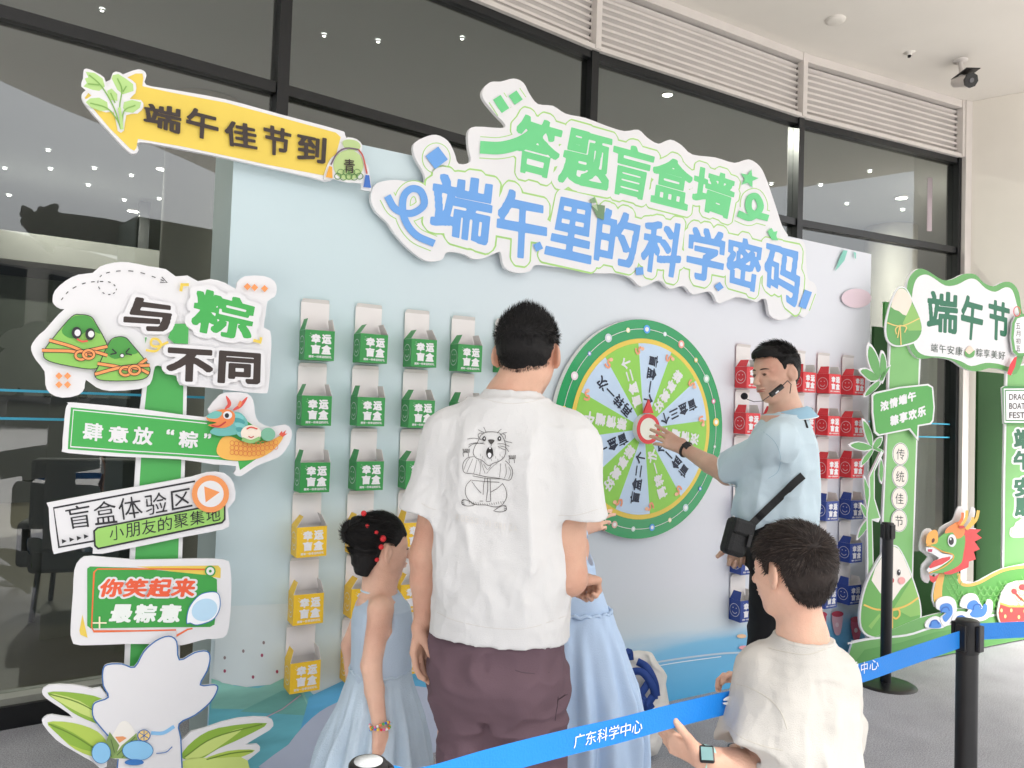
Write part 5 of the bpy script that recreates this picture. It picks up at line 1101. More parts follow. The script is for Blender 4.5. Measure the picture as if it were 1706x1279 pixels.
class Fig:
    def __init__(s, lo, hi, res):
        s.lo = np.array(lo, np.float32); s.res = res; n = np.ceil((np.array(hi)-s.lo)/res).astype(int)+1; s.n = n
        s.d = np.full(n, .3, np.float32)
    def _sub(s, lo, hi):
        a = np.clip(np.floor((np.array(lo)-s.lo)/s.res).astype(int), 0, s.n-1); b_ = np.clip(np.ceil((np.array(hi)-s.lo)/s.res).astype(int)+1, 1, s.n)
        if (b_ <= a).any(): return None, None
        sl = tuple(slice(a[i], b_[i]) for i in range(3)); ax = [s.lo[i]+s.res*np.arange(a[i], b_[i], dtype=np.float32) for i in range(3)]
        return sl, np.stack(np.meshgrid(*ax, indexing='ij'), -1)
    def _mix(s, sl, v, k, op):
        D = s.d[sl]
        if op == 'u':
            if k <= 0: s.d[sl] = np.minimum(D, v)
            else: h = np.clip(.5+.5*(v-D)/k, 0, 1); s.d[sl] = v*(1-h)+D*h-k*h*(1-h)
        elif op == 's':
            if k <= 0: s.d[sl] = np.maximum(D, -v)
            else: h = np.clip(.5-.5*(D+v)/k, 0, 1); s.d[sl] = D*(1-h)+(-v)*h+k*h*(1-h)
    def cap(s, a, b, ra, rb, k=.02, op='u', flat=None):
        """tapered capsule; flat=(axis, factor) squashes the section along a unit axis"""
        a, b = np.array(a, np.float32), np.array(b, np.float32); m = max(ra, rb)*(1.6 if flat else 1)+k+.02
        sl, P = s._sub(np.minimum(a, b)-m, np.maximum(a, b)+m)
        if sl is None: return
        ab = b-a; L2 = float(ab@ab)+1e-12; t = np.clip(((P-a)@ab)/L2, 0, 1)[..., None]; q = P-(a+t*ab)
        if flat: ax, fc = np.array(flat[0], np.float32), flat[1]; c = (q@ax)[..., None]; q = q+ax*c*(fc-1)
        v = np.sqrt((q*q).sum(-1))-(ra+(rb-ra)*t[..., 0]); s._mix(sl, v.astype(np.float32), k, op)
    def cone(s, a, b, ra, rb, k=0., op='u', flat=None):
        a, b = np.array(a, np.float32), np.array(b, np.float32); m = max(ra, rb)*(1.6 if flat else 1)+k+.02
        sl, P = s._sub(np.minimum(a, b)-m, np.maximum(a, b)+m)
        if sl is None: return
        ab = b-a; L = float(np.linalg.norm(ab)); u = ab/L; h = (P-a)@u; q = P-a-h[..., None]*u
        if flat: ax, fc = np.array(flat[0], np.float32), flat[1]; c = (q@ax)[..., None]; q = q+ax*c*(fc-1)
        rr = np.sqrt((q*q).sum(-1)); r = ra+(rb-ra)*np.clip(h/L, 0, 1); v = np.maximum(rr-r, np.maximum(-h, h-L)); s._mix(sl, v.astype(np.float32), k, op)
    def ell(s, c, r, Rm=None, k=.02, op='u'):
        c = np.array(c, np.float32); r = np.array(r, np.float32); m = float(r.max())+k+.015; sl, P = s._sub(c-m, c+m)
        if sl is None: return
        q = P-c
        if Rm is not None: q = q @ np.array(Rm, np.float32).T      # rows of Rm: local axes
        k0 = np.sqrt(((q/r)**2).sum(-1)); k1 = np.sqrt(((q/(r*r))**2).sum(-1))+1e-6; s._mix(sl, (k0*(k0-1)/k1).astype(np.float32), k, op)
    def loft(s, o, X, Y, st, k=.02, op='u', ex=2.3, folds=None, lean=None):
        """vertical loft: stations (z, rx, ry, cx, cy) about the plan origin o with plan axes X, Y"""
        st = sorted(st); z = np.array([q[0] for q in st]); m = max(max(q[1], q[2])+abs(q[3] if len(q) > 3 else 0)+abs(q[4] if len(q) > 4 else 0) for q in st)+k+.05
        sl, P = s._sub((o[0]-m, o[1]-m, z[0]-k-.03), (o[0]+m, o[1]+m, z[-1]+k+.03))
        if sl is None: return
        it = lambda i: np.interp(P[..., 2], z, [(q[i] if len(q) > i else 0) for q in st]).astype(np.float32)
        dx = P[..., 0]-o[0]; dy = P[..., 1]-o[1]; x = dx*X[0]+dy*X[1]-it(3); y = dx*Y[0]+dy*Y[1]-it(4); rx, ry = it(1), it(2)
        n_ = (np.abs(x/rx)**ex+np.abs(y/ry)**ex)**(1/ex)
        if folds: 
            th = np.arctan2(y/ry, x/rx); nf, amp, z0, z1, ph = folds; w_ = np.clip((P[..., 2]-z0)/(z1-z0), 0, 1)
            n_ = n_/(1+amp*w_*(np.sin(nf*th+ph+1.3*np.sin(2*th+ph))+.45*np.sin((nf*1.7)*th+2*ph+P[..., 2]*6)))
        v = (n_-1)*np.minimum(rx, ry)*.9; v = np.maximum(v, np.maximum(z[0]-P[..., 2], P[..., 2]-z[-1])); s._mix(sl, v.astype(np.float32), k, op)
    def plane(s, p, n_, k=.0, lo=None, hi=None):
        """cut away what lies beyond the plane (side of n_)"""
        lo = s.lo if lo is None else lo; hi = s.lo+s.res*s.n if hi is None else hi; sl, P = s._sub(lo, hi); v = (P-np.array(p, np.float32))@unit(n_).astype(np.float32)
        s._mix(sl, (-v).astype(np.float32), k, 's')
    def cut(s, fn):
        P = s.lo+s.res*np.stack(np.meshgrid(*[np.arange(k_, dtype=np.float32) for k_ in s.n], indexing='ij'), -1); s.d = np.maximum(s.d, fn(P).astype(np.float32))
    def wrinkle(s, amp, scale, seed=1, mod=None, ridged=True):
        """cloth relief: stretched noise, ridged into folds"""
        idx = np.nonzero(np.abs(s.d) < amp*4+s.res*2); P = s.lo+s.res*np.stack(idx, -1).astype(np.float32)
        W = P/np.array(scale, np.float32); W = W+.55*np.stack([_noise3(W*.7+5, seed+3), _noise3(W*.7+9, seed+4), _noise3(W*.7+2, seed+5)], -1)
        n_ = _noise3(W, seed); n2 = _noise3(W*2.1+7, seed+1)
        v = ((1-2*np.abs(n_))*.7+.3*n2) if ridged else n_*.7+.3*n2
        if mod is not None: v = v*mod(P)
        s.d[idx] -= (amp*v).astype(np.float32)
    def mesh(s, name, m, parent, colour=None):
        s.d[0], s.d[-1] = np.maximum(s.d[0], s.res), np.maximum(s.d[-1], s.res); s.d[:, 0], s.d[:, -1] = np.maximum(s.d[:, 0], s.res), np.maximum(s.d[:, -1], s.res); s.d[:, :, 0], s.d[:, :, -1] = np.maximum(s.d[:, :, 0], s.res), np.maximum(s.d[:, :, -1], s.res)
        D = np.clip(s.d, -4*s.res, 4*s.res)/s.res
        g = vdb.FloatGrid(4.0); g.copyFromArray(np.ascontiguousarray(D)); pts, tr_, qd = g.convertToPolygons(0.0, 0.0)
        pts = np.asarray(pts, np.float32)*s.res+s.lo; qd = np.asarray(qd, np.int32)[:, ::-1]
        me = bpy.data.meshes.new(name); me.vertices.add(len(pts)); me.vertices.foreach_set('co', pts.ravel()); me.loops.add(qd.size); me.loops.foreach_set('vertex_index', qd.ravel())
        me.polygons.add(len(qd)); me.polygons.foreach_set('loop_start', np.arange(0, qd.size, 4, dtype=np.int32)); me.update(calc_edges=True)
        me.polygons.foreach_set('use_smooth', np.ones(len(qd), bool)); me.materials.append(m); me.validate()
        # orientation check: volume must be positive
        v = pts[qd]; vol = np.einsum('ij,ij->i', v[:, 0], np.cross(v[:, 1], v[:, 2])).sum()
        if vol < 0: me.flip_normals()
        return link(name, me, parent)
def skin_mat(name, col, red='#B4654E'):
    m = mat(name, col, .45, var=.07, vscale=22, bump=.22, bscale=300, spec=.45, sss=.10); n = m.node_tree; bs = n.nodes['Principled BSDF']; old = bs.inputs['Base Color'].links[0].from_socket
    tc = [x for x in n.nodes if x.type == 'TEX_COORD'][0]; a = n.nodes.new('ShaderNodeTexNoise'); a.inputs['Scale'].default_value = 7; a.inputs['Detail'].default_value = 6; n.links.new(tc.outputs['Object'], a.inputs['Vector'])
    r = n.nodes.new('ShaderNodeMapRange'); r.inputs[1].default_value = .45; r.inputs[2].default_value = .75; r.inputs[4].default_value = .38; n.links.new(a.outputs[0], r.inputs[0])
    x = n.nodes.new('ShaderNodeMix'); x.data_type = 'RGBA'; n.links.new(r.outputs[0], x.inputs[0]); n.links.new(old, x.inputs[6]); x.inputs[7].default_value = lin(red); n.links.new(x.outputs[2], bs.inputs['Base Color']); return m
SKM = skin_mat('skin tanned', '#D2A78F'); SKB = skin_mat('skin child', '#E0B69E'); SKG = skin_mat('skin pale', '#D6AE98')
HAIRM = mat('black hair', '#0F0D0D', .55, var=.2, vscale=60, spec=.25); HAIRB = mat('dark brown hair', '#241B17', .55, var=.3, vscale=60, spec=.3)
WCOT = mat('white cotton', '#D6D6D5', .85, var=.02, bump=.25, bscale=420, spec=.2)

def head(F, c, f, u, h, k=.012, face=True, ears=True):
    """head of height h centred (between chin and crown) at c, facing f, up u"""
    f = unit(f); u = unit(u-np.dot(u, f)*f); l = np.cross(u, f); Rm = np.array([f, l, u]); p = lambda a, b_, d: c+f*a*h+l*b_*h+u*d*h; r = lambda *q: np.array(q)*h
    F.ell(p(-.05, 0, .14), r(.405, .335, .36), Rm, k)
    F.ell(p(.06, 0, -.03), r(.33, .30, .36), Rm, k*2)
    F.ell(p(.14, 0, -.20), r(.22, .235, .24), Rm, k*2)
    F.ell(p(.22, 0, -.385), r(.12, .12, .10), Rm, k*2)            # chin
    for s_ in (-1, 1): F.cap(p(.0, s_*.22, -.17), p(.2, s_*.08, -.40), .07*h, .05*h, k*2)    # jaw
    if face:
        for s_ in (-1, 1):
            F.cap(p(.33, s_*.06, .085), p(.27, s_*.21, .08), .035*h, .03*h, k)                # brow
            F.ell(p(.23, s_*.17, -.09), r(.10, .09, .07), Rm, k)                              # cheekbone
            F.ell(p(.375, s_*.135, .015), r(.05, .075, .04), Rm, k*.8, 's')                   # socket
            F.ell(p(.315, s_*.13, .01), r(.052, .062, .05), Rm, .002)                          # eyeball
            F.ell(p(.435, s_*.045, -.135), r(.035, .03, .028), Rm, k*.6)                       # nostril wing
        F.cap(p(.355, 0, .06), p(.455, 0, -.105), .028*h, .042*h, k); F.ell(p(.47, 0, -.12), r(.038, .036, .034), Rm, k*.6)
        F.ell(p(.375, 0, -.225), r(.045, .10, .022), Rm, k*.4); F.ell(p(.368, 0, -.268), r(.045, .085, .024), Rm, k*.4)
        F.ell(p(.425, 0, -.247), r(.02, .10, .005), Rm, .002, 's')
    if ears:
        for s_ in (-1, 1):
            a0_ = unit(f*.86+l*s_*-.50-u*.12); a2_ = unit(u+f*-.16); a2_ = unit(a2_-np.dot(a2_, a0_)*a0_); Re = np.array([a0_, np.cross(a2_, a0_), a2_])
            F.ell(p(-.045, s_*.365, -.02), r(.080, .032, .138), Re, .003); F.ell(p(-.015, s_*.40, .005), r(.052, .030, .095), Re, .002, 's'); F.ell(p(-.0, s_*.335, -.02), r(.05, .03, .08), Re, .004); F.ell(p(-.02, s_*.352, -.135), r(.035, .02, .035), Re, .004)
    return p, (f, l, u)
def hand(F, w, d, pn, th, size=.19, curl=(.3, .35, .4, .45), tcurl=.3, spread=.12, tdir=None):
    """w wrist, d direction of the palm, pn palm normal (fingers bend towards it), th side of the thumb"""
    d = unit(d); pn = unit(pn-np.dot(pn, d)*d); th_ = unit(th-np.dot(th, d)*d-np.dot(th, pn)*pn); q = size/.19
    kn = []
    for i, (o, L) in enumerate(((.030, .088), (.010, .092), (-.011, .088), (-.030, .080))):
        K = w+d*L*q+th_*o*q; kn.append(K); F.cap(w+th_*o*.55*q+d*.01*q, K, .0145*q, .0118*q, .012*q)
    F.cap(w-d*.02, w+d*.03*q, .024*q, .022*q, .02*q, flat=(pn, 1.35))
    for i, K in enumerate(kn):
        Ls = ((.042, .026, .020), (.046, .029, .021), (.042, .027, .021), (.033, .021, .018))[i]; a = curl[i]; dd = unit(d+th_*spread*(.9, .25, -.35, -1)[i]); P = K; r = (.0098, .0100, .0095, .0085)[i]*q
        for j, L in enumerate(Ls):
            c_, s__ = math.cos(a), math.sin(a); nd = dd*math.cos(a*(j+1))+pn*math.sin(a*(j+1)); Q = P+nd*L*q; F.cap(P, Q, r*(1-.07*j), r*(.93-.07*j), .0035*q); P = Q
    t0 = w+d*.022*q+th_*.022*q; td = unit(tdir) if tdir is not None else unit(d*.75+th_*.75+pn*.25)
    t1 = t0+td*.042*q; td2 = unit(td+pn*tcurl*.6+d*.25); t2 = t1+td2*.034*q; td3 = unit(td2+pn*tcurl*.5); t3 = t2+td3*.027*q
    F.cap(t0, t1, .0175*q, .013*q, .012*q); F.cap(t1, t2, .0125*q, .0112*q, .004*q); F.cap(t2, t3, .0112*q, .0092*q, .004*q)
def strands(name, p, ax, h, region, n_, length, comb, m, parent, wd=.0011, lift=.35, rad=(.405, .335, .36), cc=(-.05, 0, .14), jit=.35, scale=1.02, grav=.0, taper=True):
    """short hair as thousands of fine tapered blades rooted on the skull"""
    f, l, u = ax; rg = np.random.default_rng(int(n_)); V = []; Fc = []; cnt = 0; C = p(*cc)
    while cnt < n_:
        v = rg.normal(size=3); v /= np.linalg.norm(v); e = v*np.array(rad)*scale
        q = np.array(cc)+e
        if not region(q): continue
        nrm = unit(v/np.array(rad)); root = p(*q); N3 = f*nrm[0]+l*nrm[1]+u*nrm[2]
        cd = np.array(comb(q, nrm)); cd = cd-np.dot(cd, nrm)*nrm*.8; cdn = np.linalg.norm(cd)+1e-9; cd = cd/cdn; C3 = f*cd[0]+l*cd[1]+u*cd[2]
        L = (length(q) if callable(length) else length)*rg.uniform(.7, 1.2); J = rg.normal(size=3)*jit
        d0 = unit(N3*lift+C3+J*.5); d1 = unit(N3*lift*.45+C3+J*.3-A3(0, 0, grav)); side = unit(np.cross(d0, N3)+rg.normal(size=3)*.3)
        P1 = root+d0*L*.5; P2 = P1+d1*L*.5; b0 = len(V)
        V += [root+side*wd, root-side*wd, P1+side*wd*.8, P1-side*wd*.8, P2]; Fc += [(b0, b0+1, b0+3, b0+2), (b0+2, b0+3, b0+4)]; cnt += 1
    me = bpy.data.meshes.new(name); me.from_pydata([tuple(v) for v in V], [], Fc); me.materials.append(m); me.update()
    for pl in me.polygons: pl.use_smooth = True
    o = link(name, me, parent); o['kind'] = 'stuff'; return o
def hairline(c, ax, h, pts, soft=.8):
    """cut function: hair stays above g(front)"""
    xs = [q[0] for q in sorted(pts)]; ys = [q[1] for q in sorted(pts)]
    def fn(P):
        q = P-np.array(c, np.float32); a = (q@np.array(ax[0], np.float32))/h; u_ = (q@np.array(ax[2], np.float32))/h
        return (np.interp(a, xs, ys)-u_)*h*soft
    return fn, (lambda q, d=0.: q[2] > np.interp(q[0], xs, ys)-d)
HL_MAN = [(-.6, -.30), (-.24, -.27), (-.17, -.14), (-.125, .10), (-.10, .135), (.04, .135), (.055, .03), (.085, .02), (.12, .16), (.17, .26), (.24, .30), (.6, .34)]
HL_BOY = [(-.6, -.34), (-.24, -.31), (-.16, -.16), (-.125, .10), (-.10, .135), (.03, .135), (.045, .0), (.08, .0), (.12, .10), (.18, .14), (.6, .18)]
def wz(y, D, x=853): return at_d(x, y, D)[2]
X_, Y_, Z_ = A3(1, 0, 0), A3(0, 1, 0), A3(0, 0, 1)

# ------------------------------------------------------------------ the man in the white T-shirt, seen from behind
def build_man():
    D = 2.08; o = at_d(838, 900, D); o[2] = 0; yaw = R(14); fwd = A3(math.sin(yaw), math.cos(yaw), 0); rt = A3(math.cos(yaw), -math.sin(yaw), 0)
    t = thing('person', 'man seen from behind in a white printed T-shirt and plum knee-length shorts', 'person', o)
    F = Fig((o[0]-.42, o[1]-.33, -.005), (o[0]+.46, o[1]+.42, 1.84), .0042)
    hc = at_d(879, 590, D+.03); hf = unit(A3(.28, .96, -.06))
    p, ax = head(F, hc, hf, Z_, .232)
    nb = at_d(849, 668, D); F.cap(hc+A3(-.005, -.03, -.05), nb+A3(0, .01, .0), .059, .062, .03); F.cap(nb+A3(0, .01, 0), nb+A3(0, .01, -.08), .062, .09, .04)
    LS_, RS_ = at_d(757, 722, D+.04), at_d(946, 730, D-.03)
    F.cap(nb+A3(0, .01, -.03), LS_, .055, .055, .03); F.cap(nb+A3(0, .01, -.03), RS_, .055, .055, .03)
    F.loft(o, rt, fwd, [(.88, .14, .10), (1.05, .14, .10), (1.3, .17, .11), (1.42, .17, .10), (1.48, .10, .08)], .04)
    LE, LW = at_d(710, 925, D+.03), at_d(708, 1030, D+.06)
    F.cap(LS_, LE, .052, .043, .02); F.cap(LE, LE+(LW-LE)*.4, .044, .041, .015); F.cap(LE+(LW-LE)*.4, LW, .041, .0285, .012, flat=(rt, 1.0))
    hand(F, LW, at_d(703, 1100, D+.06)-LW, A3(.5, -.55, .0), A3(-.8, .2, 0), .188, (.5, .45, .42, .4), .3, .07, tdir=at_d(738, 1085, D+.02)-LW)
    RE, RW = at_d(948, 962, D-.05), at_d(957, 966, D+.17)
    F.cap(RS_, RE, .052, .044, .02); F.cap(RE, RW, .046, .031, .02)
    hand(F, RW, at_d(985, 963, D+.24)-RW, A3(-.2, -.2, -.9), A3(-.3, .6, .6), .19, (1.1, 1.15, 1.2, 1.2), .8, .05)
    for s_ in (-1, 1):
        hp = o+rt*s_*.07+A3(0, 0, .88); kn = o+rt*s_*.115+fwd*.02+A3(0, 0, .49); an = o+rt*s_*.12-fwd*.02+A3(0, 0, .08)
        F.cap(hp, kn, .083, .056, .03); F.cap(kn, kn+(an-kn)*.35, .055, .057, .02); F.cap(kn+(an-kn)*.35, an, .056, .036, .02)
        F.cap(an-A3(0, 0, .035), an+fwd*.15-A3(0, 0, .05), .036, .03, .02); F.ell(an-fwd*.02-A3(0, 0, .045), (.04, .04, .035), None, .02)
    F.mesh('body', SKM, t)
    # shirt
    S_ = Fig((o[0]-.40, o[1]-.30, .84), (o[0]+.44, o[1]+.30, 1.66), .0048)
    zt = nb[2]
    S_.loft(o, rt, fwd, [(.918, .183, .142, .0, .0), (.99, .177, .138), (1.15, .174, .128), (1.3, .180, .125), (1.38, .180, .12), (1.44, .165, .108), (1.49, .135, .095), (1.53, .10, .085)], .0)
    S_.cap(nb+A3(0, .005, -.05), LS_+A3(.0, 0, -.005), .062, .066, .04); S_.cap(nb+A3(0, .005, -.05), RS_+A3(0, 0, -.005), .062, .066, .04)
    S_.cone(nb+A3(0, .0, -.06), nb+A3(.004, .004, .024), .10, .0735, .02)
    Lh, Rh = at_d(711, 852, D+.02), at_d(966, 864, D-.05)
    for a, b_, r0, r1 in ((LS_, Lh, .064, .060), (RS_, Rh, .067, .075)):
        dd = unit(b_-a); S_.cap(a, a+dd*.04, r0, r0, .035); S_.cone(a-dd*.0, b_, r0, r1, .03)
    hemz = lambda P: np.clip((P[..., 2]-.9)/.1, 0, 1)
    for a, b_, r1 in ((LS_, Lh, .046), (RS_, Rh, .060)):
        dd = unit(b_-a); S_.cone(b_-dd*.05, b_+dd*.06, r1, r1, .003, 's')
    S_.cone(nb+A3(0, .0, -.02), nb+A3(.004, .004, .06), .062, .066, .003, 's')
    S_.loft(o, rt, fwd, [(.86, .171, .130), (.928, .171, .130)], .002, 's')
    S_.wrinkle(.017, (.12, .12, .32), 3, lambda P: np.clip((P[:, 2]-.94)/.2, .06, 1)*np.clip((1.62-P[:, 2])/.25, .15, 1))
    S_.wrinkle(.009, (.07, .07, .09), 8, lambda P: np.clip((1.36-P[:, 2])/.3, .15, 1)*np.clip((P[:, 2]-.92)/.1, .1, 1)); S_.wrinkle(.0022, (.028, .028, .045), 17)
    # hem, cuffs
    sh = S_.mesh('tshirt', WCOT, t)
    shirt = sh
    # drawing and lettering on the back, wrapped on the cloth
    bv = BVHTree.FromPolygons([v.co[:] for v in sh.data.vertices], [pl.vertices[:] for pl in sh.data.polygons])
    inv = sh.matrix_parent_inverse.inverted() if False else None
    kk = crop(740, 690, 6.0875)
    INKS = mat('print ink grey', '#45423F', .7, var=.1); INKD = mat('print ink dark', '#1C1A19', .7)
    def wrap(px, py, off):
        dr = Vector(ray(px, py)).normalized(); hit = bv.ray_cast(Vector(C0), dr)
        if hit[0] is None: return np.array(at_d(px, py, D-.15))
        return np.array(hit[0])+np.array(hit[1])*0-np.array(dr)*off
    b = MB()
    def st(pts, wd, m, closed=False, sm=4, off=.0022):
        P = [np.array(q) for q in kk(*pts)]; P = smooth_closed(P, sm) if closed else (smooth_open(P, sm) if len(P) > 2 else [P[0]*(1-i/4)+P[1]*i/4 for i in range(5)])
        if closed: P.append(P[0])
        V = []; n_ = len(P)
        for i in range(n_):
            tt = P[min(i+1, n_-1)]-P[max(i-1, 0)]; tt = tt/(np.hypot(*tt)+1e-9); nn = np.array([-tt[1], tt[0]])*wd/2
            V += [wrap(*(P[i]+nn), off), wrap(*(P[i]-nn), off)]
        b.add(V, [(2*i, 2*i+2, 2*i+3, 2*i+1) for i in range(n_-1)], m)
    def fill(pts, m, off=.0026):
        P = smooth_closed([np.array(q) for q in kk(*pts)], 3); T = tess([P]); b.add([wrap(q[0], q[1], off) for q in P], [tuple(q) for q in T], m)
    g_, d_ = INKS, INKD
    st([(390,200),(430,180),(500,178),(560,190),(600,240),(620,300),(625,360),(610,430),(560,475),(500,495),(455,520),(420,500),(380,465),(320,440),(295,390),(310,330),(345,270),(365,225)], .9, g_, True)
    st([(350,240),(345,205),(370,190),(395,200)], .9, g_); st([(600,200),(620,215),(618,250)], .9, g_)
    for cx in (405, 560): fill([(cx-20,245),(cx,220),(cx+18,240),(cx+12,268),(cx-12,268)], d_); fill([(cx-4,240),(cx+6,236),(cx+6,252),(cx-2,254)], WHITE, .003)
    fill([(445,262),(475,255),(510,262),(500,285),(478,305),(458,288)], g_); st([(478,300),(476,325)], .8, d_)
    fill([(425,385),(440,345),(465,330),(488,345),(496,390),(488,430),(462,450),(435,430)], d_); fill([(443,400),(460,388),(478,402),(474,430),(460,442),(446,428)], WHITE, .003); fill([(455,336),(475,336),(472,350),(458,350)], WHITE, .003)
    for P in [((235,250),(300,242),(380,255)), ((245,335),(300,300),(400,290)), ((250,305),(320,290),(415,302)), ((345,155),(380,175),(410,190)), ((400,128),(415,160),(428,185)), ((580,150),(555,170),(540,192)), ((635,185),(600,192),(565,210)), ((610,268),(650,280),(690,290)), ((540,300),(600,300),(660,325)), ((560,320),(620,335),(655,380)), ((545,325),(590,350),(620,362))]: st(P, .75, d_)
    st([(300,430),(240,440),(195,490),(190,560),(215,595),(300,605),(420,632),(560,650),(660,668),(690,620),(690,560),(660,510),(620,470)], .9, g_)
    for P in [((200,560),(230,480),(260,440)), ((230,590),(260,520),(290,450)), ((300,600),(320,520),(330,460)), ((360,610),(370,540),(360,470)), ((430,600),(480,540),(540,490)), ((415,600),(390,530),(370,470)), ((560,640),(570,560),(570,500)), ((610,650),(630,590),(620,500)), ((655,655),(675,590),(655,530)), ((400,505),(440,560),(480,510))]: st(P, .6, g_)
    for cx, cy, s_ in ((222, 390, -1), (688, 455, 1)):
        st([(cx-25,cy+40),(cx-30,cy),(cx-8,cy-10),(cx+20,cy),(cx+25,cy+40)], .8, g_)
        for q in (-32, -12, 8, 28): st([(cx+q*.8, cy), (cx+q, cy-38), (cx+q+8, cy-30), (cx+q*.8+10, cy)], .7, g_)
    st([(290,625),(430,650),(570,655)], .8, g_); st([(280,670),(400,680),(560,690)], .8, g_); st([(415,640),(400,720),(395,815)], .9, g_); st([(440,645),(440,760),(425,880)], .9, g_); st([(465,650),(470,760),(470,880)], .9, g_); st([(280,680),(330,750),(375,800)], .8, g_); st([(590,705),(540,750),(470,790)], .8, g_); st([(360,880),(395,880)], .8, g_); st([(425,885),(470,885)], .8, g_)
    st([(275,665),(225,720),(215,800),(250,870),(320,915),(420,920),(520,940),(590,915),(632,840),(625,760),(590,700)], .9, g_, False)
    for i in range(16): x = 250+i*23; st([(x, 880+min(i, 15-i)*3.5), (x+8, 905+min(i, 15-i)*2.5)], .6, g_)
    for i in range(14): x = 300+i*22; st([(x, 400+(i % 3)*25), (x+5, 425+(i % 3)*25)], .5, g_)
    for cx, cy, s_ in ((230, 900, 1), (580, 960, -1)):
        st([(cx+80*s_,cy+20),(cx+20*s_,cy-20),(cx-40*s_,cy-35),(cx-50*s_,cy+10),(cx,cy+30),(cx+70*s_,cy+25)], .9, g_)
        for q in (-20, 0, 16): st([(cx-25*s_, cy+q), (cx-50*s_, cy+q-6)], .8, d_)
    dro = b.obj('back_drawing', sh); dro['label'] = 'grey line drawing of an astonished furry animal in a robe'
    EMB = mat('embossed white print', '#DAD7D2', .5); b = MB()
    for ch, x in zip('RGESS', (118, 170, 222, 270, 318)): pass
    for i, ch in enumerate('RGESS VIORICA'):
        if ch == ' ': continue
        x0 = 118+i*49; y0 = 1012+i*9.5
        L0 = np.vstack(text_loops(ch, .0, 40)); lo_, hi_ = L0.min(0), L0.max(0)
        for G in group_loops(text_loops(ch, .0, 40)):
            fl = np.vstack(G); uv_ = (fl-lo_)/(hi_-lo_); V = []; w_ = 34 if ch != 'I' else 8
            for u_, v_ in uv_: q = kk((x0+u_*w_, y0+6*u_+(1-v_)*62))[0]; V.append(wrap(q[0], q[1], .0035))
            try: b.add(V, [tuple(q)[::-1] for q in tess([[tuple(q) for q in LL] for LL in G])], EMB)
            except Exception: pass
    b.obj('lettering', sh)
    b = MB(); b.tube([nb+A3(.004, .004, .018)+(rt*math.cos(a)+fwd*math.sin(a))*.0725 for a in np.linspace(0, 2*math.pi, 33)], .0055, WCOT, 8); b.obj('collar_rib', sh)
    # shorts
    PLUM = mat('plum trouser cloth', '#66525A', .8, var=.05, vscale=6, bump=.2, bscale=400, spec=.2)
    T_ = Fig((o[0]-.30, o[1]-.27, .50), (o[0]+.32, o[1]+.27, 1.04), .0048)
    T_.loft(o, rt, fwd, [(.70, .135, .09, 0, -.01), (.78, .160, .115, 0, -.01), (.84, .172, .124, 0, -.008), (.91, .170, .122, 0, -.005), (1.0, .148, .105)], .0)
    for s_, bx_ in ((-1, at_d(783, 1266, D)), (1, at_d(890, 1268, D))):
        c = o+rt*s_*.085+A3(0, 0, .84)-fwd*.005; e_ = bx_.copy(); e_[2] = .575
        T_.cone(c-A3(0, 0, .02), e_, .092, .084, .03, flat=(rt, 1.0))
    T_.cap(o+A3(0, 0, .81)-fwd*.085-rt*.07, o+A3(0, 0, .81)-fwd*.085+rt*.07, .05, .05, .05)
    T_.cap(o+A3(0, 0, .90)-fwd*.145, o+A3(0, 0, .76)-fwd*.115, .004, .014, .02, 's'); T_.cap(o+A3(0, 0, .74)-fwd*.10, o+A3(0, 0, .54)-fwd*.09, .016, .034, .03, 's'); T_.cap(o+A3(0, 0, .74), o+A3(0, 0, .54), .010, .030, .03, 's')
    for s_, bx_ in ((-1, at_d(783, 1266, D)), (1, at_d(890, 1268, D))):
        e_ = bx_.copy(); e_[2] = .55; T_.cone(e_, e_+A3(0, 0, .06), .066, .066, .003, 's')
    T_.wrinkle(.013, (.16, .16, .12), 12, lambda P: np.clip((P[:, 2]-.55)/.15, .3, 1)); T_.wrinkle(.008, (.08, .08, .06), 15)
    so = T_.mesh('shorts', PLUM, t)
    bvs = BVHTree.FromPolygons([v.co[:] for v in so.data.vertices], [pl.vertices[:] for pl in so.data.polygons])
    def tube_on(bvh, pts, r, m, nm, par, off=.0):
        P = []
        for x, y in pts:
            dr = Vector(ray(x, y)).normalized(); hit = bvh.ray_cast(Vector(C0), dr)
            if hit[0]: P.append(np.array(hit[0])-np.array(dr)*off)
        if len(P) > 1: b = MB(); b.tube(P, r, m, 6); b.obj(nm, par)
    DPL = mat('plum seam', '#4C3C44', .8)
    tube_on(bvs, [(945-i*0-4, 1156+2*i) for i in range(2)]+[(930, 1165), (945, 1156)], .0012, DPL, 'pocket_seam', so)
    tube_on(bvs, [(930, 1160), (929, 1175), (926, 1190), (925, 1200)], .0013, DPL, 'pocket_seam', so); tube_on(bvs, [(858, 1116), (870, 1120), (890, 1122), (915, 1120)], .0011, DPL, 'pocket_seam', so)
    bvS = bv
    SEAM = mat('white seam', '#CFCCC7', .9)
    def seam(pts, nm='hem_seam', r=.0009): tube_on(bvS, [tuple(q) for q in smooth_open([np.array(q, float) for q in pts], 6)], r, SEAM, nm, sh)
    seam([(728, 1020), (760, 1034), (820, 1046), (880, 1046), (942, 1026)]); seam([(702, 838), (714, 845), (726, 849)]); seam([(930, 858), (960, 858), (1002, 846)])
    seam([(800, 662), (830, 670), (860, 672), (890, 668), (906, 662)], 'collar_seam')
    # hair
    HF_ = Fig(hc-.16, hc+.17, .0035)
    f, l, u = ax; Rm = np.array(ax)
    HF_.ell(p(-.05, 0, .14), np.array((.425, .352, .378))*.232, Rm, 0)
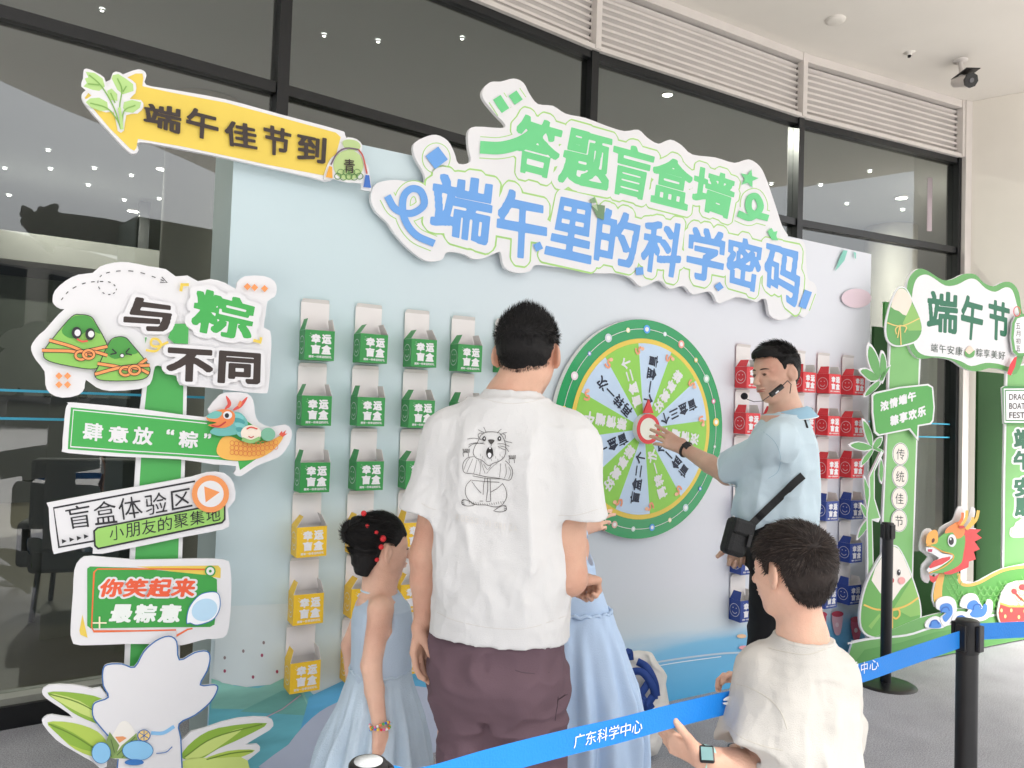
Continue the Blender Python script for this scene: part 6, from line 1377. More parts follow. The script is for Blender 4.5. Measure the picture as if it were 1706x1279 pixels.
    HF_.ell(p(.0, 0, .37), np.array((.29, .275, .15))*.232, Rm, .02); HF_.ell(p(-.13, 0, -.02), np.array((.315, .285, .30))*.232, Rm, .02); hfn, hreg = hairline(hc, ax, .232, HL_MAN); HF_.cut(hfn)
    HF_.wrinkle(.003, (.02, .02, .02), 4)
    ho = HF_.mesh('hair', HAIRM, t)
    strands('hair_strands', p, ax, .232, lambda q: hreg(q, 0), 6500, lambda q: .007+.023*min(1, max(0, (q[2]-.02))/.42), lambda q, n_: (.25*(q[0] > 0)-.1, q[1]*1.2, -1+2*min(1, max(0, q[2])/.42)), HAIRM, ho, .0008, .8)
    strands('hair_strands', p, ax, .232, lambda q: hreg(q, .13) and q[2] < .15, 3800, .007, lambda q, n_: (0, 0, -1), HAIRM, ho, .0005, .5, scale=1.05, rad=(.33, .29, .31), cc=(-.12, 0, -.02))
    # glasses temple
    b = MB(); q0 = p(-.02, -.365, .03); b.tube([q0, p(.2, -.335, .035), p(.36, -.30, .03)], .0018, BLACKP, 6); q0 = p(-.02, .365, .03); b.tube([q0, p(.2, .335, .035), p(.36, .30, .03)], .0018, BLACKP, 6)
    b.obj('glasses', t)
    # sandals
    b = MB()
    for s_ in (-1, 1): c = o+rt*s_*.12+fwd*.05; b.box((c[0], c[1], .008), (.10, .27, .015), BLACKP, rot=rotz(-yaw), bev=.006)
    b.obj('sandals', t)
build_man()

# ------------------------------------------------------------------ the guide in the pale blue polo, headset microphone
def build_guide():
    D = 3.35; o = at_d(1296, 900, D); o[2] = 0; fwd = unit(A3(-.95, .30, 0)); lf = A3(-fwd[1], fwd[0], 0)   # his left, towards the camera
    lf = -lf if lf[1] > 0 else lf
    t = thing('person', 'smiling guide in a pale blue polo shirt with a headset microphone, reaching for the wheel', 'person', o)
    F = Fig((o[0]-.85, o[1]-.42, -.005), (o[0]+.30, o[1]+.66, 1.88), .0042)
    hc = at_d(1292, 622, D-.02); hf = unit(A3(-.90, -.40, -.16)); hh = .246
    p, ax = head(F, hc, hf, unit(A3(-.10, 0, 1)), hh, .009)
    nb = at_d(1310, 688, D); F.cap(hc+A3(.025, 0, -.05), nb, .060, .062, .025); F.cap(nb, nb-A3(0, 0, .09), .062, .085, .04)
    NS = at_d(1297, 735, D-.19); FS = at_d(1318, 722, D+.17)
    F.cap(nb-A3(0, 0, .05), NS, .055, .055, .03); F.cap(nb-A3(0, 0, .05), FS, .055, .055, .03)
    F.loft(o, lf, fwd, [(1.0, .15, .10), (1.15, .145, .10), (1.35, .17, .11), (1.45, .165, .10), (1.52, .10, .08)], .04)
    EL, WR_ = at_d(1212, 791, D+.10), at_d(1140, 747, D+.33)
    F.cap(NS, EL, .055, .043, .02); F.cap(EL, EL+(WR_-EL)*.4, .044, .042, .015); F.cap(EL+(WR_-EL)*.4, WR_, .042, .029, .012)
    hd = at_d(1092, 722, D+.40)-WR_
    hand(F, WR_, hd, A3(.1, .9, -.25), A3(-.1, -.1, 1), .20, (.12, .15, .2, .3), .3, .14, tdir=unit(hd)*.6+A3(0, .3, -.35))
    FE, FW = at_d(1262, 830, D+.24), at_d(1232, 900, D+.08); F.cap(FS, FE, .052, .043, .02); F.cap(FE, FW, .042, .029, .02); hand(F, FW, A3(-.2, -.3, -.9), A3(-.2, -1, 0), A3(-1, 0, .2), .19, (.8, .8, .9, .9))
    for s_ in (-1, 1):
        hp = o+lf*s_*.09+A3(0, 0, .97); kn = o+lf*s_*.10+fwd*.03+A3(0, 0, .5); an = o+lf*s_*.11-fwd*.0+A3(0, 0, .09)
        F.cap(hp, kn, .085, .056, .03); F.cap(kn, an, .056, .038, .02); F.cap(an-A3(0, 0, .04), an+fwd*.16-A3(0, 0, .055), .038, .03, .02)
    bo = F.mesh('body', SKG, t)
    POLO = mat('pale blue pique', '#C8DAE2', .85, var=.03, vscale=5, bump=.3, bscale=380, spec=.2)
    S_ = Fig((o[0]-.34, o[1]-.36, 1.04), (o[0]+.28, o[1]+.34, 1.66), .0045)
    S_.loft(o, lf, fwd, [(1.055, .168, .150, 0, .01), (1.10, .178, .168, 0, .015), (1.2, .175, .162, 0, .012), (1.35, .188, .150, 0, .0), (1.41, .185, .135, 0, -.01), (1.475, .148, .108, 0, -.015), (1.52, .092, .082, 0, -.015)], .0)
    S_.cap(nb-A3(0, 0, .075), NS, .06, .066, .04); S_.cap(nb-A3(0, 0, .075), FS, .06, .066, .04)
    hn = at_d(1221, 782, D+.06); dd = unit(hn-NS); S_.cap(NS, NS+dd*.05, .060, .064, .055); S_.cone(NS+dd*.03, hn, .062, .080, .014)
    S_.cone(hn-dd*.05, hn+dd*.05, .062, .066, .003, 's')
    fh = FS+(FE-FS)*.8; S_.cone(FS, fh, .066, .07, .03)
    S_.cone(nb-A3(0, 0, .07), nb+A3(.008, 0, -.012), .10, .078, .02); S_.cone(nb-A3(0, 0, .05), nb+A3(.008, 0, .02), .062, .068, .003, 's'); S_.ell(nb+fwd*.062-A3(0, 0, .03), (.05, .05, .055), None, .006, 's')
    S_.wrinkle(.016, (.10, .11, .20), 21, lambda P: .5+.5*np.clip((1.5-P[:, 2])/.2, 0, 1)); S_.wrinkle(.013, (.08, .08, .07), 25, lambda P: np.clip((1.25-P[:, 2])/.15, .12, 1.4))
    po = S_.mesh('polo_shirt', POLO, t)
    # collar: a folded band standing round the neck
    b = MB(); COLR = mat('polo collar', '#9CC3D8', .8, bump=.2, bscale=300); cR = mat('white tipping', '#E8EEF0', .8)
    ring1, ring2, ring3 = [], [], []
    for i in range(33):
        a = -2.75+5.5*i/32; d2 = -fwd*math.cos(a)+lf*math.sin(a); w_ = abs(a)/2.75
        c = nb+A3(.01, 0, 0); ring1.append(c+d2*.070+A3(0, 0, .034-.030*w_)); ring2.append(c+d2*.088+A3(0, 0, .028-.034*w_)); ring3.append(c+d2*.120+A3(0, 0, -.008-.045*w_)+fwd*.01*w_)
    V = ring1+ring2+ring3; n_ = 33; b.add(V, [(i, i+1, n_+i+1, n_+i) for i in range(32)]+[(n_+i, n_+i+1, 2*n_+i+1, 2*n_+i) for i in range(32)], COLR, True); b.tube(ring3, .0022, cR, 6); b.obj('collar', po)
    bvp = BVHTree.FromPolygons([v.co[:] for v in po.data.vertices], [pl.vertices[:] for pl in po.data.polygons])
    def on(bvh, x, y, off=.003, fb=D):
        dr = Vector(ray(x, y)).normalized(); h_ = bvh.ray_cast(Vector(C0), dr); return (np.array(h_[0])-np.array(dr)*off) if h_[0] else at_d(x, y, fb)
    SEAMB = mat('polo seam', '#8FB4C4', .8)
    b = MB(); b.tube([on(bvp, x, y, .0) for x, y in smooth_open([(1268, 716), (1290, 735), (1300, 760), (1296, 785), (1280, 797)], 5)], .001, SEAMB, 5); b.obj('shoulder_seam', po)
    b = MB(); e1 = []; 
    side = unit(np.cross(dd, Z_)); up2 = np.cross(side, dd)
    for i in range(25): a = 2*math.pi*i/24; e1.append(hn-dd*.006+(side*math.cos(a)+up2*math.sin(a))*.0835)
    b.tube(e1, .0028, cR, 6); b.obj('sleeve_tipping', po)
    # trousers, belt
    BLK = mat('black trouser cloth', '#17181B', .75, var=.1, vscale=8, bump=.2, bscale=300, spec=.25)
    T_ = Fig((o[0]-.26, o[1]-.28, .04), (o[0]+.26, o[1]+.28, 1.13), .006)
    T_.loft(o, lf, fwd, [(.88, .165, .135), (1.0, .16, .135), (1.10, .15, .135)], 0)
    for s_ in (-1, 1):
        hp = o+lf*s_*.085+A3(0, 0, .95); kn = o+lf*s_*.10+fwd*.035+A3(0, 0, .5); an = o+lf*s_*.11+A3(0, 0, .05); T_.cap(hp, kn, .105, .082, .03); T_.cone(kn+A3(0, 0, .02), an, .082, .072, .02)
    T_.wrinkle(.007, (.1, .1, .16), 31); T_.mesh('trousers', BLK, t)
    b = MB(); b.tube([o+A3(0, 0, 1.075)+lf*.156*math.cos(a)+fwd*.142*math.sin(a) for a in np.linspace(0, 2*math.pi, 33)], .016, BLACKP, 8); b.obj('belt', t)
    b = MB()
    for s_ in (-1, 1): c = o+lf*s_*.11+fwd*.06+A3(0, 0, .03); b.box(c, (.27, .10, .055), BLACKM, rot=rotz(math.atan2(fwd[1], fwd[0])), bev=.022)
    b.obj('shoes', t)
    # hair: dark, swept up from the forehead, shaved sides
    f, l, u = ax; Rm = np.array(ax); H = Fig(hc-.18, hc+.19, .0032)
    H.ell(p(-.055, 0, .17), np.array((.425, .345, .355))*hh, Rm, 0); H.ell(p(.14, 0, .36), np.array((.24, .25, .15))*hh, Rm, .02)
    H.ell(p(-.13, 0, -.02), np.array((.315, .285, .30))*hh, Rm, .02); hfn, hreg = hairline(hc, ax, hh, HL_MAN); H.cut(hfn)
    H.wrinkle(.0035, (.03, .03, .02), 7); ho = H.mesh('hair', HAIRM, t)
    strands('hair_strands', p, ax, hh, lambda q: hreg(q, 0), 6500, lambda q: .007+.03*max(0, q[2]-.24)/.26, lambda q, n_: (.9, q[1]*.3, .45) if q[2] > .3 else (-.2, 0, -1), HAIRM, ho, .0008, .55, cc=(-.055, 0, .17), rad=(.42, .34, .35))
    strands('hair_strands', p, ax, hh, lambda q: hreg(q, .06) and q[2] < .2, 2200, .005, lambda q, n_: (-.2, 0, -1), HAIRM, ho, .0005, .4, scale=1.0, rad=(.33, .29, .31), cc=(-.12, 0, -.02))
    # face details
    b = MB(); EYE = mat('dark eye', '#1A120E', .15); LIP = mat('lips', '#B06A5C', .5); BRW = mat('eyebrow hair', '#2A1F1A', .8)
    bvb = BVHTree.FromPolygons([v.co[:] for v in bo.data.vertices], [pl.vertices[:] for pl in bo.data.polygons])
    def onface(a, s_, z_, off=.0008):
        o_ = p(a+.5, s_, z_); h_ = bvb.ray_cast(Vector(o_), Vector(-f)); return (np.array(h_[0])+f*off) if h_[0] else p(a, s_, z_)
    for s_ in (-1, 1):
        b.tube([onface(.3, s_*(.055+.025*i), .098+.012*math.sin(i*.55)) for i in range(7)], [.0016, .0026, .003, .003, .0026, .002, .001], BRW, 6)
        b.tube([onface(.3, s_*(.075+.02*i), .012+.013*math.sin(i*.6)) for i in range(6)], [.0009, .0016, .002, .002, .0017, .0009], EYE, 6)
        b.tube([onface(.3, s_*(.10+.02*i), .000+.004*math.sin(i*.8)) for i in range(4)], [.001, .0022, .0022, .001], EYE, 6)
    b.obj('eyes', bo)
    b = MB(); b.tube([onface(.3, -.10+.02*i, -.243-.012*math.sin(math.pi*i/10)+.01) for i in range(11)], [.0008]+[.0022]*9+[.0008], LIP, 6); b.tube([onface(.3, -.08+.02*i, -.272+.004) for i in range(9)], [.001]+[.003]*7+[.001], LIP, 6); b.obj('lips', bo)
    # headset
    hs = MB(); e0, e1 = at_d(1303, 643, D-.13), at_d(1284, 658, D-.14); hs.tube([e0, e1], [.012, .0115], BLACKP, 8); hs.tube([at_d(1297, 651, D-.145), at_d(1292, 655, D-.146)], .0035, WHITE, 6)
    hs.tube([e1, at_d(1270, 668, D-.15), at_d(1256, 669, D-.16), at_d(1245, 665, D-.17), at_d(1240, 661, D-.17)], .0016, BLACKP, 6)
    hs.tube([e0, at_d(1312, 634, D-.12), at_d(1318, 640, D-.11), at_d(1316, 655, D-.10)], .002, BLACKP, 6); hs.obj('headset_arm', t)
    mic = MB(); c = at_d(1240, 660, D-.17); mic.lathe((c[0], c[1], c[2]-.014), [(0, 0)]+[(.0145*math.sin(math.pi*i/8), .0145*(1-math.cos(math.pi*i/8))) for i in range(1, 8)]+[(0, .029)], mat('foam', '#0C0A14', .9, bump=.5, bscale=500), 16); mic.obj('microphone', t)
    # watch
    wt = MB(); wc = at_d(1131, 745, D+.345); wd_ = unit(EL-WR_); s1 = unit(np.cross(wd_, Y_)); s2 = np.cross(wd_, s1)
    wt.tube([WR_+wd_*.012+(s1*math.cos(a)*.034+s2*math.sin(a)*.031) for a in np.linspace(0, 2*math.pi, 25)], .007, BLACKP, 8); wt.obj('watch_strap', t)
    wt = MB(); fc = WR_+wd_*.012+unit(A3(-.1, -.8, .55))*.035; zz = unit(A3(-.1, -.8, .55)); xx = unit(np.cross(zz, wd_)); yy = np.cross(zz, xx); wt.box(fc, (.033, .036, .011), BLACKP, rot=np.array([xx, yy, zz]).T, bev=.004); wt.box(fc+zz*.006, (.026, .029, .001), mat('watch glass', '#101418', .05), rot=np.array([xx, yy, zz]).T); wt.obj('watch_face', t)
    # cross-body pouch
    st_ = MB(); BAG = mat('black nylon', '#0E0F10', .6, var=.15, vscale=20, bump=.3, bscale=200)
    P = [on(bvp, x, y, .006) for x, y in smooth_open([(1338, 792), (1322, 806), (1305, 823), (1285, 842), (1262, 864)], 5)]+[at_d(1248, 878, D-.17)]
    V = []; 
    for i, q in enumerate(P):
        tt = unit(P[min(i+1, len(P)-1)]-P[max(i-1, 0)]); s_ = unit(np.cross(tt, Y_))*.0155; V += [q+s_, q-s_, q+s_+A3(0, .003, 0), q-s_+A3(0, .003, 0)]
    Fs = []
    for i in range(len(P)-1): a = 4*i; Fs += [(a, a+1, a+5, a+4), (a+2, a+6, a+7, a+3), (a, a+4, a+6, a+2), (a+1, a+3, a+7, a+5)]
    st_.add(V, Fs, BAG)
    P2 = [on(bvp, x, y, .004) for x, y in [(1337, 692), (1341, 700), (1345, 712)]]; st_.tube(P2, .005, BAG, 6); so_ = st_
    bag = thing('sling_pouch', 'small black sling pouch hanging at the guide\'s waist on a diagonal strap', 'pouch', at_d(1225, 895, D-.18)); so_.obj('strap', bag)
    c = at_d(1226, 895, D-.16); b = MB(); Rr_ = rotz(R(20)) @ np.array([[math.cos(.28), 0, math.sin(.28)], [0, 1, 0], [-math.sin(.28), 0, math.cos(.28)]]); b.box(c, (.098, .065, .15), BAG, rot=Rr_, bev=.02); b.obj('pouch_body', bag)
    b = MB(); b.box(c+Rr_ @ A3(.005, -.012, .045), (.101, .058, .065), BAG, rot=Rr_, bev=.012); b.obj('flap', bag); b = MB(); b.box(c+Rr_ @ A3(.035, -.042, -.0), (.02, .008, .05), BLACKP, rot=Rr_, bev=.003); b.obj('buckle', bag)
    b = MB(); b.tube([at_d(1225, 862, D-.15), at_d(1230, 870, D-.17), at_d(1236, 880, D-.18)], .004, mat('lanyard blue', '#5A9BD8', .6), 6); b.tube([at_d(1222, 860, D-.15), at_d(1226, 866, D-.17)], .004, WHITE, 6); b.obj('lanyard', t)
build_guide()

# ------------------------------------------------------------------ boy in the foreground
def build_boy():
    D = 1.80; o = at_d(1333, 1150, D); o[2] = 0; yaw = R(-22); fwd = A3(math.sin(yaw), math.cos(yaw), 0); rt = A3(math.cos(yaw), -math.sin(yaw), 0)
    t = thing('person', 'boy with short dark hair and a cream T-shirt seen from behind, holding the blue belt', 'person', o)
    F = Fig((o[0]-.46, o[1]-.32, -.005), (o[0]+.26, o[1]+.34, 1.30), .0036)
    hc = at_d(1318, 952, D); hh = .212; hf = unit(A3(-.58, .82, -.10)); p, ax = head(F, hc, hf, unit(A3(.03, .0, 1)), hh, .009)
    nb = at_d(1337, 1062, D); F.cap(hc+A3(.012, -.015, -.05), nb, .047, .050, .02); F.cap(nb, nb-A3(0, 0, .06), .052, .075, .03)
    LS_, RS_ = at_d(1276, 1116, D+.02), at_d(1378, 1120, D-.0)
    F.cap(nb-A3(0, 0, .03), LS_, .04, .04, .02); F.cap(nb-A3(0, 0, .03), RS_, .04, .04, .02)
    F.loft(o, rt, fwd, [(.55, .12, .085), (.75, .11, .08), (.90, .12, .08), (.94, .07, .06)], .03)
    LE, LW = at_d(1268, 1282, D-.03), at_d(1168, 1262, D-.06)
    F.cap(LS_, LE, .040, .034, .015); F.cap(LE, LE+(LW-LE)*.45, .035, .033, .012); F.cap(LE+(LW-LE)*.45, LW, .033, .024, .01)
    # left hand pinches the belt: thumb in front, fingers behind
    hd = at_d(1118, 1235, D-.03)-LW
    hand(F, LW, hd, A3(-.3, .75, .45), A3(.25, -.5, .75), .150, (.35, .45, .5, .55), .1, .06, tdir=at_d(1110, 1200, D-.10)-at_d(1140, 1245, D-.075))
    RE, RW = at_d(1400, 1230, D+.16), at_d(1262, 1150, D+.22); F.cap(RS_, RE, .038, .033, .015); F.cap(RE, RW, .033, .024, .015)
    hand(F, RW, at_d(1226, 1128, D+.22)-RW, A3(0, -.5, -.8), A3(-.2, -.3, .9), .145, (.5, .55, .6, .6), .4)
    for s_ in (-1, 1):
        hp = o+rt*s_*.065+A3(0, 0, .60); kn = o+rt*s_*.08+fwd*.02+A3(0, 0, .34); an = o+rt*s_*.085+A3(0, 0, .06)
        F.cap(hp, kn, .065, .045, .02); F.cap(kn, an, .044, .029, .02); F.cap(an-A3(0, 0, .03), an+fwd*.11-A3(0, 0, .04), .028, .022, .015)
    bo = F.mesh('body', SKB, t)
    CRM = mat('cream cotton', '#CCC9C2', .85, var=.02, bump=.25, bscale=420, spec=.2)
    S_ = Fig((o[0]-.30, o[1]-.27, .48), (o[0]+.26, o[1]+.27, 1.06), .0042)
    S_.loft(o, rt, fwd, [(.50, .132, .120, .01), (.65, .126, .112, .01), (.80, .121, .108), (.88, .117, .098), (.93, .10, .085), (.965, .072, .07)], 0)
    S_.cap(nb-A3(0, 0, .045), LS_, .05, .055, .03); S_.cap(nb-A3(0, 0, .045), RS_, .05, .055, .03)
    Lh = at_d(1258, 1236, D-.025); Rh = RS_+(RE-RS_)*.9
    for a, b_, r0, r1 in ((LS_, Lh, .054, .072), (RS_, Rh, .052, .056)):
        dd = unit(b_-a); S_.cap(a, a+dd*.03, r0, r0, .03); S_.cone(a, b_, r0, r1, .025)
    dd = unit(Lh-LS_); S_.cone(Lh-dd*.04, Lh+dd*.05, .056, .060, .003, 's')
    S_.cone(nb-A3(0, 0, .06), nb+A3(.002, -.002, .002), .085, .0635, .015); S_.cone(nb-A3(0, 0, .03), nb+A3(.002, -.002, .05), .0545, .058, .003, 's')
    S_.wrinkle(.015, (.11, .11, .26), 41, lambda P: np.clip((1.0-P[:, 2])/.15, .15, 1)); S_.wrinkle(.002, (.028, .028, .045), 47); S_.wrinkle(.007, (.06, .06, .10), 44, lambda P: np.clip((.95-P[:, 2])/.2, .2, 1))
    sh = S_.mesh('tshirt', CRM, t); bv = BVHTree.FromPolygons([v.co[:] for v in sh.data.vertices], [pl.vertices[:] for pl in sh.data.polygons]); SEAM = mat('cream seam', '#C9C4B8', .9)
    def seam(pts, nm='seam', r=.0009):
        P = []
        for q in smooth_open([np.array(q, float) for q in pts], 6):
            dr = Vector(ray(*q)).normalized(); h_ = bv.ray_cast(Vector(C0), dr)
            if h_[0]: P.append(np.array(h_[0]))
        if len(P) > 2: b = MB(); b.tube(P, r, SEAM, 6); b.obj(nm, sh)
    b = MB(); b.tube([nb+A3(.002, -.002, -.003)+(rt*math.cos(a)+fwd*math.sin(a))*.0625 for a in np.linspace(0, 2*math.pi, 33)], .0045, CRM, 8); b.obj('collar_rib', sh)
    seam([(1227, 1139), (1250, 1146), (1280, 1163), (1300, 1185), (1312, 1215)], 'sleeve_seam'); seam([(1212, 1210), (1235, 1228), (1270, 1242), (1305, 1250)], 'hem_seam'); seam([(1280, 1079), (1310, 1086), (1345, 1090), (1375, 1080), (1395, 1062)], 'collar_seam'); seam([(1323, 1068), (1323, 1078)], 'collar_seam')
    # shorts and shoes below the frame
    T_ = Fig((o[0]-.2, o[1]-.2, .28), (o[0]+.2, o[1]+.2, .60), .006); T_.loft(o, rt, fwd, [(.45, .125, .095), (.59, .12, .09)], 0)
    for s_ in (-1, 1): T_.cone(o+rt*s_*.062+A3(0, 0, .5), o+rt*s_*.078+A3(0, 0, .31), .075, .075, .02)
    T_.mesh('shorts', mat('black shorts cloth', '#1A1B1E', .8, bump=.2, bscale=300), t)
    b = MB()
    for s_ in (-1, 1): c = o+rt*s_*.085+fwd*.04+A3(0, 0, .03); b.box(c, (.085, .20, .058), WHITE, rot=rotz(-yaw), bev=.02)
    b.obj('shoes', t)
    # hair
    f, l, u = ax; Rm = np.array(ax); H = Fig(hc-.16, hc+.17, .003)
    H.ell(p(-.06, 0, .135), np.array((.435, .37, .40))*hh, Rm, 0); H.ell(p(-.16, 0, -.02), np.array((.31, .285, .32))*hh, Rm, .02)
    hfn, hreg = hairline(hc, ax, hh, HL_BOY); H.cut(hfn)
    H.wrinkle(.003, (.025, .025, .025), 9); ho = H.mesh('hair', HAIRB, t)
    wh_ = np.array((-.36, .10, .26))
    def comb(q, n_):
        v = np.array(q)-wh_; v = v/(np.linalg.norm(v)+1e-6); return (v[0]+.25*v[2], v[1]+.35*v[0], v[2]-.25)
    reg = lambda q: hreg(q, .0)
    HB2 = mat('brown hair highlights', '#3A2C24', .45, var=.3, vscale=80)
    strands('hair_strands', p, ax, hh, reg, 9000, lambda q: .019 if q[2] > .24 else .012, comb, HAIRB, ho, .0008, .38, rad=(.435, .37, .40), cc=(-.06, 0, .135), scale=1.0)
    strands('hair_strands', p, ax, hh, reg, 1700, lambda q: .020 if q[2] > .24 else .012, comb, HB2, ho, .0007, .45, rad=(.435, .37, .40), cc=(-.06, 0, .135), scale=1.005)
    reg2 = lambda q: hreg(q, .05) and q[2] < .1
    strands('hair_strands', p, ax, hh, reg2, 2600, .014, lambda q, n_: (-.2, q[1]*.3, -1), HAIRB, ho, .0008, .3, rad=(.31, .285, .32), cc=(-.16, 0, -.02), scale=1.0)
    b = MB(); bvb = BVHTree.FromPolygons([v.co[:] for v in bo.data.vertices], [pl.vertices[:] for pl in bo.data.polygons])
    for s_ in (-1, 1):
        P = []
        for i in range(6):
            h_ = bvb.ray_cast(Vector(p(.8, s_*(.07+.025*i), .012)), Vector(-f))
            if h_[0]: P.append(np.array(h_[0])+f*.0008)
        if len(P) > 2: b.tube(P, .0018, mat('dark eye', '#1A120E', .15), 6)
    b.obj('eyes', bo)
    # smart watch
    wd_ = unit(LE-LW); s1 = unit(np.cross(wd_, Y_)); s2 = np.cross(wd_, s1); STR = mat('pale mint strap', '#A9D9D2', .5)
    b = MB()
    V = []
    for i in range(25): a = 2*math.pi*i/24; c = LW+wd_*.012+(s1*math.cos(a)*.0285+s2*math.sin(a)*.0265); V += [c-wd_*.011, c+wd_*.011]
    b.add(V, [(2*i, 2*i+1, 2*i+3, 2*i+2) for i in range(24)], STR, True); b.obj('watch_strap', t)
    b = MB(); zz = unit(A3(-.15, -.75, .62)); fc = LW+wd_*.012+zz*.031; xx = wd_-np.dot(wd_, zz)*zz; xx = unit(xx); yy = np.cross(zz, xx); b.box(fc, (.032, .036, .010), BLACKP, rot=np.array([xx, yy, zz]).T, bev=.004); b.box(fc+zz*.0055, (.024, .027, .001), mat('watch glass pale', '#7FA6A4', .08), rot=np.array([xx, yy, zz]).T); b.obj('watch_face', t)
build_boy()

# ------------------------------------------------------------------ girl at the left in the pale blue dress
DEN = mat('pale blue denim', '#BCCDDA', .85, var=.10, vscale=9, bump=.35, bscale=260, spec=.15)
def build_girl():
    D = 2.38; o = at_d(634, 1100, D); o[2] = 0; fwd = unit(A3(.93, .37, 0)); rt = A3(fwd[1], -fwd[0], 0)
    t = thing('person', 'little girl in a sleeveless pale blue dress with red hair beads and a bead bracelet', 'person', o)
    F = Fig((o[0]-.26, o[1]-.28, -.005), (o[0]+.30, o[1]+.30, 1.25), .0038)
    hc = at_d(636, 913, D); hh = .202; p, ax = head(F, hc, unit(A3(.86, .50, -.05)), unit(A3(-.03, 0, 1)), hh, .009)
    nb = at_d(632, 980, D); F.cap(hc+A3(-.015, -.0, -.05), nb, .042, .045, .02); F.cap(nb, nb-A3(0, 0, .05), .046, .065, .03)
    NS, FS = at_d(634, 1014, D-.10), at_d(612, 1010, D+.09); NS = at_d(634, 1016, D-.088); FS = at_d(612, 1010, D+.085)
    F.cap(nb-A3(0, 0, .03), NS, .036, .037, .02); F.cap(nb-A3(0, 0, .03), FS, .036, .037, .02)
    F.loft(o, rt, fwd, [(.55, .10, .085), (.70, .09, .075), (.85, .10, .08), (.92, .06, .06)], .03)
    EL, WR_ = at_d(618, 1108, D-.10), at_d(633, 1212, D-.14)
    F.cap(NS, EL, .034, .029, .012); F.cap(EL, EL+(WR_-EL)*.4, .029, .0275, .01); F.cap(EL+(WR_-EL)*.4, WR_, .0275, .019, .01)
    hand(F, WR_, at_d(641, 1255, D-.14)-WR_, A3(-.6, .6, .1), A3(-.9, -.1, -.1), .128, (.45, .5, .5, .5), .4, .05, tdir=at_d(628, 1250, D-.15)-WR_)
    E2, W2_ = at_d(584, 1075, D+.10), at_d(592, 1170, D+.12); F.cap(FS, E2, .034, .028, .012); F.cap(E2, W2_, .028, .02, .01); hand(F, W2_, A3(.1, 0, -1), A3(.5, .5, 0), A3(.5, .1, 0), .125)
    for s_ in (-1, 1):
        hp = o+rt*s_*.055+A3(0, 0, .58); kn = o+rt*s_*.06+fwd*.01+A3(0, 0, .33); an = o+rt*s_*.06+A3(0, 0, .055); F.cap(hp, kn, .06, .04, .02); F.cap(kn, an, .04, .026, .02); F.cap(an-A3(0, 0, .03), an+fwd*.1-A3(0, 0, .036), .025, .02, .015)
    bo = F.mesh('body', SKB, t)
    TOP = mat('pale blue jersey', '#B5C6D6', .8, var=.04, bump=.2, bscale=400, spec=.2)
    S_ = Fig((o[0]-.22, o[1]-.22, .66), (o[0]+.24, o[1]+.22, 1.02), .0038)
    zt = nb[2]
    S_.loft(o, rt, fwd, [(.67, .098, .088), (.75, .098, .086), (.85, .103, .088), (.90, .098, .08), (zt-.035, .075, .066), (zt-.012, .052, .052)], 0)
    S_.cap(nb-A3(0, 0, .05), NS-A3(0, 0, .0)-rt*.03, .04, .035, .02)
    S_.cap(nb-A3(0, 0, .05), FS+rt*.03, .04, .035, .02)
    for P_, s_ in ((NS, 1), (FS, -1)): S_.ell(P_+rt*s_*.032-A3(0, 0, .035), (.040, .046, .060), None, .004, 's')
    S_.cone(nb-A3(0, 0, .03), nb+A3(0, 0, .04), .044, .052, .003, 's')
    S_.wrinkle(.004, (.06, .06, .12), 51); S_.mesh('dress_top', TOP, t)
    K = Fig((o[0]-.36, o[1]-.36, .30), (o[0]+.36, o[1]+.36, .74), .0045)
    K.loft(o, rt, fwd, [(.32, .19, .18, .0, -.015), (.45, .165, .16, .0, -.01), (.58, .135, .125), (.68, .105, .095), (.715, .099, .088)], 0, folds=(15, .085, .715, .50, .6))
    K.loft(o, rt, fwd, [(.28, .16, .15, .0, -.015), (.345, .155, .145, .0, -.015)], .003, 's')
    K.wrinkle(.005, (.05, .05, .3), 55, lambda P: np.clip((.71-P[:, 2])/.1, .4, 1)); K.mesh('skirt', DEN, t)
    b = MB(); b.tube([o+A3(0, 0, .716)+rt*.101*math.cos(a)+fwd*.090*math.sin(a)+A3(0, 0, .003*math.sin(17*a)) for a in np.linspace(0, 2*math.pi, 80)], .0045, DEN, 6); b.obj('waist_ruffle', t)
    b = MB(); b.tube([nb+A3(0, 0, -.004)+(rt*math.cos(a)*.054+fwd*math.sin(a)*.054)-A3(0, 0, .02)*max(0, math.sin(a)) for a in np.linspace(0, 2*math.pi, 30)], .003, mat('dress trim', '#C5D7E3', .8), 6); b.obj('neck_trim', t)
    b = MB()
    for s_ in (-1, 1): c = o+rt*s_*.06+fwd*.03+A3(0, 0, .025); b.box(c, (.19, .075, .048), WHITE, rot=rotz(math.atan2(fwd[1], fwd[0])), bev=.018)
    b.obj('shoes', t)
    f, l, u = ax; Rm = np.array(ax); H = Fig(hc-.17, hc+.17, .003)
    H.ell(p(-.06, 0, .14), np.array((.43, .365, .40))*hh, Rm, 0); H.ell(p(-.2, 0, -.06), np.array((.25, .25, .28))*hh, Rm, .02); H.cap(p(-.22, 0, -.2), p(-.20, 0, -.36), .20*hh, .17*hh, .02)
    hfn, hreg = hairline(hc, ax, hh, [(-.6, -.40), (-.24, -.38), (-.15, -.16), (-.125, .10), (-.10, .13), (.05, .13), (.08, .06), (.14, .12), (.2, .2), (.6, .22)]); H.cut(hfn)
    bn = at_d(583, 886, D+.01); H.ell(bn, (.028, .028, .036), None, .01); H.ell(at_d(595, 872, D-.02), (.022, .022, .024), None, .01)
    H.wrinkle(.0025, (.012, .03, .03), 9); ho = H.mesh('hair', HAIRM, t)
    reg = lambda q: hreg(q, .0)
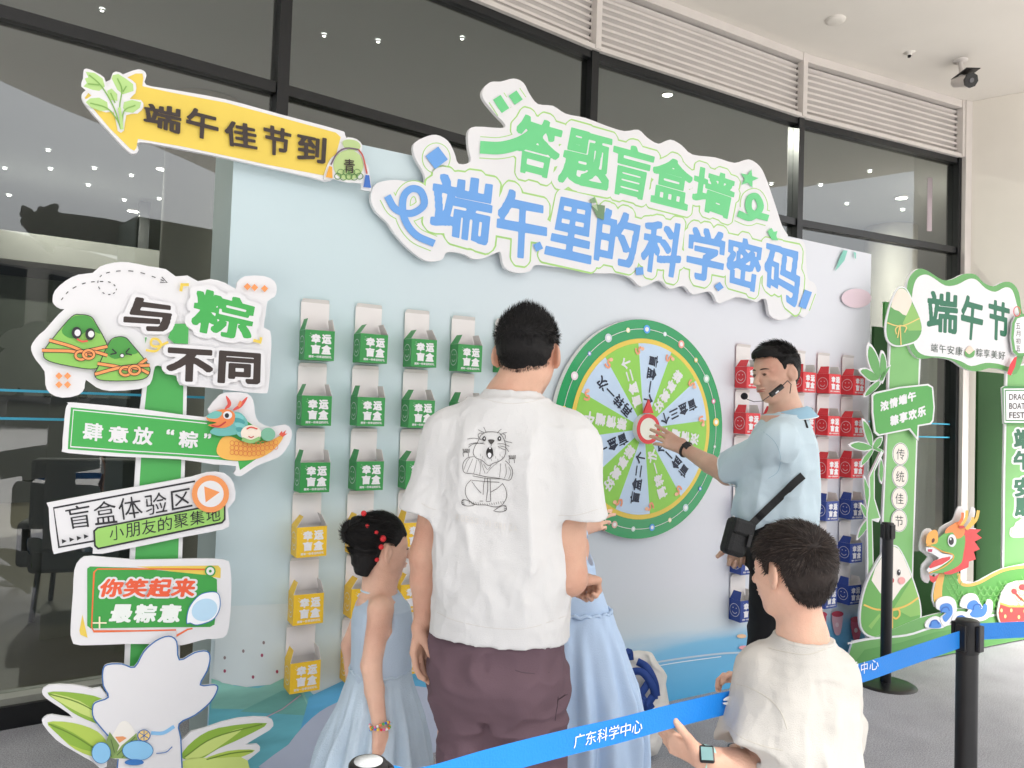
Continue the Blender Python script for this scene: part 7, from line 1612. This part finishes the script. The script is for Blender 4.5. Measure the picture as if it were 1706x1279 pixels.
    strands('hair_strands', p, ax, hh, reg, 5200, .03, lambda q, n_: (-.9, -.1*q[1], .15-.3*(q[2] < 0)), HAIRM, ho, .0008, .10, rad=(.43, .365, .40), cc=(-.06, 0, .14), jit=.15, scale=1.0)
    strands('hair_strands', lambda a, b_, c: bn+f*a*.1+l*b_*.1+u*c*.1, ax, .1, lambda q: True, 500, .02, lambda q, n_: (.3, .5, .3), HAIRM, ho, .0008, .5, rad=(.27, .27, .34), cc=(0, 0, 0))
    RB = mat('red bead', '#D8242C', .3)
    bvh = BVHTree.FromPolygons([v.co[:] for v in ho.data.vertices], [pl.vertices[:] for pl in ho.data.polygons])
    for x, y, r in [(606, 855, .0085), (612, 876, .0065), (627, 887, .0065), (638, 897, .010), (635, 911, .008), (628, 932, .007)]:
        dr = Vector(ray(x, y)).normalized(); h_ = bvh.ray_cast(Vector(C0), dr); c = np.array(h_[0]) if h_[0] else at_d(x, y, D-.08)
        b = MB(); b.lathe((c[0], c[1], c[2]-r), [(r*math.sin(math.pi*i/6), r*(1-math.cos(math.pi*i/6))) for i in range(7)], RB, 10); b.obj('hair_bead', ho)
    b = MB(); cols = ['#E23B3B', '#F0D23A', '#3F7FD8', '#58B85A', '#F08A3A', '#F4F0E8', '#E86AA0']; wd_ = unit(WR_-EL); s1 = unit(np.cross(wd_, Y_)); s2 = np.cross(wd_, s1)
    for j, tl in enumerate((0, .35)):
        for i in range(20):
            a = 2*math.pi*i/20; c = WR_-wd_*.004+(s1*math.cos(a)*.027+s2*math.sin(a)*.027)+wd_*(.010*math.sin(a+1)*(1 if j else -.6)); rr = .0042
            b.lathe((c[0], c[1], c[2]-rr), [(rr*math.sin(math.pi*q/4), rr*(1-math.cos(math.pi*q/4))) for q in range(5)], mat('bead '+cols[(i+j*3) % 7], cols[(i+j*3) % 7], .3), 8)
    o_ = b.obj('bracelet', t); o_['kind'] = 'stuff'
    b = MB(); bvb = BVHTree.FromPolygons([v.co[:] for v in bo.data.vertices], [pl.vertices[:] for pl in bo.data.polygons])
    for s_ in (-1, 1):
        P = []
        for i in range(6):
            h_ = bvb.ray_cast(Vector(p(.8, s_*(.07+.025*i), .012)), Vector(-f))
            if h_[0]: P.append(np.array(h_[0])+f*.0008)
        if len(P) > 2: b.tube(P, .0018, mat('dark eye', '#1A120E', .15), 6)
    b.obj('eyes', bo)
build_girl()

# ------------------------------------------------------------------ the child in blue hidden behind the man
def build_child():
    D = 2.55; o = at_d(962, 1100, D); o[2] = 0; fwd = unit(A3(.1, 1, 0)); rt = A3(fwd[1], -fwd[0], 0)
    t = thing('person', 'girl in a light blue dress mostly hidden behind the man, facing the wheel', 'person', o)
    F = Fig((o[0]-.28, o[1]-.22, -.005), (o[0]+.28, o[1]+.34, 1.36), .0042)
    hc = at_d(922, 800, D); p, ax = head(F, hc, fwd, Z_, .21, .009); nb = at_d(922, 872, D); F.cap(hc-A3(0, .02, .05), nb, .044, .046, .02)
    S1, S2 = nb-rt*.11-A3(0, 0, .06), nb+rt*.075-A3(0, 0, .065); F.cap(nb-A3(0, 0, .03), S1, .036, .038, .02); F.cap(nb-A3(0, 0, .03), S2, .036, .038, .02)
    F.loft(o-A3(.055, 0, 0), rt, fwd, [(.75, .09, .075), (.9, .075, .07), (1.05, .078, .07), (1.12, .05, .05)], .03)
    E1 = S1+A3(-.02, .10, -.17); F.cap(S1, E1, .034, .029, .012); F.cap(E1, E1+A3(.06, .16, .06), .028, .02, .01); hand(F, E1+A3(.06, .16, .06), A3(.2, .9, .3), A3(0, .2, -1), A3(1, 0, 0), .13)
    W2_ = at_d(971, 882, D+.12); E2 = at_d(930, 940, D+.14); F.cap(S2, E2, .034, .029, .012); F.cap(E2, W2_, .028, .02, .01)
    hand(F, W2_, at_d(992, 872, D+.12)-W2_, A3(0, .8, -.4), A3(0, 0, 1), .135, (.25, .3, .6, .8), .3, .05)
    for s_ in (-1, 1):
        hp = o+rt*s_*.06+A3(0, 0, .70); kn = o+rt*(s_*.07+.03)+A3(0, 0, .40); an = o+rt*(s_*.075+.04)+A3(0, 0, .06); F.cap(hp, kn, .065, .045, .02); F.cap(kn, kn+(an-kn)*.35, .044, .047, .02); F.cap(kn+(an-kn)*.35, an, .047, .028, .02); F.cap(an-A3(0, 0, .035), an+fwd*.11-A3(0, 0, .04), .026, .02, .015)
    F.mesh('body', SKB, t)
    LB_ = mat('light blue cotton', '#B4CAE4', .8, var=.03, bump=.2, bscale=380, spec=.2); S_ = Fig((o[0]-.26, o[1]-.24, .80), (o[0]+.24, o[1]+.24, 1.24), .0045)
    S_.loft(o, rt, fwd, [(.82, .115, .09, -.015), (.88, .11, .088, -.02), (.98, .10, .085, -.05), (1.07, .10, .085, -.065), (1.12, .09, .075, -.07), (1.15, .055, .05, -.07)], 0)
    for P_, s_ in ((S1, -1), (S2, 1)): S_.ell(P_+rt*s_*.035-A3(0, 0, .02), (.035, .05, .05), None, .004, 's')
    S_.wrinkle(.004, (.06, .06, .12), 61); S_.mesh('dress_top', LB_, t)
    K = Fig((o[0]-.36, o[1]-.34, .38), (o[0]+.36, o[1]+.34, .90), .0046)
    K.loft(o, rt, fwd, [(.40, .215, .19, .0), (.50, .215, .185, .0), (.62, .19, .165, .0), (.76, .148, .128, -.005), (.865, .118, .095, -.015)], 0, folds=(13, .085, .865, .62, 1.9))
    K.loft(o, rt, fwd, [(.36, .19, .17), (.45, .185, .16)], .003, 's'); K.wrinkle(.006, (.06, .06, .3), 65); K.mesh('skirt', LB_, t)
    b = MB(); b.tube([o+A3(0, 0, .867)+rt*(.119*math.cos(a)-.015)+fwd*.097*math.sin(a)+A3(0, 0, .004*math.sin(19*a)) for a in np.linspace(0, 2*math.pi, 90)], .006, LB_, 6); b.obj('waist_ruffle', t)
    H = Fig(hc-.17, hc+.17, .0045); Rm = np.array(ax); H.ell(p(-.06, 0, .14), np.array((.43, .365, .40))*.21, Rm, 0); H.ell(p(-.15, 0, -.1), np.array((.3, .3, .35))*.21, Rm, .02); H.plane(p(.22, 0, .1), ax[0], .01); H.wrinkle(.003, (.015, .015, .05), 9); H.mesh('hair', HAIRM, t)
    b = MB()
    for s_ in (-1, 1): c = o+rt*(s_*.075+.04)+fwd*.03+A3(0, 0, .028); b.box(c, (.075, .20, .052), WHITE, rot=rotz(math.atan2(fwd[1], fwd[0])-math.pi/2), bev=.018)
    b.obj('shoes', t)
build_child()
